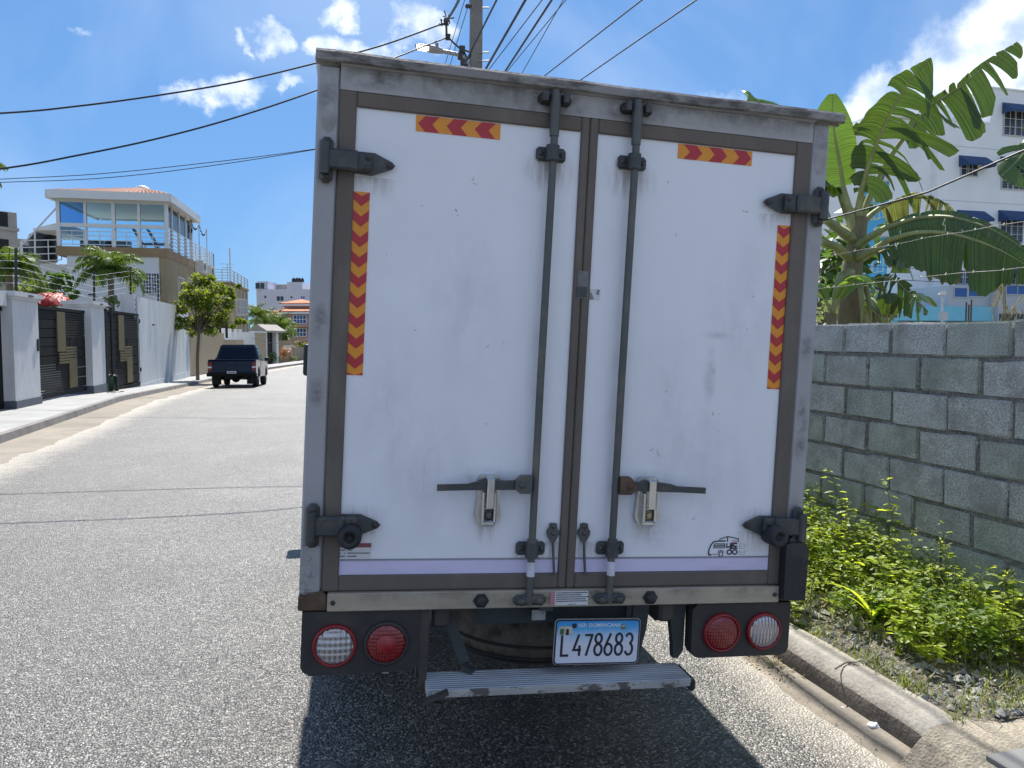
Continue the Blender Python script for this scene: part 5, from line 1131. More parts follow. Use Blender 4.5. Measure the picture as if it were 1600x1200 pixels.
# ------------------------------------------------------------------ buildings: helpers
class Face:
    """a vertical plane: origin on the ground, unit right vector, outward normal"""
    def __init__(s, o, ang):      # ang: clockwise turn of the right vector seen from above
        s.o = V(o); s.r = V((math.cos(ang), -math.sin(ang), 0)); s.n = V((-math.sin(ang), -math.cos(ang), 0)); s.u = V((0,0,1))
    def at(s, px, py):            # where the sight line of a survey pixel meets the plane: (along, height)
        k = ray(px, py); t = (s.o-EYE).dot(s.n)/k.dot(s.n); p = EYE+k*t-s.o; return p.dot(s.r), p.z+s.o.z
    def p(s, a, z, out=0): return s.o + s.r*a + V((0,0,z-s.o.z)) + s.n*out
    def box(s, b, a0, a1, z0, z1, o0, o1, m=0): return b.obox((s.p(a0,z0,o0)+s.p(a1,z1,o1))/2, (s.r*(a1-a0)/2, V((0,0,(z1-z0)/2)), s.n*(o1-o0)/2), m)
    def rect(s, x0, y0, x1, y1):  # from a pixel rectangle
        a0, z1 = s.at(x0, y0); a1, z0 = s.at(x1, y1); return a0, a1, min(z0,z1), max(z0,z1)
M['white_wall'] = mat('white_render', (.80,.82,.84), .8, var=.04, scale=.6, dirt=(.66,.68,.70), damt=.4, dscale=.5, bump=.1, bscale=12)
M['house_white'] = mat('house_white_render', (.62,.63,.64), .8, var=.06, scale=.7, dirt=(.45,.45,.45), damt=.5, dscale=.7)
M['tan'] = mat('tan_render', (.30,.235,.145), .85, var=.12, scale=.8, dirt=(.20,.155,.10), damt=.6, dscale=.9, stretch=(1,1,.5))
M['tan_wall'] = mat('tan_yard_wall', (.36,.285,.18), .85, var=.12, scale=.8, dirt=(.24,.19,.125), damt=.6, dscale=.8, stretch=(1,1,.4))
M['slabtan'] = mat('tan_slab_edge', (.27,.19,.105), .85, var=.15, scale=1, dirt=(.18,.13,.08), damt=.5, dscale=1.5)
M['grey_wall'] = mat('pale_cement_render', (.50,.54,.57), .85, var=.10, scale=1.3, dirt=(.37,.415,.44), damt=.8, dscale=1.1, dlo=.42, dhi=.65, stretch=(1,1,.35))
M['pillar'] = mat('white_pillar', (.54,.55,.57), .7, var=.06, scale=3, dirt=(.38,.375,.37), damt=.65, dscale=4, dlo=.5, dhi=.75, stretch=(1,1,.25))
M['skirting'] = mat('dark_skirting', (.085,.10,.125), .6, var=.1, scale=4)
M['skyblue'] = mat('blue_render', (.09,.44,.72), .7, var=.08, scale=.8, dirt=(.05,.22,.40), damt=.5, dscale=.7)
M['paleblue'] = mat('pale_blue_band', (.20,.55,.70), .7, var=.06, scale=1)
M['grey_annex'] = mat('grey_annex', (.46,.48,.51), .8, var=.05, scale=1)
M['awning'] = mat('navy_awning', (.020,.060,.155), .8, var=.12, scale=3)
M['frame_white'] = mat('white_metal', (.62,.64,.66), .5, var=.05, scale=4)
M['frame_grey'] = mat('grey_metal', (.42,.46,.50), .5, var=.08, scale=4)
M['pane_dark'] = mat('dark_pane', (.030,.040,.055), .08, var=.2, scale=2)
M['pane_blue'] = mat('blue_pane', (.03,.10,.33), .15, var=.1, scale=2)
M['louvre'] = mat('louvre_slat', (.085,.10,.13), .35, .2, var=.1, scale=4)
M['black_metal'] = mat('black_metal', (.018,.019,.021), .5, var=.2, scale=6)
M['acwhite'] = mat('ac_casing', (.60,.60,.58), .5, var=.06, scale=4)
M['tank'] = mat('black_water_tank', (.012,.015,.022), .45, var=.2, scale=3)
M['terracotta'] = mat('terracotta_tile', (.21,.062,.030), .8, var=.25, scale=3, dirt=(.14,.055,.038), damt=.6, dscale=3)
M['orangetile'] = mat('orange_tile', (.50,.19,.085), .8, var=.2, scale=1.2, dirt=(.32,.12,.06), damt=.5, dscale=1.5)
M['glass'] = glassmat('blue_tinted_glass', (.72,.89,.97), .02)
M['glassdark'] = glassmat('dark_blue_glass', (.30,.52,.74), .05)
M['concrete'] = mat('raw_concrete', (.34,.32,.29), .9, var=.15, scale=.6, dirt=(.22,.20,.18), damt=.6, dscale=.7)
M['void'] = mat('dark_opening', (.018,.02,.024), .9, var=.1)
M['pinkwall'] = mat('pink_render', (.46,.27,.21), .85, var=.1, scale=.7, dirt=(.34,.19,.15), damt=.5, dscale=.9)
M['lilacwall'] = mat('pale_lilac_render', (.55,.55,.62), .85, var=.05, scale=.3)
M['gate'] = mat('gate_charcoal', (.012,.012,.011), .7, .0, var=.15, scale=3, spec=.12)
M['gatelight'] = mat('gate_slat_grey', (.026,.026,.024), .7, .0, var=.1, scale=4, spec=.15)
M['gold'] = mat('gold_panel', (.105,.078,.022), .55, .1, var=.15, scale=5)
M['tarp'] = mat('red_tarpaulin', (.27,.020,.020), .5, var=.25, scale=5, dirt=(.34,.06,.055), damt=.5, dscale=6, spec=.15)
M['bin'] = mat('green_bin', (.015,.07,.03), .5, var=.2, scale=6)

def window(parent, F, a0, a1, z0, z1, nx=2, nz=1, fm='frame_white', pm='pane_dark', bars=0, out=.04, fw=.05, slats=0, sill=True):
    """frame (part), pane, mullions, louvre slats and burglar bars (sub-parts)"""
    b = MB()
    F.box(b, a0-fw, a0, z0-fw, z1+fw, -.02, out); F.box(b, a1, a1+fw, z0-fw, z1+fw, -.02, out); F.box(b, a0, a1, z1, z1+fw, -.02, out); F.box(b, a0, a1, z0-fw, z0, -.02, out)
    for i in range(1, nx): a = a0+(a1-a0)*i/nx; F.box(b, a-fw*.4, a+fw*.4, z0, z1, -.01, out-.005)
    for i in range(1, nz): z = z0+(z1-z0)*i/nz; F.box(b, a0, a1, z-fw*.4, z+fw*.4, -.01, out-.004)
    w = b.build('window', M[fm], parent, world=True)
    b = MB(); F.box(b, a0, a1, z0, z1, -.02, .006); b.build('pane', M[pm], w, world=True)
    if slats:
        b = MB()
        for i in range(slats):
            z = z0+(z1-z0)*(i+.5)/slats; h = (z1-z0)/slats*.5
            b.add([F.p(a0,z-h*.7,.03), F.p(a1,z-h*.7,.03), F.p(a1,z+h*.7,.010), F.p(a0,z+h*.7,.010)], [(0,1,2,3)])
        b.build('louvres', M['louvre'], w, world=True)
    if bars:
        b = MB()
        for i in range(bars+1): a = a0+(a1-a0)*i/bars; F.box(b, a-.012, a+.012, z0, z1, out+.03, out+.054)
        nb = max(2, round((z1-z0)/(a1-a0)*bars*.8))
        for i in range(nb+1): z = z0+(z1-z0)*i/nb; F.box(b, a0, a1, z-.012, z+.012, out+.032, out+.056)
        b.build('burglar_bars', M['frame_white'], w, world=True)
    return w
def aircon(parent, F, a, z, w=.8, h=.55, d=.3, name='air_conditioner'):
    b = MB(); F.box(b, a-w/2, a+w/2, z-h/2, z+h/2, .05, .05+d); o = b.build(name, M['acwhite'], parent, world=True)
    b = MB(); b.lathe(F.p(a-w*.12, z, .05+d), F.n, [(h*.40,0),(h*.40,.015),(h*.36,.015),(h*.34,.0),(h*.08,.0),(h*.08,.02),(0,.02)], 18); b.build('fan_grille', M['louvre'], o, world=True)
    b = MB(); F.box(b, a-w*.45, a+w*.45, z-h/2-.05, z-h/2, -.02, .3); b.build('mounting_arm', M['frame_grey'], o, world=True)
    return o
def awning(parent, F, a0, a1, z0, z1, d=.7):
    b = MB(); n = max(6, int((a1-a0)/.16))
    b.add([F.p(a0,z1,.02), F.p(a1,z1,.02), F.p(a1,z0+.16,d), F.p(a0,z0+.16,d)], [(0,1,2,3)]); b.add([F.p(a0,z1,.02), F.p(a0,z0+.16,d), F.p(a0,z0+.16,.02)], [(0,1,2)]); b.add([F.p(a1,z1,.02), F.p(a1,z0+.16,.02), F.p(a1,z0+.16,d)], [(0,1,2)])
    top, bot = [], []
    for i in range(n*6+1):
        a = a0+(a1-a0)*i/(n*6); top.append(F.p(a, z0+.16, d)); bot.append(F.p(a, z0+.05-.07*abs(math.sin(math.pi*i/6)), d+.01))
    k = len(top); b.add(top+bot, [(i, i+1, k+i+1, k+i) for i in range(k-1)])
    for e in (a0, a1): b.add([F.p(e,z0+.16,.02), F.p(e,z0+.16,d), F.p(e,z0+.02,d), F.p(e,z0+.02,.02)], [(0,1,2,3)])
    return b.build('awning', M['awning'], parent, world=True)

# ------------------------------------------------------------------ white and blue apartment block on the right
def apartments():
    Y = 35.0; F = Face((0, Y, 0), 0)
    t = thing('apartment_block', 'white apartment block with navy scalloped awnings and a blue recessed side behind the banana', 'building', (30, Y, 0))
    A = lambda px, py=400: F.at(px, py)[0]; Z = lambda px, py: F.at(px, py)[1]
    xL, x1, x2 = A(1397, 300), A(1464, 300), A(1549, 150); xR = x2 + 16
    zl, zr = Z(1470, 187), Z(1549, 138)
    b = MB(); F.box(b, x1, x2+.0, 0, zl, -14, 0); F.box(b, x2, xR, 0, zr, -14, .0); F.box(b, xL, x1, 0, zl-.03, -14, -.35)
    b.build('wall', M['white_wall'], t, world=True)
    b = MB(); F.box(b, x1+.0, x2-.02, zl, zr-.25, -9, -2.5); b.build('stair_tower', M['white_wall'], t, world=True)
    b = MB(); F.box(b, x2-.06, xR, zr, zr+.08, -14, .07); F.box(b, xL, x2-.07, zl, zl+.08, -14, .05); b.build('parapet_cap', M['white_wall'], t, world=True)
    b = MB()
    for k in range(1, 5): F.box(b, x1, xR, k*2.98+.35, k*2.98+.38, .0, .008)
    b.build('floor_line', M['grey_annex'], t, world=True)
    F2 = Face((xL, Y+.36, 0), R(-90)); F2.n = V((-1, 0, 0)); L2 = F2.at(1340, 400)[0]
    b = MB(); F2.box(b, .0, L2, 0, F2.at(1380, 268)[1]-.1, -.5, .03); b.build('blue_bay', M['skyblue'], t, world=True)
    for k in range(5):
        zz = F2.at(1386, 252)[1] - k*2.98
        if k: window(t, F2, .25, 1.0, zz, zz+1.2, 2, 1, 'frame_white', 'pane_dark', out=.07)
        if k: window(t, F2, L2-1.2, L2-.5, zz, zz+1.2, 2, 1, 'frame_white', 'pane_dark', out=.07)
        aircon(t, F2, F2.at(1383, 300)[0], zz-.85)
    step = Z(1520, 243) - Z(1520, 328)
    for k in range(5):
        dz = -step*k
        a0, a1, z0, z1 = F.rect(1568, 172, 1602, 214); a1 = a0 + 1.65; z0 += dz; z1 += dz
        if z0 > .5: window(t, F, a0, a1, z0, z1, 2, 1, slats=11, bars=4); awning(t, F, a0-.12, a1+.15, z1-.25, z1+.42)
        a0 += 4.6; a1 += 4.6
        if z0 > .5: window(t, F, a0, a1, z0, z1, 2, 1, slats=11, bars=4); awning(t, F, a0-.12, a1+.15, z1-.25, z1+.42)
        if k < 4:
            a0, a1, z0, z1 = F.rect(1500.5, 253, 1526, 276); z0 += dz; z1 += dz
            window(t, F, a0, a1, z0, z1, 2, 1, slats=6, bars=3)
            if k < 2: awning(t, F, a0-.12, a0+1.78, z1-.30, z1+.36)
    # low annex in front
    Fa = Face((0, Y-3.5, 0), 0); t2 = thing('annex', 'low grey annex with blue panels and pale blue band below the white block', 'building', (28, Y-3.5, 0))
    a0 = Fa.at(1395, 480)[0]; a1 = Fa.at(1554, 480)[0]; z1 = Fa.at(1500, 479)[1]
    b = MB(); Fa.box(b, a0, a1, z1-.72, z1, -3, .05); b.build('blue_band', M['paleblue'], t2, world=True)
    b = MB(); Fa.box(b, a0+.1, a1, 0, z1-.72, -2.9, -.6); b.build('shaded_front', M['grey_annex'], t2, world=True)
    b = MB()
    for k in range(5): a = a0+.2+k*(a1-a0-.4)/4; Fa.box(b, a-.14, a+.14, 0, z1-.72, -.3, -.02)
    b.build('column', M['paleblue'], t2, world=True)
    q = Fa.rect(1487, 446, 1554, 479); b = MB(); Fa.box(b, q[0], q[1], z1, q[3], -3, -.2); b.build('grey_upper_wall', M['grey_annex'], t2, world=True)
    Fb = Face((0, Y-3.5-.0, 0), 0)
    for r_ in ((1491,450,1510,464),(1513,449,1533,463)): window(t2, Face((0, Y-3.3, 0), 0), *Face((0, Y-3.3, 0), 0).rect(*r_), nx=1, pm='pane_blue', fm='frame_grey')
    q = Fa.rect(1553, 444, 1640, 500); b = MB(); Fa.box(b, q[0], q[1]+4, 0, q[3], -3, .3); b.build('grey_wing', M['grey_annex'], t2, world=True)
    Fc = Face((0, Y-3.8, 0), 0)
    window(t2, Fc, *Fc.rect(1572,447,1606,460), nx=2, pm='pane_blue', fm='frame_grey')
    window(t2, Fc, *Fc.rect(1560,490,1640,502), nx=3, pm='pane_dark', fm='frame_grey')
    # thin mast with a lamp bracket, and starter bars
    c = P(1473, 500, 20); t3 = thing('bracket_mast', 'short grey mast with meter box rising over the wall before the blue band', 'mast', (c.x, c.y, 0))
    b = MB(); b.tube([V((c.x,c.y,0)), P(1473.5,455,20)], .03, 8); b.build('pole', M['frame_grey'], t3, world=True)
    b = MB(); e = P(1473,458,20); b.obox(e, (V((.07,0,0)), V((0,.04,0)), V((0,0,.05)))); b.tube([e, P(1466,461,20)], .03, 6); b.build('lamp_bracket', M['acwhite'], t3, world=True)
    b = MB(); e = P(1474,494,19.9); b.obox(e, (V((.09,0,0)), V((0,.06,0)), V((0,0,.11)))); b.build('meter_box', M['frame_grey'], t3, world=True)
    for k, (px, py) in enumerate(((1510,472),(1514,476),(1518,468))):
        e = P(px, py, 21); b = MB(); b.tube([V((e.x,e.y,0)), e], .022, 5); o = b.build('starter_bar', M['rust']); tag(o, ('left','middle','right')[k]+' one of three bare steel bars standing before the pale blue band', 'steel bar', 'starter bars beyond the wall')
apartments()

# ------------------------------------------------------------------ gates and yard walls along the left sidewalk
GZ = .13
def yard_front():
    g0, g1 = P(53, 631, 17.7), P(218, 600, 27.5); g0.z = g1.z = GZ
    ang = -math.atan2(g1.y-g0.y, g1.x-g0.x); F = Face(g0, ang)
    F.n = V((math.sin(-ang)*1, -math.cos(-ang), 0)); F.n = F.r.cross(V((0,0,1)))
    A = lambda px, py=540: F.at(px, py)[0]; Z = lambda px, py: F.at(px, py)[1]
    def pillar(x0, x1, ytop, lab):
        a0, a1 = A(x0), A(x1); zt = Z((x0+x1)/2, ytop); c = F.p((a0+a1)/2, 0)
        t = thing('gate_pillar', lab, 'pillar', (c.x, c.y, GZ)); w = a1-a0
        b = MB(); F.box(b, a0, a1, -.35, zt-.16, -.5, .16); b.build('shaft', M['pillar'], t, world=True)
        b = MB(); F.box(b, a0-.05, a1+.05, zt-.16, zt-.10, -.55, .21); F.box(b, a0-.09, a1+.09, zt-.10, zt, -.58, .25); b.build('cap', M['pillar'], t, world=True)
        b = MB(); F.box(b, a0-.02, a1+.02, -.35, GZ+.18, -.52, .185); b.build('skirting', M['skirting'], t, world=True)
        b = MB(); F.box(b, a0+w*.45, a0+w*.62, zt-.08, zt-.05, .25, .27); b.build('spot_lamp', M['black_metal'], t, world=True)
        return t, a0, a1, zt
    t1, pa0, pa1, zt1 = pillar(8, 49, 458, 'larger white gate pillar at the left with dark skirting and a small intercom')
    b = MB(); F.box(b, pa1-.14, pa1-.05, 1.35, 1.62, .16, .19); b.build('intercom', M['black_metal'], t1, world=True)
    b = MB(); F.box(b, pa0-4.6, pa0-.1, zt1-.32, zt1-.03, -.45, .1); b.build('lintel', M['pillar'], t1, world=True)
    t2, qa0, qa1, zt2 = pillar(134, 155, 472, 'slim white gate pillar standing between the two charcoal gates')
    # the garage shutter at the far left
    c = F.p(pa0-2, 0); t = thing('garage_gate', 'dark grey ribbed garage gate at the left edge beside the white pillar', 'gate', (c.x, c.y, GZ))
    for k in range(16): b = MB(); F.box(b, pa0-.02-.26*(k+1), pa0-.035-.26*k, GZ+.03, zt1-.34, -.10-.012*(k % 2), -.05-.012*(k % 2)); b.build('panel', M['gate'], t, world=True)
    b = MB(); F.box(b, pa0-4.4, pa0-.03, zt1-.42, zt1-.335, -.12, -.02); b.build('frame', M['gate'], t, world=True)
    def gate(x0, x1, ytl, lab, seed, arch):
        a0, a1 = A(x0), A(x1); zt = Z(x0+2, ytl); zb = GZ+.06 if seed == 1 else -.03; w = a1-a0; h = zt-zb; rnd = random.Random(seed)
        c = F.p((a0+a1)/2, 0); t = thing('metal_gate', lab, 'gate', (c.x, c.y, GZ))
        b = MB(); s = .07
        F.box(b, a0, a0+s, zb, zt, -.06, .0); F.box(b, a1-s, a1, zb, zt, -.06, .0); F.box(b, a0+s, a1-s, zt-.08, zt, -.06, .0); F.box(b, a0+s, a1-s, zb, zb+.12, -.06, .0)
        b.build('gate_frame', M['gate'], t, world=True)
        g = lambda f: a0+w*f; z = lambda f: zb+h*f
        def slab(f0, f1, z0, z1, m, out=0.0, nm='slat'): b = MB(); F.box(b, g(f0), g(f1), z(z0), z(z1), -.045+out, -.015+out); b.build(nm, M[m], t, world=True)
        s0 = s/w
        n = 6
        for k in range(n): q0 = .36+.60*k/n; slab(s0, .42, q0+.004, q0+.60/n-.004, 'gate', 0, 'plank')
        for k in range(11): q0 = .06+.30*k/11; slab(s0, .50, q0+.002, q0+.30/11-.005, 'gatelight' if k < 8 else 'gate', 0)
        for k in range(10): q0 = .66+.30*k/10; slab(.57, 1-s0, q0+.002, q0+.03-.007, 'gatelight')
        for k in range(5): q0 = .06+.60*k/5; slab(.66, 1-s0, q0+.004, q0+.12-.004, 'gate', 0, 'plank')
        slab(.50, .66, .06, .30, 'gate', -.004, 'plank'); slab(.42, .66, .30, .96, 'gate', -.006, 'plank')
        # gold zigzag
        slab(.42, .562, .50, .955, 'gold', .03, 'gold_panel'); slab(.62, .77, .07, .40, 'gold', .03, 'gold_panel')
        for k in range(6): q0 = .36+.20*k/6; slab(.44 if k < 4 else .565, .77 if k > 0 else .62, q0+.002, q0+.2/6-.006, 'gold', .031, 'gold_slat')
        b = MB(); F.box(b, a0+.02, a1-.02, zb+(.02 if seed == 2 else h*.36), zt-.05, -.075, -.065); b.build('backing', M['gate'], t, world=True)
        for e, zz in ((a0-.04, z(.92)), (a1+.04, z(.9)), (a1+.05, z(.22))): b = MB(); b.cyl(F.p(e, zz-.07, .0), F.p(e, zz+.07, .0), .035, 8); b.build('hinge', M['black_metal'], t, world=True)
        if arch:
            b = MB(); e0, e1 = a0-.02, a0+w*.13
            b.tube(smooth_path([F.p(e0,zb,.16), F.p(e0,zt-.1,.16), F.p(e0+.04,zt+.05,.16), F.p(e1-.04,zt+.07,.16), F.p(e1,zt-.05,.16), F.p(e1,zb,.16)], 30), .045, 8); b.build('guide_post', M['black_metal'], t, world=True)
    gate(48.5, 136, 476, 'larger charcoal slatted gate with a gold zigzag panel beside the big white pillar', 1, False)
    gate(157, 218, 483, 'smaller charcoal gate with a gold zigzag and black guide post beside the pale cement wall', 2, True)
    # pale cement wall
    h0, h1 = P(219, 600, 27.6), P(297, 592, 40); h0.z = h1.z = GZ; an = -math.atan2(h1.y-h0.y, h1.x-h0.x); K = Face(h0, an); K.n = K.r.cross(V((0,0,1)))
    L = (h1-h0).length; zt0 = K.at(222, 465)[1]; zt1_ = K.at(290, 480)[1]; c = h0.lerp(h1, .5)
    t = thing('cement_wall', 'pale grey rendered yard wall with two small spouts and their long thin shadows', 'wall', (c.x, c.y, GZ))
    b = MB(); b.prism([K.p(-.05,-.8,0), K.p(L,-.8,0), K.p(L,zt1_,0), K.p(-.05,zt0,0)], -K.n*.2); b.build('wall_face', M['grey_wall'], t, world=True)
    b = MB(); K.box(b, .0, L, -.8, -.02, 0, .012); b.build('skirting', M['grey_wall'], t, world=True)
    b = MB(); K.box(b, -.35, -.055, GZ+2.2, zt0+.05, -.5, -.05); q = b.build('wall_post', M['pillar'], t, world=True)
    b = MB()
    for zz in (.12, .30, .48): b.lathe(K.p(-.2, zt0-zz, -.05), K.n, [(.035,0),(.035,.01),(0,.012)], 8)
    b.build('bolt', M['black_metal'], t, world=True)
    for px, py in ((238, 507), (277, 512)):
        a, z = K.at(px, py); b = MB(); b.cyl(K.p(a, z, -.05), K.p(a, z-.01, .085), .035, 10); b.build('spout', M['black_metal'], t, world=True)
    # white return wall behind the second gate
    b = MB(); c2 = F.p(A(190), 0, -1.6); Fr = Face(c2, ang); Fr.n = F.n; Fr.box(b, -1.2, 2.0, 0, 2.45, -.15, 0); o = b.build('inner_wall', M['house_white']); tag(o, 'low white inner wall just showing above the smaller gate', 'wall')
    # tan yard wall further on
    k0, k1 = P(297, 591.5, 40), P(382, 576, 56); k0.z = k1.z = 0
    t = thing('tan_yard_wall', 'tan rendered yard wall running behind the street tree and the pickup', 'wall', ((k0+k1)/2).to_tuple()); an = -math.atan2(k1.y-k0.y, k1.x-k0.x); Q = Face(k0, an); Q.n = Q.r.cross(V((0,0,1))); L = (k1-k0).length
    zw = Q.at(310, 519)[1]; zw2 = Q.at(362, 531)[1]; az = Q.at(350, 540)[0]; zw3 = Q.at(385, 534)[1]
    b = MB(); Q.box(b, -.02, az, -.8, zw, -.2, 0); Q.box(b, az, L, -.8, zw2, -.2, -.01); b.build('wall_face', M['tan_wall'], t, world=True)
    b = MB(); Q.box(b, az, az+4.2, zw2, zw2+.12, -.24, .05); b.build('white_coping', M['frame_white'], t, world=True)
    for px in (352, 362, 371, 378): a = Q.at(px, 540)[0]; b = MB(); Q.box(b, a-.12, a+.12, zw2+.12, zw2+.75, -.2, .0); b.build('post', M['house_white'], t, world=True)
    # garage block piece between
    r0, r1 = G(399, 571, GZ), G(414, 568, GZ); an = -math.atan2(r1.y-r0.y, r1.x-r0.x); Q2 = Face(P(397, 560, 57), R(-74)); Q2.n = Q2.r.cross(V((0,0,1)))
    t = thing('tan_side_wall', 'short tan wall with pale coping beyond the pickup, beside the roofed gateway', 'wall', P(403, 565, 57).to_tuple())
    b = MB(); a1 = Q2.at(416, 540)[0]; zt = Q2.at(400, 520)[1]; Q2.box(b, 0, a1, -.8, zt, -.25, 0); b.build('wall_face', M['tan_wall'], t, world=True)
    b = MB(); Q2.box(b, -.05, a1, zt, zt+.12, -.3, .05); b.build('coping', M['house_white'], t, world=True)
    Q3 = Face(P(396.5, 560, 56.8), R(12)); b = MB(); Q3.box(b, -1.6, .05, -.8, zt+.05, -.2, 0); b.build('white_end', M['house_white'], t, world=True)
    # roofed gateway
    c = P(425, 566, 62); t = thing('gateway', 'small roofed gateway with white eaves and a dark door further up the street', 'gateway', (c.x, c.y, 0)); S = Face((c.x, c.y, 0), R(-50)); S.n = S.r.cross(V((0,0,1)))
    b = MB(); S.box(b, -.75, -.50, -.8, 2.3, -.9, 0); S.box(b, .55, .80, -.8, 2.3, -.9, 0); b.build('jamb', M['house_white'], t, world=True)
    b = MB(); S.box(b, -.5, .55, -.4, 2.25, -.5, -.42); b.build('door', M['black_metal'], t, world=True)
    b = MB(); e = [S.p(-1.1,2.3,.5), S.p(1.1,2.3,.5), S.p(1.1,2.3,-1.4), S.p(-1.1,2.3,-1.4)]; f = [S.p(-1.1,2.8,-.45), S.p(1.1,2.8,-.45)]
    b.add(e+f+[q-V((0,0,.14)) for q in e], [(0,1,5,4),(2,3,4,5),(0,4,3),(1,2,5),(6,7,8,9),(0,1,7,6),(1,2,8,7),(2,3,9,8),(3,0,6,9)]); b.build('roof', M['concrete'], t, world=True)
    return F, K
YF, YK = yard_front()

def street_bits():
    # black fence posts with thin wires above gates and walls
    pts = [(25,388,452,18.0),(147,424,474,23.6),(204,417,462,28.0),(247,432,472,32.5)]; tops = []
    labs = ('black electric fence post above the big white pillar', 'black electric fence post above the slim white pillar', 'black electric fence post at the near end of the pale cement wall', 'black electric fence post above the middle of the pale cement wall')
    for (px, y0, y1, d), lab in zip(pts, labs):
        a, c = P(px, y0, d), P(px, y1, d); t = thing('fence_post', lab, 'post', c, 0, 'electric fence posts'); b = MB(); b.cyl(c-V((0,0,.1)), a, .035, 8); b.build('pole', M['black_metal'], t, world=True)
        for k in range(5): b = MB(); b.cyl(c.lerp(a, .15+.18*k)-V((.06,0,0)), c.lerp(a, .15+.18*k)+V((.06,0,0)), .018, 6); b.build('insulator', M['frame_white'], t, world=True)
        tops.append((c, a))
    for k in range(5):
        b = MB(); b.tube([q[0].lerp(q[1], .15+.18*k)+V((.06,0,0)) for q in [(tops[0][0]-V((2,-.0,0)), tops[0][1]-V((2,0,0)))]+tops], .004, 4, 0, False); o = b.build('fence_wire', M['frame_grey']); tag(o, ('lowest','second lowest','middle','second highest','topmost')[k]+' thin electric fence wire strung between the black posts over the gates', 'wire', 'electric fence wires')
    # green bin
    c = P(173, 611, 23.6); c.z = zp(c.y)+.15; t = thing('waste_bin', 'small green bin with black lid standing in front of the smaller gate', 'bin', c)
    b = MB(); b.lathe(c, (0,0,1), [(0,0),(.14,0),(.17,.42),(.175,.44),(0,.44)], 18); b.build('body', M['bin'], t, world=True)
    b = MB(); b.lathe(c+V((0,0,.44)), (0,0,1), [(.19,0),(.19,.03),(.12,.06),(0,.07)], 18); b.build('lid', M['black_metal'], t, world=True)
    b = MB(); b.cyl(c+V((.2,-.1,0)), c+V((.2,-.1,.45)), .05, 8); b.build('side_wheel', M['black_metal'], t, world=True)
    # fallen dry leaves on the sidewalk
    c = P(177, 619, 21.5); c.z = zp(c.y)+.17; b = MB(); r_ = random.Random(1)
    for k in range(9): a = r_.uniform(0,6.28); leaf4(b, c+V((r_.uniform(-.15,.15), r_.uniform(-.1,.1), .0)), V((math.cos(a), math.sin(a)*.6, .25)), V((0,0,1)), .2, .06)
    o = b.build('dead_leaves', M['bark'], recalc=False); tag(o, 'little heap of dark dead leaves on the sidewalk before the smaller gate', 'leaves')
    # red tarpaulin heaped behind the gate
    bm = bmesh.new(); bmesh.ops.create_grid(bm, x_segments=54, y_segments=30, size=1)
    c = P(86, 482, 23.9)
    for v in bm.verts:
        x, y = v.co.x, v.co.y; h = max(0, (1-((x+.15)*1.05)**2))*max(0, 1-y*y*.9)
        v.co = V((x*.80, y*.7, .46*h**.6*(1+.28*mnoise.noise((x*2.3, y*2.3, 5))) + .10*abs(mnoise.noise((x*5, y*4, 2))) + .05*mnoise.noise((x*11, y*9, 3)) - .16*(x > .3)*(x-.3)))
    t = thing('tarpaulin_heap', 'crumpled red tarpaulin heaped on a load just above the larger gate', 'tarpaulin', (c.x, c.y, GZ))
    b = MB(); b.addbm(bm, 0, True); b.v = [tuple(V(p)+c-V((0,0,.02))) for p in b.v]; b.build('cover', M['tarp'], t, world=True)
    b = MB(); b.box(c.x-.62, c.x+.5, c.y-.5, c.y+.5, GZ, c.z-.05); b.build('load', M['concrete'], t, world=True)
street_bits()

# ------------------------------------------------------------------ house with the glazed roof terrace
def roof_tiles(b, e0, e1, r0, r1, n, rows):
    """ridged tiles between an eave e0-e1 and a ridge r0-r1"""
    for i in range(n):
        f = (i+.5)/n; a = e0.lerp(e1, f); c = r0.lerp(r1, f); w = (e1-e0).length/n*.5; wr = max(.015, (r1-r0).length/n*.5); k = rows
        b.tube([a.lerp(c, j/k)+V((0,0,.02+(.025 if j % 2 else 0))) for j in range(k+1)], [w+(wr-w)*j/k for j in range(k+1)], 6, 0, False)
def rails(parent, pts0, pts1, n, r_, name='railing', mid=None, m='frame_white', posts=6, w=.05):
    """horizontal railing between a lower and an upper line"""
    b = MB()
    for k in range(n): f = k/(n-1); b.bar(pts0[0].lerp(pts1[0], f), pts0[1].lerp(pts1[1], f), r_, r_)
    o = b.build(name, M[m], parent, world=True)
    for k in range(posts+1): f = k/posts; b = MB(); b.bar(pts0[0].lerp(pts0[1], f), pts1[0].lerp(pts1[1], f), w, w, (1,0,0)); b.build('rail_post', M[m], o, world=True)
    return o
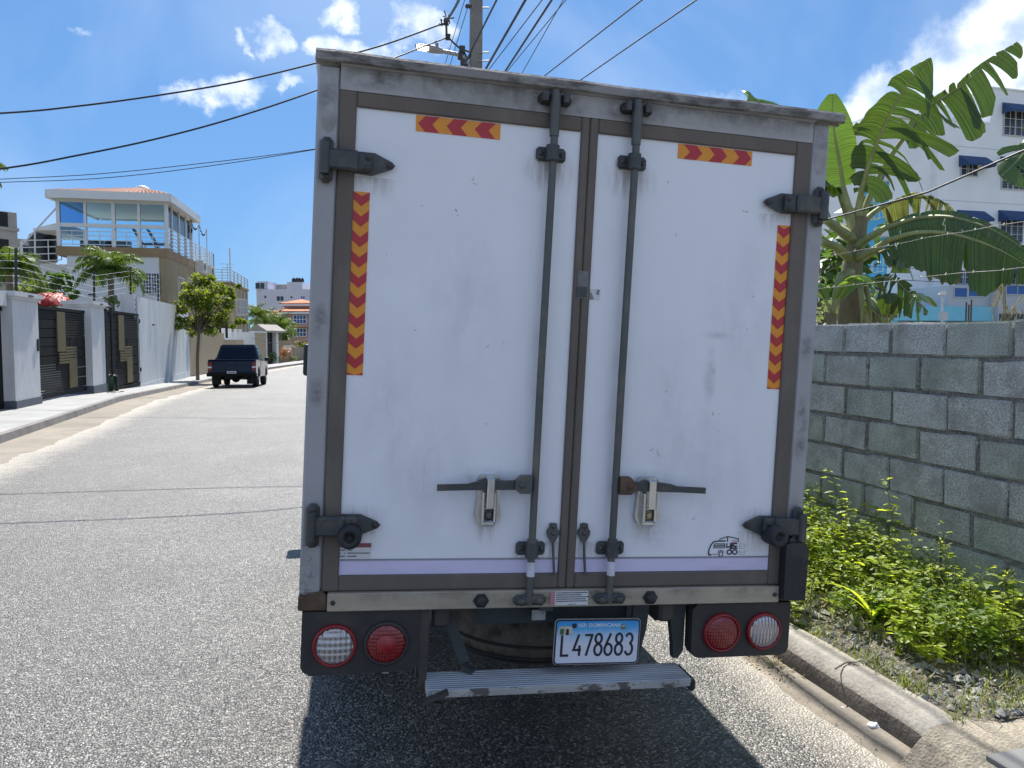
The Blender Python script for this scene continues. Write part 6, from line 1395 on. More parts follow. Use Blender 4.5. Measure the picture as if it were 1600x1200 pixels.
def house():
    c = P(259, 388, 36); ang = R(4.5); F = Face((c.x, c.y, 0), ang)                   # street front
    S = Face((c.x, c.y, 0), ang-R(90)); S.n = F.r.copy()                              # side along the street
    t = thing('terrace_house', 'white and tan house with a glazed roof terrace under a red tiled roof', 'house', (c.x, c.y, 0))
    A = lambda px, py=390: F.at(px, py)[0]; Z = lambda px, py: F.at(px, py)[1]
    SL = S.at(325, 418)[0]; SL = min(max(SL, 12), 24)
    aL = A(104); aS = A(88); zs0, zs1 = Z(259, 402), Z(259, 388)
    b = MB(); b.prism([F.p(aL,-1,0), F.p(0,-1,0), F.p(0,zs0,0), F.p(aL,zs0,0)], -F.n*SL); b.build('front_wall', M['house_white'], t, world=True)
    b = MB(); S.box(b, -.012, SL, -1, zs0+.03, .0, .03); F.box(b, -.30, .028, -1, zs0, .002, .03); b.build('side_wall', M['tan'], t, world=True)
    b = MB(); F.box(b, aS, .06, zs0, zs1, -SL, .06); b.build('terrace_slab', M['slabtan'], t, world=True)
    a52 = A(46); b = MB(); F.box(b, a52, aL, -1, Z(70, 409), -9, -1.2); b.build('rear_wing', M['house_white'], t, world=True)
    window(t, F, *F.rect(224, 427, 250, 459), nx=2, nz=1, bars=6, fw=.07, out=.03)
    window(t, F, *F.rect(138, 459, 150, 462), nx=1, fw=.05)
    for px in (281, 297): a, z = S.at(px, 455); window(t, S, a-.5, a+.7, z-.8, z+.65, nx=2, bars=3, out=.06)
    for px, py in ((306, 417), (319, 424)): a, z = S.at(px, py); aircon(t, S, a, z, 1.0, .62, .45)
    # terrace: posts, beams, panes
    ze = Z(180, 316); zm0, zm1 = Z(180, 356), Z(180, 350)
    pxs = (90.5, 133, 177, 217, 259.5)
    for k, px in enumerate(pxs): a = A(px, 350); w = .075 if k in (0, 2, 4) else .05; b = MB(); F.box(b, a-w, a+w, zs1, ze+.12, -.16, 0); b.build('terrace_post', M['frame_white'], t, world=True)
    b = MB(); F.box(b, A(90), A(259), zm0, zm1, -.10, -.02); b.build('middle_rail', M['frame_white'], t, world=True)
    b = MB(); F.box(b, A(90), A(259), ze-.05, ze+.14, -.12, -.02); b.build('top_beam', M['frame_white'], t, world=True)
    for i in range(4):
        a0, a1 = A(pxs[i], 350)+.08, A(pxs[i+1], 350)-.08
        b = MB(); F.box(b, a0, a1, zm1, ze-.05, -.07, -.06); b.build('upper_pane', M['glassdark' if i == 0 else 'glass'], t, world=True)
        b = MB(); F.box(b, a0, a1, zs1+.03, zm0, -.07, -.06); b.build('lower_pane', M['glass'], t, world=True)
        r_ = [(F.p(a0,zs1+.10,-.02), F.p(a1,zs1+.10,-.02)), (F.p(a0,zm0-.18,-.02), F.p(a1,zm0-.18,-.02))]
        rails(t, r_[0], r_[1], 4, .035, 'front_railing', posts=2, w=.03)
    e_s = S.at(296, 345)[0]; e_s = min(max(e_s, 6), 11)
    for k in range(5):
        a = e_s*k/4; b = MB(); S.box(b, a-.06, a+.06, zs1, ze+.10, -.12, 0) if k else None
        if k: b.build('terrace_post', M['frame_white'], t, world=True)
        if k < 4: b = MB(); S.box(b, a+.07, a+e_s/4-.07, zs1+1.1, ze, -.06, -.05); b.build('side_pane', M['glass'], t, world=True)
    rails(t, (S.p(0,zs1+.12,.0), S.p(SL,zs1+.12,.0)), (S.p(0,zs1+1.02,.0), S.p(SL,zs1+1.02,.0)), 6, .04, 'side_railing', posts=9, w=.05)
    rails(t, (S.p(SL,zs1+.12,.0), S.p(SL,zs1+.12,-5)), (S.p(SL,zs1+1.02,.0), S.p(SL,zs1+1.02,-5)), 6, .04, 'back_railing', posts=5, w=.05)
    # roof: fascia, tiled hips, finial, rafters inside
    ov = .38; x0, x1, y0, y1 = A(78, 308), .30, -ov, e_s+.35
    def q(x, y, z): return F.p(x, z, -y)
    zt = Z(180, 306)
    b = MB()
    for p0, p1 in (((x0,y0),(x1,y0)), ((x1,y0),(x1,y1)), ((x1,y1),(x0,y1)), ((x0,y1),(x0,y0))): b.bar(q(*p0, zt-.06), q(*p1, zt-.06), .14, .36)
    b.add([q(x0+.06,y0+.06,zt-.16), q(x1-.06,y0+.06,zt-.16), q(x1-.06,y1-.06,zt-.16), q(x0+.06,y1-.06,zt-.16)], [(0,1,2,3)]); b.build('eave', M['frame_white'], t, world=True)
    cx, cy = A(195, 300), (y0+y1)/2; ap = q(cx, cy, zt+.92); b = MB(); base = [q(x0,y0,zt+.02), q(x1,y0,zt+.02), q(x1,y1,zt+.02), q(x0,y1,zt+.02)]
    b.add(base+[ap], [(0,1,4),(1,2,4),(2,3,4),(3,0,4)]); rf = b.build('roof', M['terracotta'], t, world=True)
    b = MB()
    for i in range(4): roof_tiles(b, base[i], base[(i+1) % 4], ap, ap, 26 if i % 2 == 0 else 34, 10)
    b.build('roof_tiles', M['terracotta'], rf, world=True, kind='stuff')
    b = MB(); b.lathe(ap-V((0,0,.05)), (0,0,1), [(.34,0),(.3,.1),(.12,.18),(0,.2)], 12); b.build('finial', M['frame_white'], rf, world=True)
    b = MB()
    for p0 in base: b.bar(p0.lerp(ap,.03)-V((0,0,.25)), ap-V((0,0,.35)), .09, .14)
    for k in range(1, 4): b.bar(q(x0+(x1-x0)*k/4, y0+.2, zt-.2), q(cx, cy, zt+.75), .06, .1)
    b.build('rafters', M['frame_white'], t, world=True)
    # string lights poles along the side
    lp = []
    for px, py in ((297, 337), (311, 348), (323, 357)): a, z = S.at(px, py+20); z1 = S.at(px, py)[1]; a = min(a, SL); p1 = S.p(a, z1, 0); b = MB(); b.cyl(S.p(a, zs1, 0), p1, .03, 6); b.build('light_pole', M['frame_grey'], t, world=True); lp.append(p1)
    b = MB(); lp = [S.p(e_s, ze-.2, 0)] + lp
    for p0, p1 in zip(lp, lp[1:]):
        s_ = [p0.lerp(p1, k/8)-V((0,0,.5*math.sin(math.pi*k/8))) for k in range(9)]; b.tube(s_, .012, 4)
        for e in s_[1:-1]: b.lathe(e-V((0,0,.12)), (0,0,1), [(0,0),(.045,.04),(.03,.1),(0,.12)], 6)
    b.build('string_lights', M['black_metal'], t, world=True)
    # lean-to canopy and stays on the left
    b = MB(); b.add([F.p(A(40,353),Z(40,353),-.8), F.p(A(88,345),Z(88,345),-.4), F.p(A(88,345),Z(88,345)+.1,-4), F.p(A(48,350),Z(48,350)+.1,-4)] + [F.p(A(40,353),Z(40,353)-.08,-.8), F.p(A(88,345),Z(88,358),-.4), F.p(A(88,345),Z(88,358),-4), F.p(A(48,350),Z(48,356),-4)], [(0,1,2,3),(4,5,6,7),(0,1,5,4),(3,0,4,7),(1,2,6,5),(2,3,7,6)]); b.build('canopy', M['frame_white'], t, world=True)
    b = MB(); b.bar(F.p(A(86,325),Z(86,325),-.1), F.p(A(24,392),Z(24,392),-.1), .06, .06); b.bar(F.p(A(46,358),Z(46,358),-.6), F.p(A(46,408),Z(46,408),-.6), .06, .06, (1,0,0)); b.bar(F.p(A(24,375),Z(24,375),-.6), F.p(A(24,408),Z(24,408),-.6), .06, .06, (1,0,0)); b.build('canopy_stay', M['frame_white'], t, world=True)
    rails(t, (F.p(A(26),Z(26,407),-.6), F.p(A(88),Z(88,404),-.6)), (F.p(A(26),Z(26,373),-.6), F.p(A(88),Z(88,372),-.6)), 4, .04, 'wing_railing', posts=3, w=.04)
    # loose things on the terrace
    c0 = P(68, 409, 37.5); t2 = thing('water_tank', 'black ribbed water tank under the canopy left of the roof terrace', 'tank', c0)
    r0 = .60; h = 1.5
    b = MB(); prof = [(0,0),(r0,0)]; 
    for k in range(7): prof += [(r0, h*.78*(k+.15)/7), (r0*1.025, h*.78*(k+.5)/7), (r0, h*.78*(k+.85)/7)]
    b.lathe(c0, (0,0,1), prof+[(r0*.96,h*.84),(r0*.6,h*.96),(r0*.25,h)], 28); b.build('drum', M['tank'], t2, world=True)
    b = MB(); b.lathe(c0+V((0,0,h*.97)), (0,0,1), [(r0*.34,0),(r0*.34,.06),(0,.09)], 16); b.build('lid', M['tank'], t2, world=True)
    for k, px in enumerate((206, 229)):
        a = A(px); cc = F.p(a, zs1, -1.4); t3 = thing('lounge_chair', ('dark reclined lounge chair nearer the middle of the roof terrace', 'dark reclined lounge chair nearer the right end of the roof terrace')[k], 'chair', cc, 0, 'lounge chairs on the terrace')
        def L(x, z, y): return F.p(a+x, zs1+z, -1.4-y)
        b = MB(); b.bar(L(.05,.36,.25), L(.75,.38,.25), .5, .06); b.build('seat', M['black_metal'], t3, world=True)
        b = MB(); b.bar(L(.05,.36,.25), L(-.32,1.05,.25), .5, .06, F.r); b.build('backrest', M['black_metal'], t3, world=True)
        for s_ in (0, .5):
            for x in (.08, .65): b = MB(); b.bar(L(x,.36,s_), L(x+.06,0,s_), .04, .04, F.r); b.build('leg', M['black_metal'], t3, world=True)
    for k, (x0_, x1_, zt_) in enumerate(((95, 130, 364), (137, 174, 363))):
        cc = F.p((A(x0_)+A(x1_))/2, zs1, -2.6); t3 = thing('terrace_sofa', ('black sofa behind the leftmost glass bay of the roof terrace', 'black sofa behind the second glass bay of the roof terrace')[k], 'sofa', cc, 0, 'sofas on the terrace')
        a0, a1 = A(x0_), A(x1_); zz = Z(120, zt_)-zs1
        b = MB(); F.box(b, a0, a1, zs1, zs1+.42, -3.3, -2.5); b.build('seat', M['tank'], t3, world=True)
        b = MB(); F.box(b, a0, a1, zs1+.42, zs1+zz*.95, -2.7, -2.5); b.build('backrest', M['tank'], t3, world=True)
        for e in (a0, a1-.12): b = MB(); F.box(b, e, e+.12, zs1+.42, zs1+.62, -3.3, -2.7); b.build('armrest', M['tank'], t3, world=True)
    return F, S
house()

def tan_house():
    c = P(360, 443, 60); ang = R(6); F = Face((c.x, c.y, 0), ang); S = Face((c.x, c.y, 0), ang-R(92)); S.n = F.r.copy()
    t = thing('tan_house', 'tan flat roofed house with grey roof railings beyond the terrace house', 'house', (c.x, c.y, 0))
    zr = c.z; L = S.at(391.5, 460)[0]; L = min(max(L, 10), 30); a0 = F.at(322, 442)[0]
    b = MB(); b.prism([F.p(a0,-1,0), F.p(0,-1,0), F.p(0,zr,0), F.p(a0,zr,0)], S.r*L); b.build('wall', M['tan'], t, world=True)
    b = MB(); F.box(b, a0-.1, .12, zr, zr+.14, -1.0, .12); S.box(b, -.1, L+.1, zr, zr+.139, -1, .118); b.build('roof_edge', M['slabtan'], t, world=True)
    h = F.at(340, 421)[1]-zr
    rails(t, (F.p(a0,zr+.2,0), F.p(0,zr+.2,0)), (F.p(a0,zr+h,0), F.p(0,zr+h,0)), 5, .05, 'front_railing', m='frame_grey', posts=3, w=.07)
    rails(t, (S.p(0,zr+.2,0), S.p(L,zr+.2,0)), (S.p(0,zr+h,0), S.p(L,zr+h,0)), 5, .05, 'side_railing', m='frame_grey', posts=5, w=.08)
    b = MB(); z1 = F.at(358, 388)[1]; b.cyl(F.p(0,zr,0), F.p(0,z1,0), .05, 6); a, z = S.at(378, 413); b.build('lightning_rod', M['frame_grey'], t, world=True); b = MB(); b.cyl(S.p(a,zr,-1), S.p(a,z,-1), .03, 5); b.bar(S.p(a,z,-1.6), S.p(a,z,-.4), .04, .04); b.bar(S.p(a,z-.3,-1.4), S.p(a,z-.3,-.6), .04, .04); b.build('aerial_mast', M['frame_grey'], t, world=True)
    for px in (374, 381, 387): a, z = S.at(px, 482); wd = L*.10; window(t, S, a-wd, a+wd, z-.55, z+.75, nx=2, bars=4, fm='frame_white', out=.06)
    b = MB(); q = F.at(352, 515); F.box(b, q[0]-1.2, q[0]+.2, 1.0, 3.6, -.05, .03); b.build('porch_opening', M['void'], t, world=True)
    for px in (385, 391): a, z = S.at(px, 450); a = min(a, L); b = MB(); b.cyl(S.p(a,0,.06), S.p(a,zr-.3,.06), .06, 6); b.build('downpipe', M['frame_grey'], t, world=True)
tan_house()

# ------------------------------------------------------------------ far end of the street
def hip(parent, F, a0, a1, d0, d1, z0, z1, m='orangetile', name='roof', ov=.5, ridge=.35, tiles=18):
    q = lambda a, d, z: F.p(a, z, -d)
    e = [q(a0-ov,d0-ov,z0), q(a1+ov,d0-ov,z0), q(a1+ov,d1+ov,z0), q(a0-ov,d1+ov,z0)]; cm = (a0+a1)/2; w = (a1-a0)/2*ridge; dm = (d0+d1)/2
    r0, r1 = q(cm-w,dm,z1), q(cm+w,dm,z1)
    b = MB(); b.add(e+[r0,r1], [(0,1,5,4),(1,2,5),(2,3,4,5),(3,0,4),(0,3,2,1)]); o = b.build(name, M[m], parent, world=True)
    b = MB(); roof_tiles(b, e[0], e[1], r0, r1, tiles, 5); roof_tiles(b, e[3], e[0], r0, r0, tiles, 5); roof_tiles(b, e[1], e[2], r1, r1, tiles, 5); b.build('roof_tiles', M[m], o, world=True, kind='stuff')
    b = MB(); 
    for p0, p1 in ((e[0],e[1]),(e[1],e[2]),(e[3],e[0])): b.bar(p0-V((0,0,.12)), p1-V((0,0,.12)), .15, .25)
    b.build('fascia', M['frame_white'], o, world=True)
def far_houses():
    c = P(455, 552, 92); F = Face((c.x, c.y, -.9), R(15)); F.o.z = -.9
    t = thing('tiled_house', 'pink house with stepped orange tiled roofs and blue windows at the end of the street', 'house', (c.x, c.y, 0))
    A = lambda px, py=500: F.at(px, py)[0]; Z = lambda px, py: F.at(px, py)[1]
    b = MB(); F.box(b, A(448), A(500), -1.5, Z(470,489), -9, 0); F.box(b, A(408), A(448), -1.5, Z(430,492), -9, -1.5); b.build('wall', M['pinkwall'], t, world=True)
    b = MB(); F.box(b, A(437), A(476), Z(450,488), Z(450,475), -7.5, -2); b.build('upper_storey', M['pinkwall'], t, world=True)
    hip(t, F, A(446), A(498), 0, 9, Z(465,487.5), Z(465,477), tiles=22, ridge=.6); hip(t, F, A(436), A(476), 2, 7.5, Z(450,474), Z(450,465), ov=.35, tiles=18, ridge=.05); hip(t, F, A(410), A(447), 1.5, 8, Z(430,492), Z(430,481), ov=.4, tiles=16)
    for y0, y1 in ((493,505),(514,525)): window(t, F, *F.rect(459,y0,478,y1), nx=4, nz=2, fm='frame_white', pm='pane_blue', fw=.10)
    window(t, F, *F.rect(467,535,479,549), nx=1, pm='void', fm='pinkwall')
    b = MB(); F.box(b, A(446), A(484), Z(460,511), Z(460,508), -.2, .9); b.build('balcony', M['pinkwall'], t, world=True)
    c = P(440, 500, 150); F = Face((c.x, c.y, -2), R(16)); F.o.z = -2
    t = thing('pale_block', 'large pale lilac building with rooftop tanks behind the orange tiled house', 'building', (c.x, c.y, 0)); A = lambda px, py=460: F.at(px, py)[0]; Z = lambda px, py: F.at(px, py)[1]
    b = MB(); F.box(b, A(408), A(560), -3, Z(440,452), -18, 0); F.box(b, A(399.5), A(408), -3, Z(404,449), -18, -.4); b.build('wall', M['lilacwall'], t, world=True)
    b = MB(); F.box(b, A(400), A(417), Z(404,452), Z(404,439), -6, -.6); F.box(b, A(448), A(472), Z(460,452), Z(460,440.5), -6, -.3); b.build('roof_room', M['lilacwall'], t, world=True)
    b = MB(); F.box(b, A(417), A(448), Z(430,451), Z(430,441), -7, -6); b.build('screen_wall', M['concrete'], t, world=True)
    for r_ in ((413,462,416,466),(432.5,463,443,470),(454,463,457,466),(470.5,463,476,470)): window(t, F, *F.rect(*r_), nx=2 if r_[2]-r_[0] > 5 else 1, fm='lilacwall', pm='pane_dark' if r_[0] < 465 else 'pane_blue', fw=.12)
    for px in (402.5, 410): a, z = F.at(px, 447); window(t, F, a-.4, a+.4, z-.5, z+.6, nx=1, fm='lilacwall', pm='pane_dark', out=-.55)
    for k, px in enumerate((452, 457, 461, 466)):
        p = F.p(A(px, 440), Z(460,440.5), -3); r0 = .26*(1.3 if k < 3 else 1.0)
        tt = thing('roof_tank', ('leftmost','second','third','smallest and rightmost')[k]+' black tank on the roof of the far pale lilac building', 'tank', p, 0, 'tanks on the far roof'); b = MB(); b.lathe(p, (0,0,1), [(0,0),(r0*1.2,0),(r0*1.2,.55),(r0*1.0,.8),(r0*.5,.95),(0,1.0)], 12); b.build('drum', M['tank'], tt, world=True); b = MB(); b.lathe(p+V((0,0,.95)), (0,0,1), [(r0*.5,0),(r0*.5,.1),(0,.12)], 10); b.build('lid', M['tank'], tt, world=True)
    # unfinished building at the left edge
    c = P(30, 460, 62); F = Face((c.x, c.y, 0), R(-38)); t = thing('unfinished_building', 'raw concrete building with dark empty openings at the left edge behind the palms', 'building', (c.x, c.y, 0)); A = lambda px, py=400: F.at(px, py)[0]; Z = lambda px, py: F.at(px, py)[1]
    a1 = A(27, 360); b = MB(); F.box(b, a1-14, a1, 0, Z(20,332), -10, 0); F.box(b, a1-14, a1-1.6, Z(20,332), Z(3,318), -9, -.5); b.build('frame', M['concrete'], t, world=True)
    b = MB(); F.box(b, a1, a1+3.2, 0, Z(38,372), -8, -.8); b.build('side_block', M['concrete'], t, world=True)
    for zc in (Z(12,343), Z(12,385), Z(12,428)):
        for k in range(4): a = a1-1.1-2.3*k; b = MB(); F.box(b, a-.45, a+.45, zc-.8, zc+.55, -.02, .012); b.build('opening', M['void'], t, world=True)
    for k in range(2): b = MB(); a = a1+.8+1.4*k; F.box(b, a-.35, a+.35, Z(38,392), Z(38,382), -.82, -.785); b.build('opening', M['void'], t, world=True)
    b = MB(); 
    for k in range(4): z = Z(12,364)-3.0*k+.2; F.box(b, a1-14.1, a1+.1, z, z+.25, -.5, .12)
    b.build('floor_slab', M['concrete'], t, world=True)
    # bits beside the far road
    c = P(467, 562, 73); b = MB(); F = Face((c.x, c.y, 0), R(16)); F.box(b, -.5, 1.4, -.6, .85, -.15, 0); o = b.build('low_wall', M['concrete']); tag(o, 'low grey wall at the bend of the street before the pink house', 'wall')
    c = P(455, 562, 69); t = thing('pink_column', 'slim pale pink gate column beside the flowering shrubs up the street', 'column', (c.x, c.y, 0)); b = MB(); b.lathe(V((c.x,c.y,-.4)), (0,0,1), [(.20,0),(.20,.25),(.13,.3),(.12,1.2),(.18,1.3),(.18,1.4),(0,1.42)], 14); b.build('shaft', M['pinkwall'], t, world=True)
    b = MB(); b.box(c.x-.22, c.x+.22, c.y-.22, c.y+.22, .96, 1.10); b.build('cap', M['house_white'], t, world=True)
    c = P(445, 566, 67); t = thing('letter_wall', 'short white and tan wall piece behind the flowering shrub up the street', 'wall', (c.x, c.y, 0)); b = MB(); F = Face((c.x, c.y, 0), R(10)); F.box(b, -.7, .55, -.6, 1.5, -.2, 0); b.build('wall_face', M['tan_wall'], t, world=True); b = MB(); F.box(b, -.1, .55, .5, 1.1, 0, .03); b.build('white_panel', M['frame_white'], t, world=True)
far_houses()
# ------------------------------------------------------------------ trees and palms
M['palm'] = leafmat('palm_frond', (.055,.10,.022), (.11,.16,.035), trans=(.26,.38,.05), tfac=.3, rough=.55, spec=.25, scale=3)
M['palm_dark'] = leafmat('palm_frond_dark', (.045,.08,.02), (.08,.12,.03), trans=(.2,.3,.04), tfac=.28, rough=.55, spec=.25, scale=3)
M['trunk_palm'] = mat('palm_trunk', (.20,.175,.14), .9, var=.25, scale=6, dirt=(.10,.085,.065), damt=.6, dscale=6, bump=.3, bscale=30, stretch=(1,1,3))
M['treeleaf'] = leafmat('tree_leaf', (.055,.095,.018), (.11,.15,.025), trans=(.40,.50,.04), tfac=.42, rough=.6, scale=2.2, spec=.2)
M['flower'] = leafmat('orange_blossom', (.42,.14,.05), (.50,.25,.08), trans=(.4,.2,.06), tfac=.3, rough=.5, scale=4)
def palm(name, label, base, top, fl, nf, seed, m='palm', leaflet=.5, droop=.9, rtr=.10, up=.75, group=None):
    rnd = random.Random(seed); t = thing(name, label, 'palm', base, 0, group)
    b = MB(); mid = base.lerp(top, .5)+V((rnd.uniform(-.1,.1), 0, 0)); b.tube(smooth_path([base-V((0,0,.1)), mid, top], 10), [rtr*(1.15-.35*i/10) for i in range(11)], 9); b.build('trunk', M['trunk_palm'], t, world=True)
    b = MB(); b.tube([top-V((0,0,.25)), top+V((0,0,.25))], [rtr*.9, rtr*.5], 8); b.build('crownshaft', M['petiole'], t, world=True)
    for k in range(nf):
        a = 6.283*k/nf*1.0 + rnd.uniform(-.25,.25); el = (.25+1.15*((k*7) % nf)/nf)*up*1.15; l = fl*rnd.uniform(.8,1.1); d = V((math.cos(a), math.sin(a), 0)); n = 16; pts = []
        p = top.copy(); ang = el
        for i in range(n+1):
            pts.append(p.copy()); ang -= droop*1.9/n*(0.5+1.0*i/n); p = p + (d*math.cos(ang)+V((0,0,math.sin(ang))))*l/n
        b = MB(); b.tube(pts, [.018*(1-.85*i/n)+.003 for i in range(n+1)], 4, 0, False); s = d.cross(V((0,0,1)))
        for i in range(2, n+1):
            for sub in (0, .5):
                q = pts[i-1].lerp(pts[i], sub); tg = (pts[i]-pts[i-1]).normalized(); f = (i+sub)/n; ll = leaflet*math.sin(math.pi*min(1, f*.80+.16))**.6*rnd.uniform(.85,1.15)
                for sg in (-1, 1):
                    dd = (s*sg*.8 + tg*.65 + V((0,0,rnd.uniform(-.55,.1)))).normalized(); e = q+dd*ll*.9-V((0,0,ll*.42)); w = tg*.018*(1+leaflet); mm_ = q+dd*ll*.5+V((0,0,.01))
                    b.add([q-w, q+w, mm_+w*1.1, mm_-w*1.1, e], [(0,1,2,3),(3,2,4)], 0, False)
        b.build('frond', M[m], t, world=True, recalc=False)
    return t
def gp(px, d): p = P(px, 500, d); return V((p.x, p.y, 0))
palm('palm_tree', 'small green palm with arching fronds standing before the white house front', gp(180,28.2), P(173,430,28.2), 1.75, 19, 3, 'palm', .50, 1.15, .12, 1.1)
palm('palm_tree', 'bushy palm behind the white pillar at the left edge of the street', gp(12,24.5), P(14,425,24.5), 1.35, 18, 5, 'palm', .45, 1.1, .12, 1.05)
palm('palm_tree', 'tall palm whose frond tips reach in at the left edge against the sky', gp(-60,27), P(-62,262,27), 1.75, 14, 8, 'palm_dark', .5, .8, .12, .8)
palm('palm_tree', 'leftmost palm of the row at the bend of the street beside the tan house', gp(401,74), P(401,496,74), 2.5, 15, 9, 'palm', .6, 1.05, .14, 1.1)
palm('palm_tree', 'second palm in the row at the bend of the street before the orange roofs', gp(414,77), P(414,505,77), 2.7, 15, 10, 'palm', .6, 1.05, .14, 1.1)
palm('palm_tree', 'third palm in the row at the bend of the street before the orange roofs', gp(426,80), P(426,512,80), 2.9, 15, 11, 'palm', .6, 1.05, .14, 1.1)
palm('palm_tree', 'rightmost palm of the row leaning over the street before the pink house', gp(438,78), P(438,515,78), 2.7, 15, 12, 'palm', .6, 1.05, .14, 1.1)
shrub('tree', 'dark bushy tree filling in behind the palms at the bend of the street', 416, 526, 84, 3.0, 1400, .5, 15, 'papaya', .7, 'tree', 8)
shrub('frangipani', 'dark leaved frangipani bush behind the larger gate before the white wall', 84, 452, 27.5, .75, 260, .30, 16, 'papaya', .8, 'shrub', 6)
shrub('garden_shrub', 'pale green shrub low in the yard left of the frangipani', 52, 455, 26.5, .55, 200, .22, 17, 'pale_leaf', .8)
shrub('garden_shrub', 'small yellowish shrub at the foot of the slim palm behind the smaller gate', 174, 470, 27.6, .30, 120, .14, 18, 'pale_leaf', .9)
shrub('flowering_shrub', 'orange flowering shrub beside the street beyond the roofed gateway', 443, 552, 65, .6, 240, .16, 19, 'flower', .9)
shrub('roadside_shrub', 'low green shrub at the foot of the roofed gateway', 427, 558, 61, .45, 160, .18, 20, 'papaya', .8)
shrub('roadside_shrub', 'green bush at the bend of the street right of the pink column', 475, 547, 75, .95, 240, .25, 22, 'treeleaf', 1.0)
shrub('roadside_shrub', 'grass and bush patch by the road before the low grey wall', 458, 560, 67, .42, 200, .15, 23, 'pale_leaf', .5)
def street_tree():
    D = 36.0; base = P(309, 596.5, D); rnd = random.Random(33)
    t = thing('street_tree', 'small leafy street tree growing from the sidewalk behind the pickup', 'tree', base)
    fork = P(311, 518, D); b = MB(); b.tube(smooth_path([base-V((0,0,.1)), P(308.5,560,D), fork], 8), [.09,.085,.08,.076,.073,.07,.068,.066,.062], 9)
    lumps = [(296,505,.42,0),(320,500,.45,.2),(342,500,.42,-.3),(285,478,.40,.3),(310,472,.5,-.4),(335,470,.48,.4),(356,475,.34,0),(295,450,.36,0),(318,445,.42,.3),(340,450,.40,-.3),(310,435,.3,0),(328,436,.26,.2),(358,455,.26,.3),(281,500,.22,-.2),(330,518,.30,.1),(300,520,.22,.3),(350,488,.3,.5),(290,462,.3,-.6),(322,485,.5,.7),(318,462,.5,-.8),(364,464,.16,.2),(276,486,.18,.1),(372,502,.18,-.2),(382,503,.12,-.2)]
    lumps = [(x, y, r_*1.14 if r_ < .32 else r_*1.02, dd) for x, y, r_, dd in lumps] + [(268+i*9+rnd.uniform(-4,4), 462+rnd.uniform(-28,58), rnd.uniform(.12,.22), rnd.uniform(-.9,.9)) for i in range(13)]
    for px, py, r_, dd in lumps: b.tube(smooth_path([fork-V((0,0,.1)), fork.lerp(P(px,py,D+dd), .5)+V((0,0,.12)), P(px,py,D+dd)], 5), [.035,.028,.02,.014,.010,.006], 5, 0, False)
    b.build('trunk', M['bark'], t, world=True)
    b = MB()
    for px, py, r_, dd in lumps: leafy(b, P(px,py,D+dd), r_, int(1400*r_*r_)+30, rnd, .15, 0, .6, .85, .2)
    b.build('crown', M['treeleaf'], t, world=True, recalc=False)
street_tree()

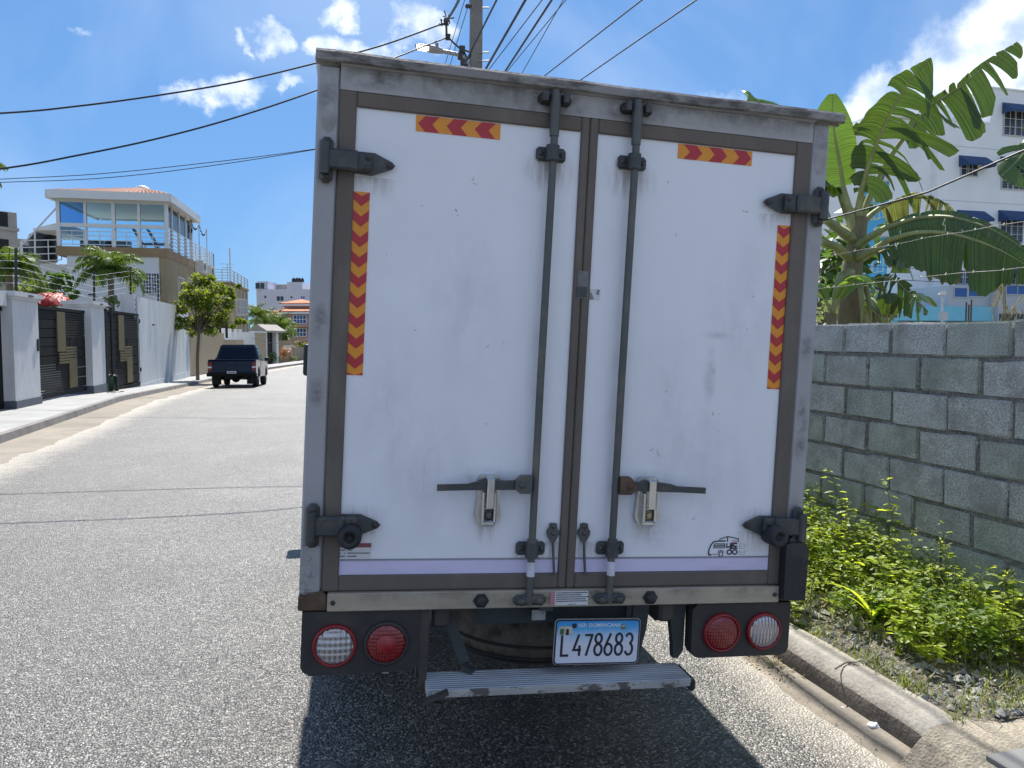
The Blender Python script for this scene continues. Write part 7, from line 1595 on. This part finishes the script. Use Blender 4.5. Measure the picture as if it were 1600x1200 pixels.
# ------------------------------------------------------------------ pickup parked up the street
M['pickup'] = mat('navy_car_paint', (.005,.013,.036), .22, .3, var=.1, scale=2, dirt=(.03,.035,.05), damt=.3, dscale=2)
M['carglass'] = mat('tinted_car_glass', (.006,.010,.022), .08, var=.1, spec=.25)
M['taillight'] = mat('tail_light', (.20,.02,.018), .2, var=.2, scale=8)
M['chromebar'] = mat('chrome_trim', (.6,.6,.6), .2, .9, var=.05)
def pickup():
    psi = R(3.0); c = P(363, 601, 29.3); c.z = zp(c.y)+.018
    t = thing('pickup_truck', 'dark blue crew cab pickup truck parked up the street seen from behind', 'pickup', (c.x, c.y, c.z), -psi)
    w = .83; L = 4.75
    def prof_solid(b, xs, pts, m=0): b.prism([(xs[0], y, z) for y, z in pts], (xs[1]-xs[0], 0, 0), m)
    # body side section: bed and lower cab
    b = MB(); prof_solid(b, (-w, w), [(0,.52),(.02,.98),(.06,1.02),(1.55,1.02),(1.55,.98),(3.4,.98),(4.6,.88),(4.74,.72),(4.74,.42),(4.35,.38),(4.3,.62),(4.1,.74),(3.8,.76),(3.55,.66),(3.42,.38),(1.45,.38),(1.38,.64),(1.2,.76),(.88,.76),(.65,.64),(.56,.42),(0,.42)]); body = b.build('body', M['pickup'], t)
    b = MB(); v0 = [(-w+.03,1.55,1.0),(w-.03,1.55,1.0),(w-.03,3.55,1.0),(-w+.03,3.55,1.0),(-w+.20,1.80,1.58),(w-.20,1.80,1.58),(w-.20,2.85,1.58),(-w+.20,2.85,1.58)]
    b.add(v0, [(0,3,2,1),(4,5,6,7),(0,1,5,4),(1,2,6,5),(2,3,7,6),(3,0,4,7)]); b.box(-w+.24, w-.24, 1.86, 2.80, 1.58, 1.61, 0, .012); cab_ = b.build('cab', M['pickup'], t)
    b = MB(); b.prism([(-w+.12,1.575,1.06),(w-.12,1.575,1.06),(w-.245,1.775,1.51),(-w+.245,1.775,1.51)], (0,-.02,.008)); b.build('rear_window', M['carglass'], cab_)
    for s in (-1, 1):
        for y0, y1 in ((1.80, 2.35), (2.42, 3.25)):
            def q(y, z): return (s*(w-.03-.17*(z-1.0)/.58+.004), y+(z-1.0)*(.25 if y < 2 else (-.55 if y > 3 else 0)), z)
            b = MB(); b.prism([q(y0,1.06), q(y1,1.06), q(y1,1.50), q(y0,1.50)], (s*.008,0,0)); b.build('side_window', M['carglass'], cab_)
        b = MB(); b.prism([(s*(w+.001),y,z) for y,z in ((1.60,.45),(2.37,.45),(2.37,.99),(1.60,.99))], (s*.006,0,0)); b.prism([(s*(w+.001),y,z) for y,z in ((2.41,.45),(3.38,.45),(3.38,.97),(2.41,.99))], (s*.006,0,0)); d = b.build('door', M['pickup'], t)
        b = MB(); b.box(min(s*(w+.006), s*(w+.03)), max(s*(w+.006), s*(w+.03)), 2.2, 2.33, .86, .89); b.build('handle', M['chromebar'], d)
        b = MB(); b.box(min(s*(w+.02), s*(w+.20)), max(s*(w+.02), s*(w+.20)), 3.05, 3.13, .98, 1.13, 0, .025, 2); b.build('door_mirror', M['black_metal'], t)
        b = MB(); b.box(min(s*(w-.14), s*(w+.004)), max(s*(w-.14), s*(w+.004)), -.012, .03, .60, .93, 0, .008); b.build('tail_light', M['taillight'], t)
        b = MB(); b.box(min(s*(w-.14), s*(w+.005)), max(s*(w-.14), s*(w+.005)), -.015, -.011, .72, .78); b.build('reversing_light', M['frame_white'], t)
        for y in (1.02, 3.92):
            b = MB(); x0 = s*(w-.02); b.lathe((x0, y, .335), (-s,0,0), [(.19,0),(.30,-.005),(.325,.02),(.335,.05),(.335,.16),(.30,.2),(.19,.2)], 24); wh = b.build('wheel', M['tyre'], t)
            b = MB(); b.lathe((x0, y, .335), (-s,0,0), [(0,.02),(.05,.0),(.07,.03),(.17,.03),(.2,.0),(.2,.05)], 18); b.build('rim', M['chromebar'], wh)
        b = MB(); b.bar((s*(w-.22), 0.9, .02), (s*(w-.22), .9, .02), .01, .01) if False else b.box(min(s*.45,s*.72), max(s*.45,s*.72), .50, .52, .12, .45); b.build('mud_flap', M['tyre'], t)
    b = MB(); b.box(-w+.15, w-.15, -.014, .02, .56, .97, 0, .01); tg = b.build('tailgate', M['pickup'], t)
    b = MB(); b.box(-w+.22, w-.22, -.019, -.012, .62, .84, 0, .004); b.box(-w+.02, w-.02, -.03, .05, 1.0, 1.035, 0, .01); b.build('tailgate_pressing', M['pickup'], tg)
    b = MB(); b.box(-.12, .12, -.034, -.012, .87, .92); b.build('tailgate_handle', M['black_metal'], tg)
    b = MB(); b.box(-w-.03, w+.03, -.13, .06, .42, .545, 0, .02); bp = b.build('bumper', M['gate'], t)
    b = MB(); b.box(-.16, .16, -.145, -.128, .52, .61); b.build('number_plate', M['platewhite'], t)
    b = MB(); 
    for k in range(6): b.box(-.125+.044*k, -.125+.044*k+.028, -.147, -.1445, .535, .585)
    b.build('plate_mark', M['ink'], t)
    b = MB(); b.cyl((-.6,1.02,.33), (.6,1.02,.33), .06, 10); b.lathe((0,1.02,.33), (0,1,0), [(0,-.16),(.14,-.1),(.16,0),(.14,.1),(0,.16)], 12); b.box(-.5,-.4,.1,4.3,.38,.46); b.box(.4,.5,.1,4.3,.38,.46); b.cyl((.35,-.05,.34),(.35,1.2,.36),.035,8); b.build('underbody', M['chassis'], t)
    t.scale = (1.05,)*3; t.rotation_euler = (-.028, 0, -psi)
    b = MB(); b.lathe((0,.45,.40), (0,0,1), [(0,-.08),(.3,-.08),(.33,0),(.3,.08),(0,.08)], 20); b.build('spare_wheel', M['tyre'], t)
pickup()

# ------------------------------------------------------------------ utility pole, street lamp and overhead cables
M['polec'] = mat('pole_concrete', (.20,.19,.18), .9, var=.2, scale=3, dirt=(.12,.11,.10), damt=.6, dscale=4, bump=.3, bscale=40)
M['lampbody'] = mat('lamp_body', (.30,.31,.33), .5, .4, var=.1, scale=8)
m_, N_, L_, b_ = newmat('lit_led'); b_.inputs['Base Color'].default_value = (.9,.85,.75,1); b_.inputs['Emission Color'].default_value = (1,.86,.66,1); b_.inputs['Emission Strength'].default_value = 2.2; M['led'] = m_
def pole():
    D = 13.0; a = P(740, 110, D); top = P(745.5, -120, D); base = V((a.x-.05, a.y, 0))
    t = thing('utility_pole', 'square concrete utility pole rising behind the truck roof', 'pole', base)
    b = MB(); b.prism([base+V((x*.11, y*.11, 0)) for x, y in ((-1,-1),(1,-1),(1,1),(-1,1))], V((0,0,0))) if False else None
    q0, q1 = base, top; vs_ = []
    for c, r_ in ((q0,.12),(q1,.085)):
        for x, y in ((-1,-1),(1,-1),(1,1),(-1,1)): vs_.append(c+V((x*r_, y*r_, 0)))
    b = MB(); b.add(vs_, [(0,1,5,4),(1,2,6,5),(2,3,7,6),(3,0,4,7),(4,5,6,7)]); b.build('shaft', M['polec'], t, world=True)
    for py in (12, 82, 95): b = MB(); c = P(742, py, D); b.cyl(c+_r*.05, c+_r*.24, .012, 6); b.build('step_peg', M['lampbody'], t, world=True)
    # secondary rack with insulators
    b = MB()
    for px, py in ((697,35),(700,58)): c = P(px, py, D); b.lathe(c-V((0,0,.05)), (0,0,1), [(0,0),(.05,.01),(.035,.05),(.05,.09),(0,.1)], 10)
    b.tube([P(697,28,D), P(698,62,D)], .02, 6); b.tube(smooth_path([P(700,58,D), P(712,70,D), P(722,77,D), P(737,82,D)], 8), .016, 6); b.build('insulator', M['bracket'], t, world=True)
    b = MB(); rnd = random.Random(3)
    for k in range(7): c = P(697+rnd.uniform(-10,6), 33+rnd.uniform(-8,6), D); b.tube([c, c+V((rnd.uniform(-.08,.08), 0, rnd.uniform(-.08,.1))), c+V((rnd.uniform(-.16,.1), 0, rnd.uniform(-.1,.12)))], .012, 5)
    for px, py in ((722,77),(720,88),(724,97),(728,105)): c = P(px, py, D); b.obox(c, (V((.045,0,0)), V((0,.04,0)), V((0,0,.05))))
    b.tube(smooth_path([P(722,77,D), P(729,90,D), P(726,100,D), P(732,118,D)], 8), .018, 5); b.tube(smooth_path([P(737,84,D), P(730,96,D), P(735,112,D)], 6), .014, 5); b.build('splice', M['bracket'], t, world=True)
    b = MB(); b.cyl(P(731,9.5,D), P(740,10.5,D), .014, 6); b.lathe(P(731,9.5,D), (1,0,0), [(0,-.05),(.045,-.03),(.03,0),(.045,.03),(0,.05)], 8); b.build('wire_holder', M['bracket'], t, world=True)
    # lamp
    t2 = thing('street_lamp', 'grey street lamp on a curved arm with its lens lit, fixed to the pole', 'lamp', P(735,112,D))
    b = MB(); b.tube(smooth_path([P(736,116,D), P(731,100,D), P(722,88,D), P(706,83,D), P(690,80,D)], 14), .035, 8); b.build('arm', M['lampbody'], t2, world=True)
    c0, c1 = P(692,80,D), P(649,72,D); d = (c1-c0).normalized(); up = V((0,0,1)); s = d.cross(up).normalized(); u2 = s.cross(d)
    b = MB(); n = 10
    prof = [(0,.05,.04),(.08,.09,.055),(.2,.12,.06),(.3,.11,.05),(.42,.11,.035),(.47,.08,.02)]; vs_ = []
    for l, wd, h in prof:
        for k in range(n): a_ = 6.283*k/n; vs_.append(c0+d*l+s*wd*math.cos(a_)+u2*h*math.sin(a_))
    b.add(vs_, [(i*n+j, i*n+(j+1) % n, (i+1)*n+(j+1) % n, (i+1)*n+j) for i in range(5) for j in range(n)], 0, True); b.add(vs_[-n:], [tuple(range(n))]); b.cyl(c0+d*.12+u2*.05, c0+d*.12+u2*.11, .03, 8); b.build('lamp_head', M['lampbody'], t2, world=True)
    b = MB(); cc = c0+d*.345-u2*.036+V((0,-.06,.0)); b.obox(cc, (d*.10, s*.075, u2*.018)); b.build('lens', M['led'], t2, world=True)
pole()
def sag(a, c, s, n=24): return [a.lerp(c, i/n)-V((0,0,s*4*(i/n)*(1-i/n))) for i in range(n+1)]
def cable(pts, r_, m, lab, group='overhead cables'):
    b = MB(); b.tube(pts, r_, 6, 0, False); o = b.build('overhead_cable', M[m]); tag(o, lab, 'cable', group); return o
def extend(pts, l):
    d = (pts[-1]-pts[-2]).normalized(); return pts+[pts[-1]+d*l]
def cables():
    a = P(697,35,13.0)
    cable(smooth_path([a, P(600,70,12.85), P(500,97,12.6), P(370,128,12.1), P(240,150,11.66), P(120,166,11.3), P(0,177,11.0), P(-300,190,10.4)], 40), .0135, 'cable', 'upper heavy black cable crossing the sky from the left edge to the pole')
    a = P(700,58,13.0)
    cable(smooth_path([a, P(600,97,11.8), P(492,142,10.7), P(360,186,10.0), P(240,218,9.58), P(120,243,9.24), P(0,264,8.96), P(-300,300,8.3)], 40), .0125, 'cable', 'lower heavy black cable crossing the sky from the left edge to the truck roof')
    cable(smooth_path([P(0,280,20), P(150,272,20), P(300,257,20), P(490,233,20), P(742,190,20), P(900,160,20)], 30)+[P(1000,140,20)], .010, 'cable', 'upper of two thin wires low in the sky above the terrace house')
    cable(smooth_path([P(0,285,20), P(150,279,20), P(300,263,20), P(490,234,20), P(742,188,20), P(900,158,20)], 30)+[P(1000,138,20)], .010, 'cable', 'lower of two thin wires low in the sky above the terrace house')
    # lines running along the street over the camera
    runs = [((821,0),(756,113),2.85,.019,'bluecable','thickest pale cable climbing right of the pole'),((862,0),(785,118),3.0,.015,'bluecable','thick cable second right of the pole'),((776,0),(741,70),2.78,.015,'bluecable','thick cable passing close beside the pole'),
            ((847,0),(760,114),2.92,.007,'bluecable','thin wire between the two thick cables right of the pole'),((884,0),(787,118),3.1,.006,'bluecable','thin wire just right of the second thick cable'),((880,0),(812,121),3.25,.006,'bluecable','steepest thin wire right of the thick cables'),
            ((726,0),(694,105),2.7,.006,'bluecable','thin wire just left of the pole'),((733,4),(702,106),2.72,.006,'bluecable','second thin wire just left of the pole'),
            ((1003,0),(845,123),3.6,.008,'cable','lone thin wire slanting over the middle of the truck roof'),((1088,0),(900,130),3.9,.008,'cable','rightmost thin wire slanting over the truck roof')]
    for (x0,y0),(x1,y1),X,r_,m,lab in runs:
        p0, p1 = onx(x0,y0,X), onx(x1,y1,X); d = p0-p1
        cable([p1-d*(1.4 if p1.y < 30 else .3), p1, p0, p0+d*1.2], r_, m, lab)
    # service drop loop at the insulators
    cable(smooth_path([P(697,33,13.0), P(706,20,12.2), P(714,6,11.4), P(719,-8,10.6), P(724,-40,9.6)], 14), .022, 'bluecable', 'short twisted service cable rising from the insulators left of the pole')
    # wires in front of the apartment block
    for ya, yb, lab in ((418,428,'upper thin wire crossing before the white apartment wall'),(437,447,'lower thin wire crossing before the white apartment wall')):
        cable([P(1290,ya-4,24), P(1397,ya,24), P(1500,ya+5,24), P(1600,yb,24), P(1800,yb+6,24)], .011, 'bluecable', lab, 'wires before the apartment block')
    cable(smooth_path([P(393,528,46), P(425,536,50), P(455,535,54), P(482,529,58), P(560,500,62)], 16), .012, 'bluecable', 'faint wire sagging across the far palms at the bend of the street')
cables()
# dry seed heads leaning over the wall at the right
c = P(1588, 520, 5.2); t = thing('dry_grass_stems', 'pale dry grass stems with drooping heads above the wall at the right edge', 'grass', (c.x, c.y, 0)); b = MB(); r_ = random.Random(3)
for k in range(9):
    e = P(1575+r_.uniform(-22,28), 455+r_.uniform(-12,30), 5.2); p = smooth_path([V((c.x+r_.uniform(-.1,.1), c.y, .6)), V((e.x+.04, e.y, e.z-.25)), e, e+V((r_.uniform(-.14,-.03), 0, -.10))], 10); b.tube(p, .003, 4, 0, False)
    for q in p[-4:]: leaf4(b, q, V((r_.uniform(-.5,.2), 0, -1)), V((0,-1,0)), .06, .008)
b.build('stems', M['drygrass'], t, world=True, recalc=False)
# green mass closing the street beyond the bend
b = MB(); r_ = random.Random(77)
for k in range(34):
    x = 2 + 2.4*k + r_.uniform(-1, 1); y = 118 + r_.uniform(-6, 14); h = r_.uniform(2.2, 4.2)
    leafy(b, V((x, y, h*.9)), h, 110, r_, .9, 0, .6, .9, .4)
o = b.build('far_trees', M['papaya'], kind='stuff', recalc=False); tag(o, 'far dark green trees closing the street beyond the bend', 'trees')
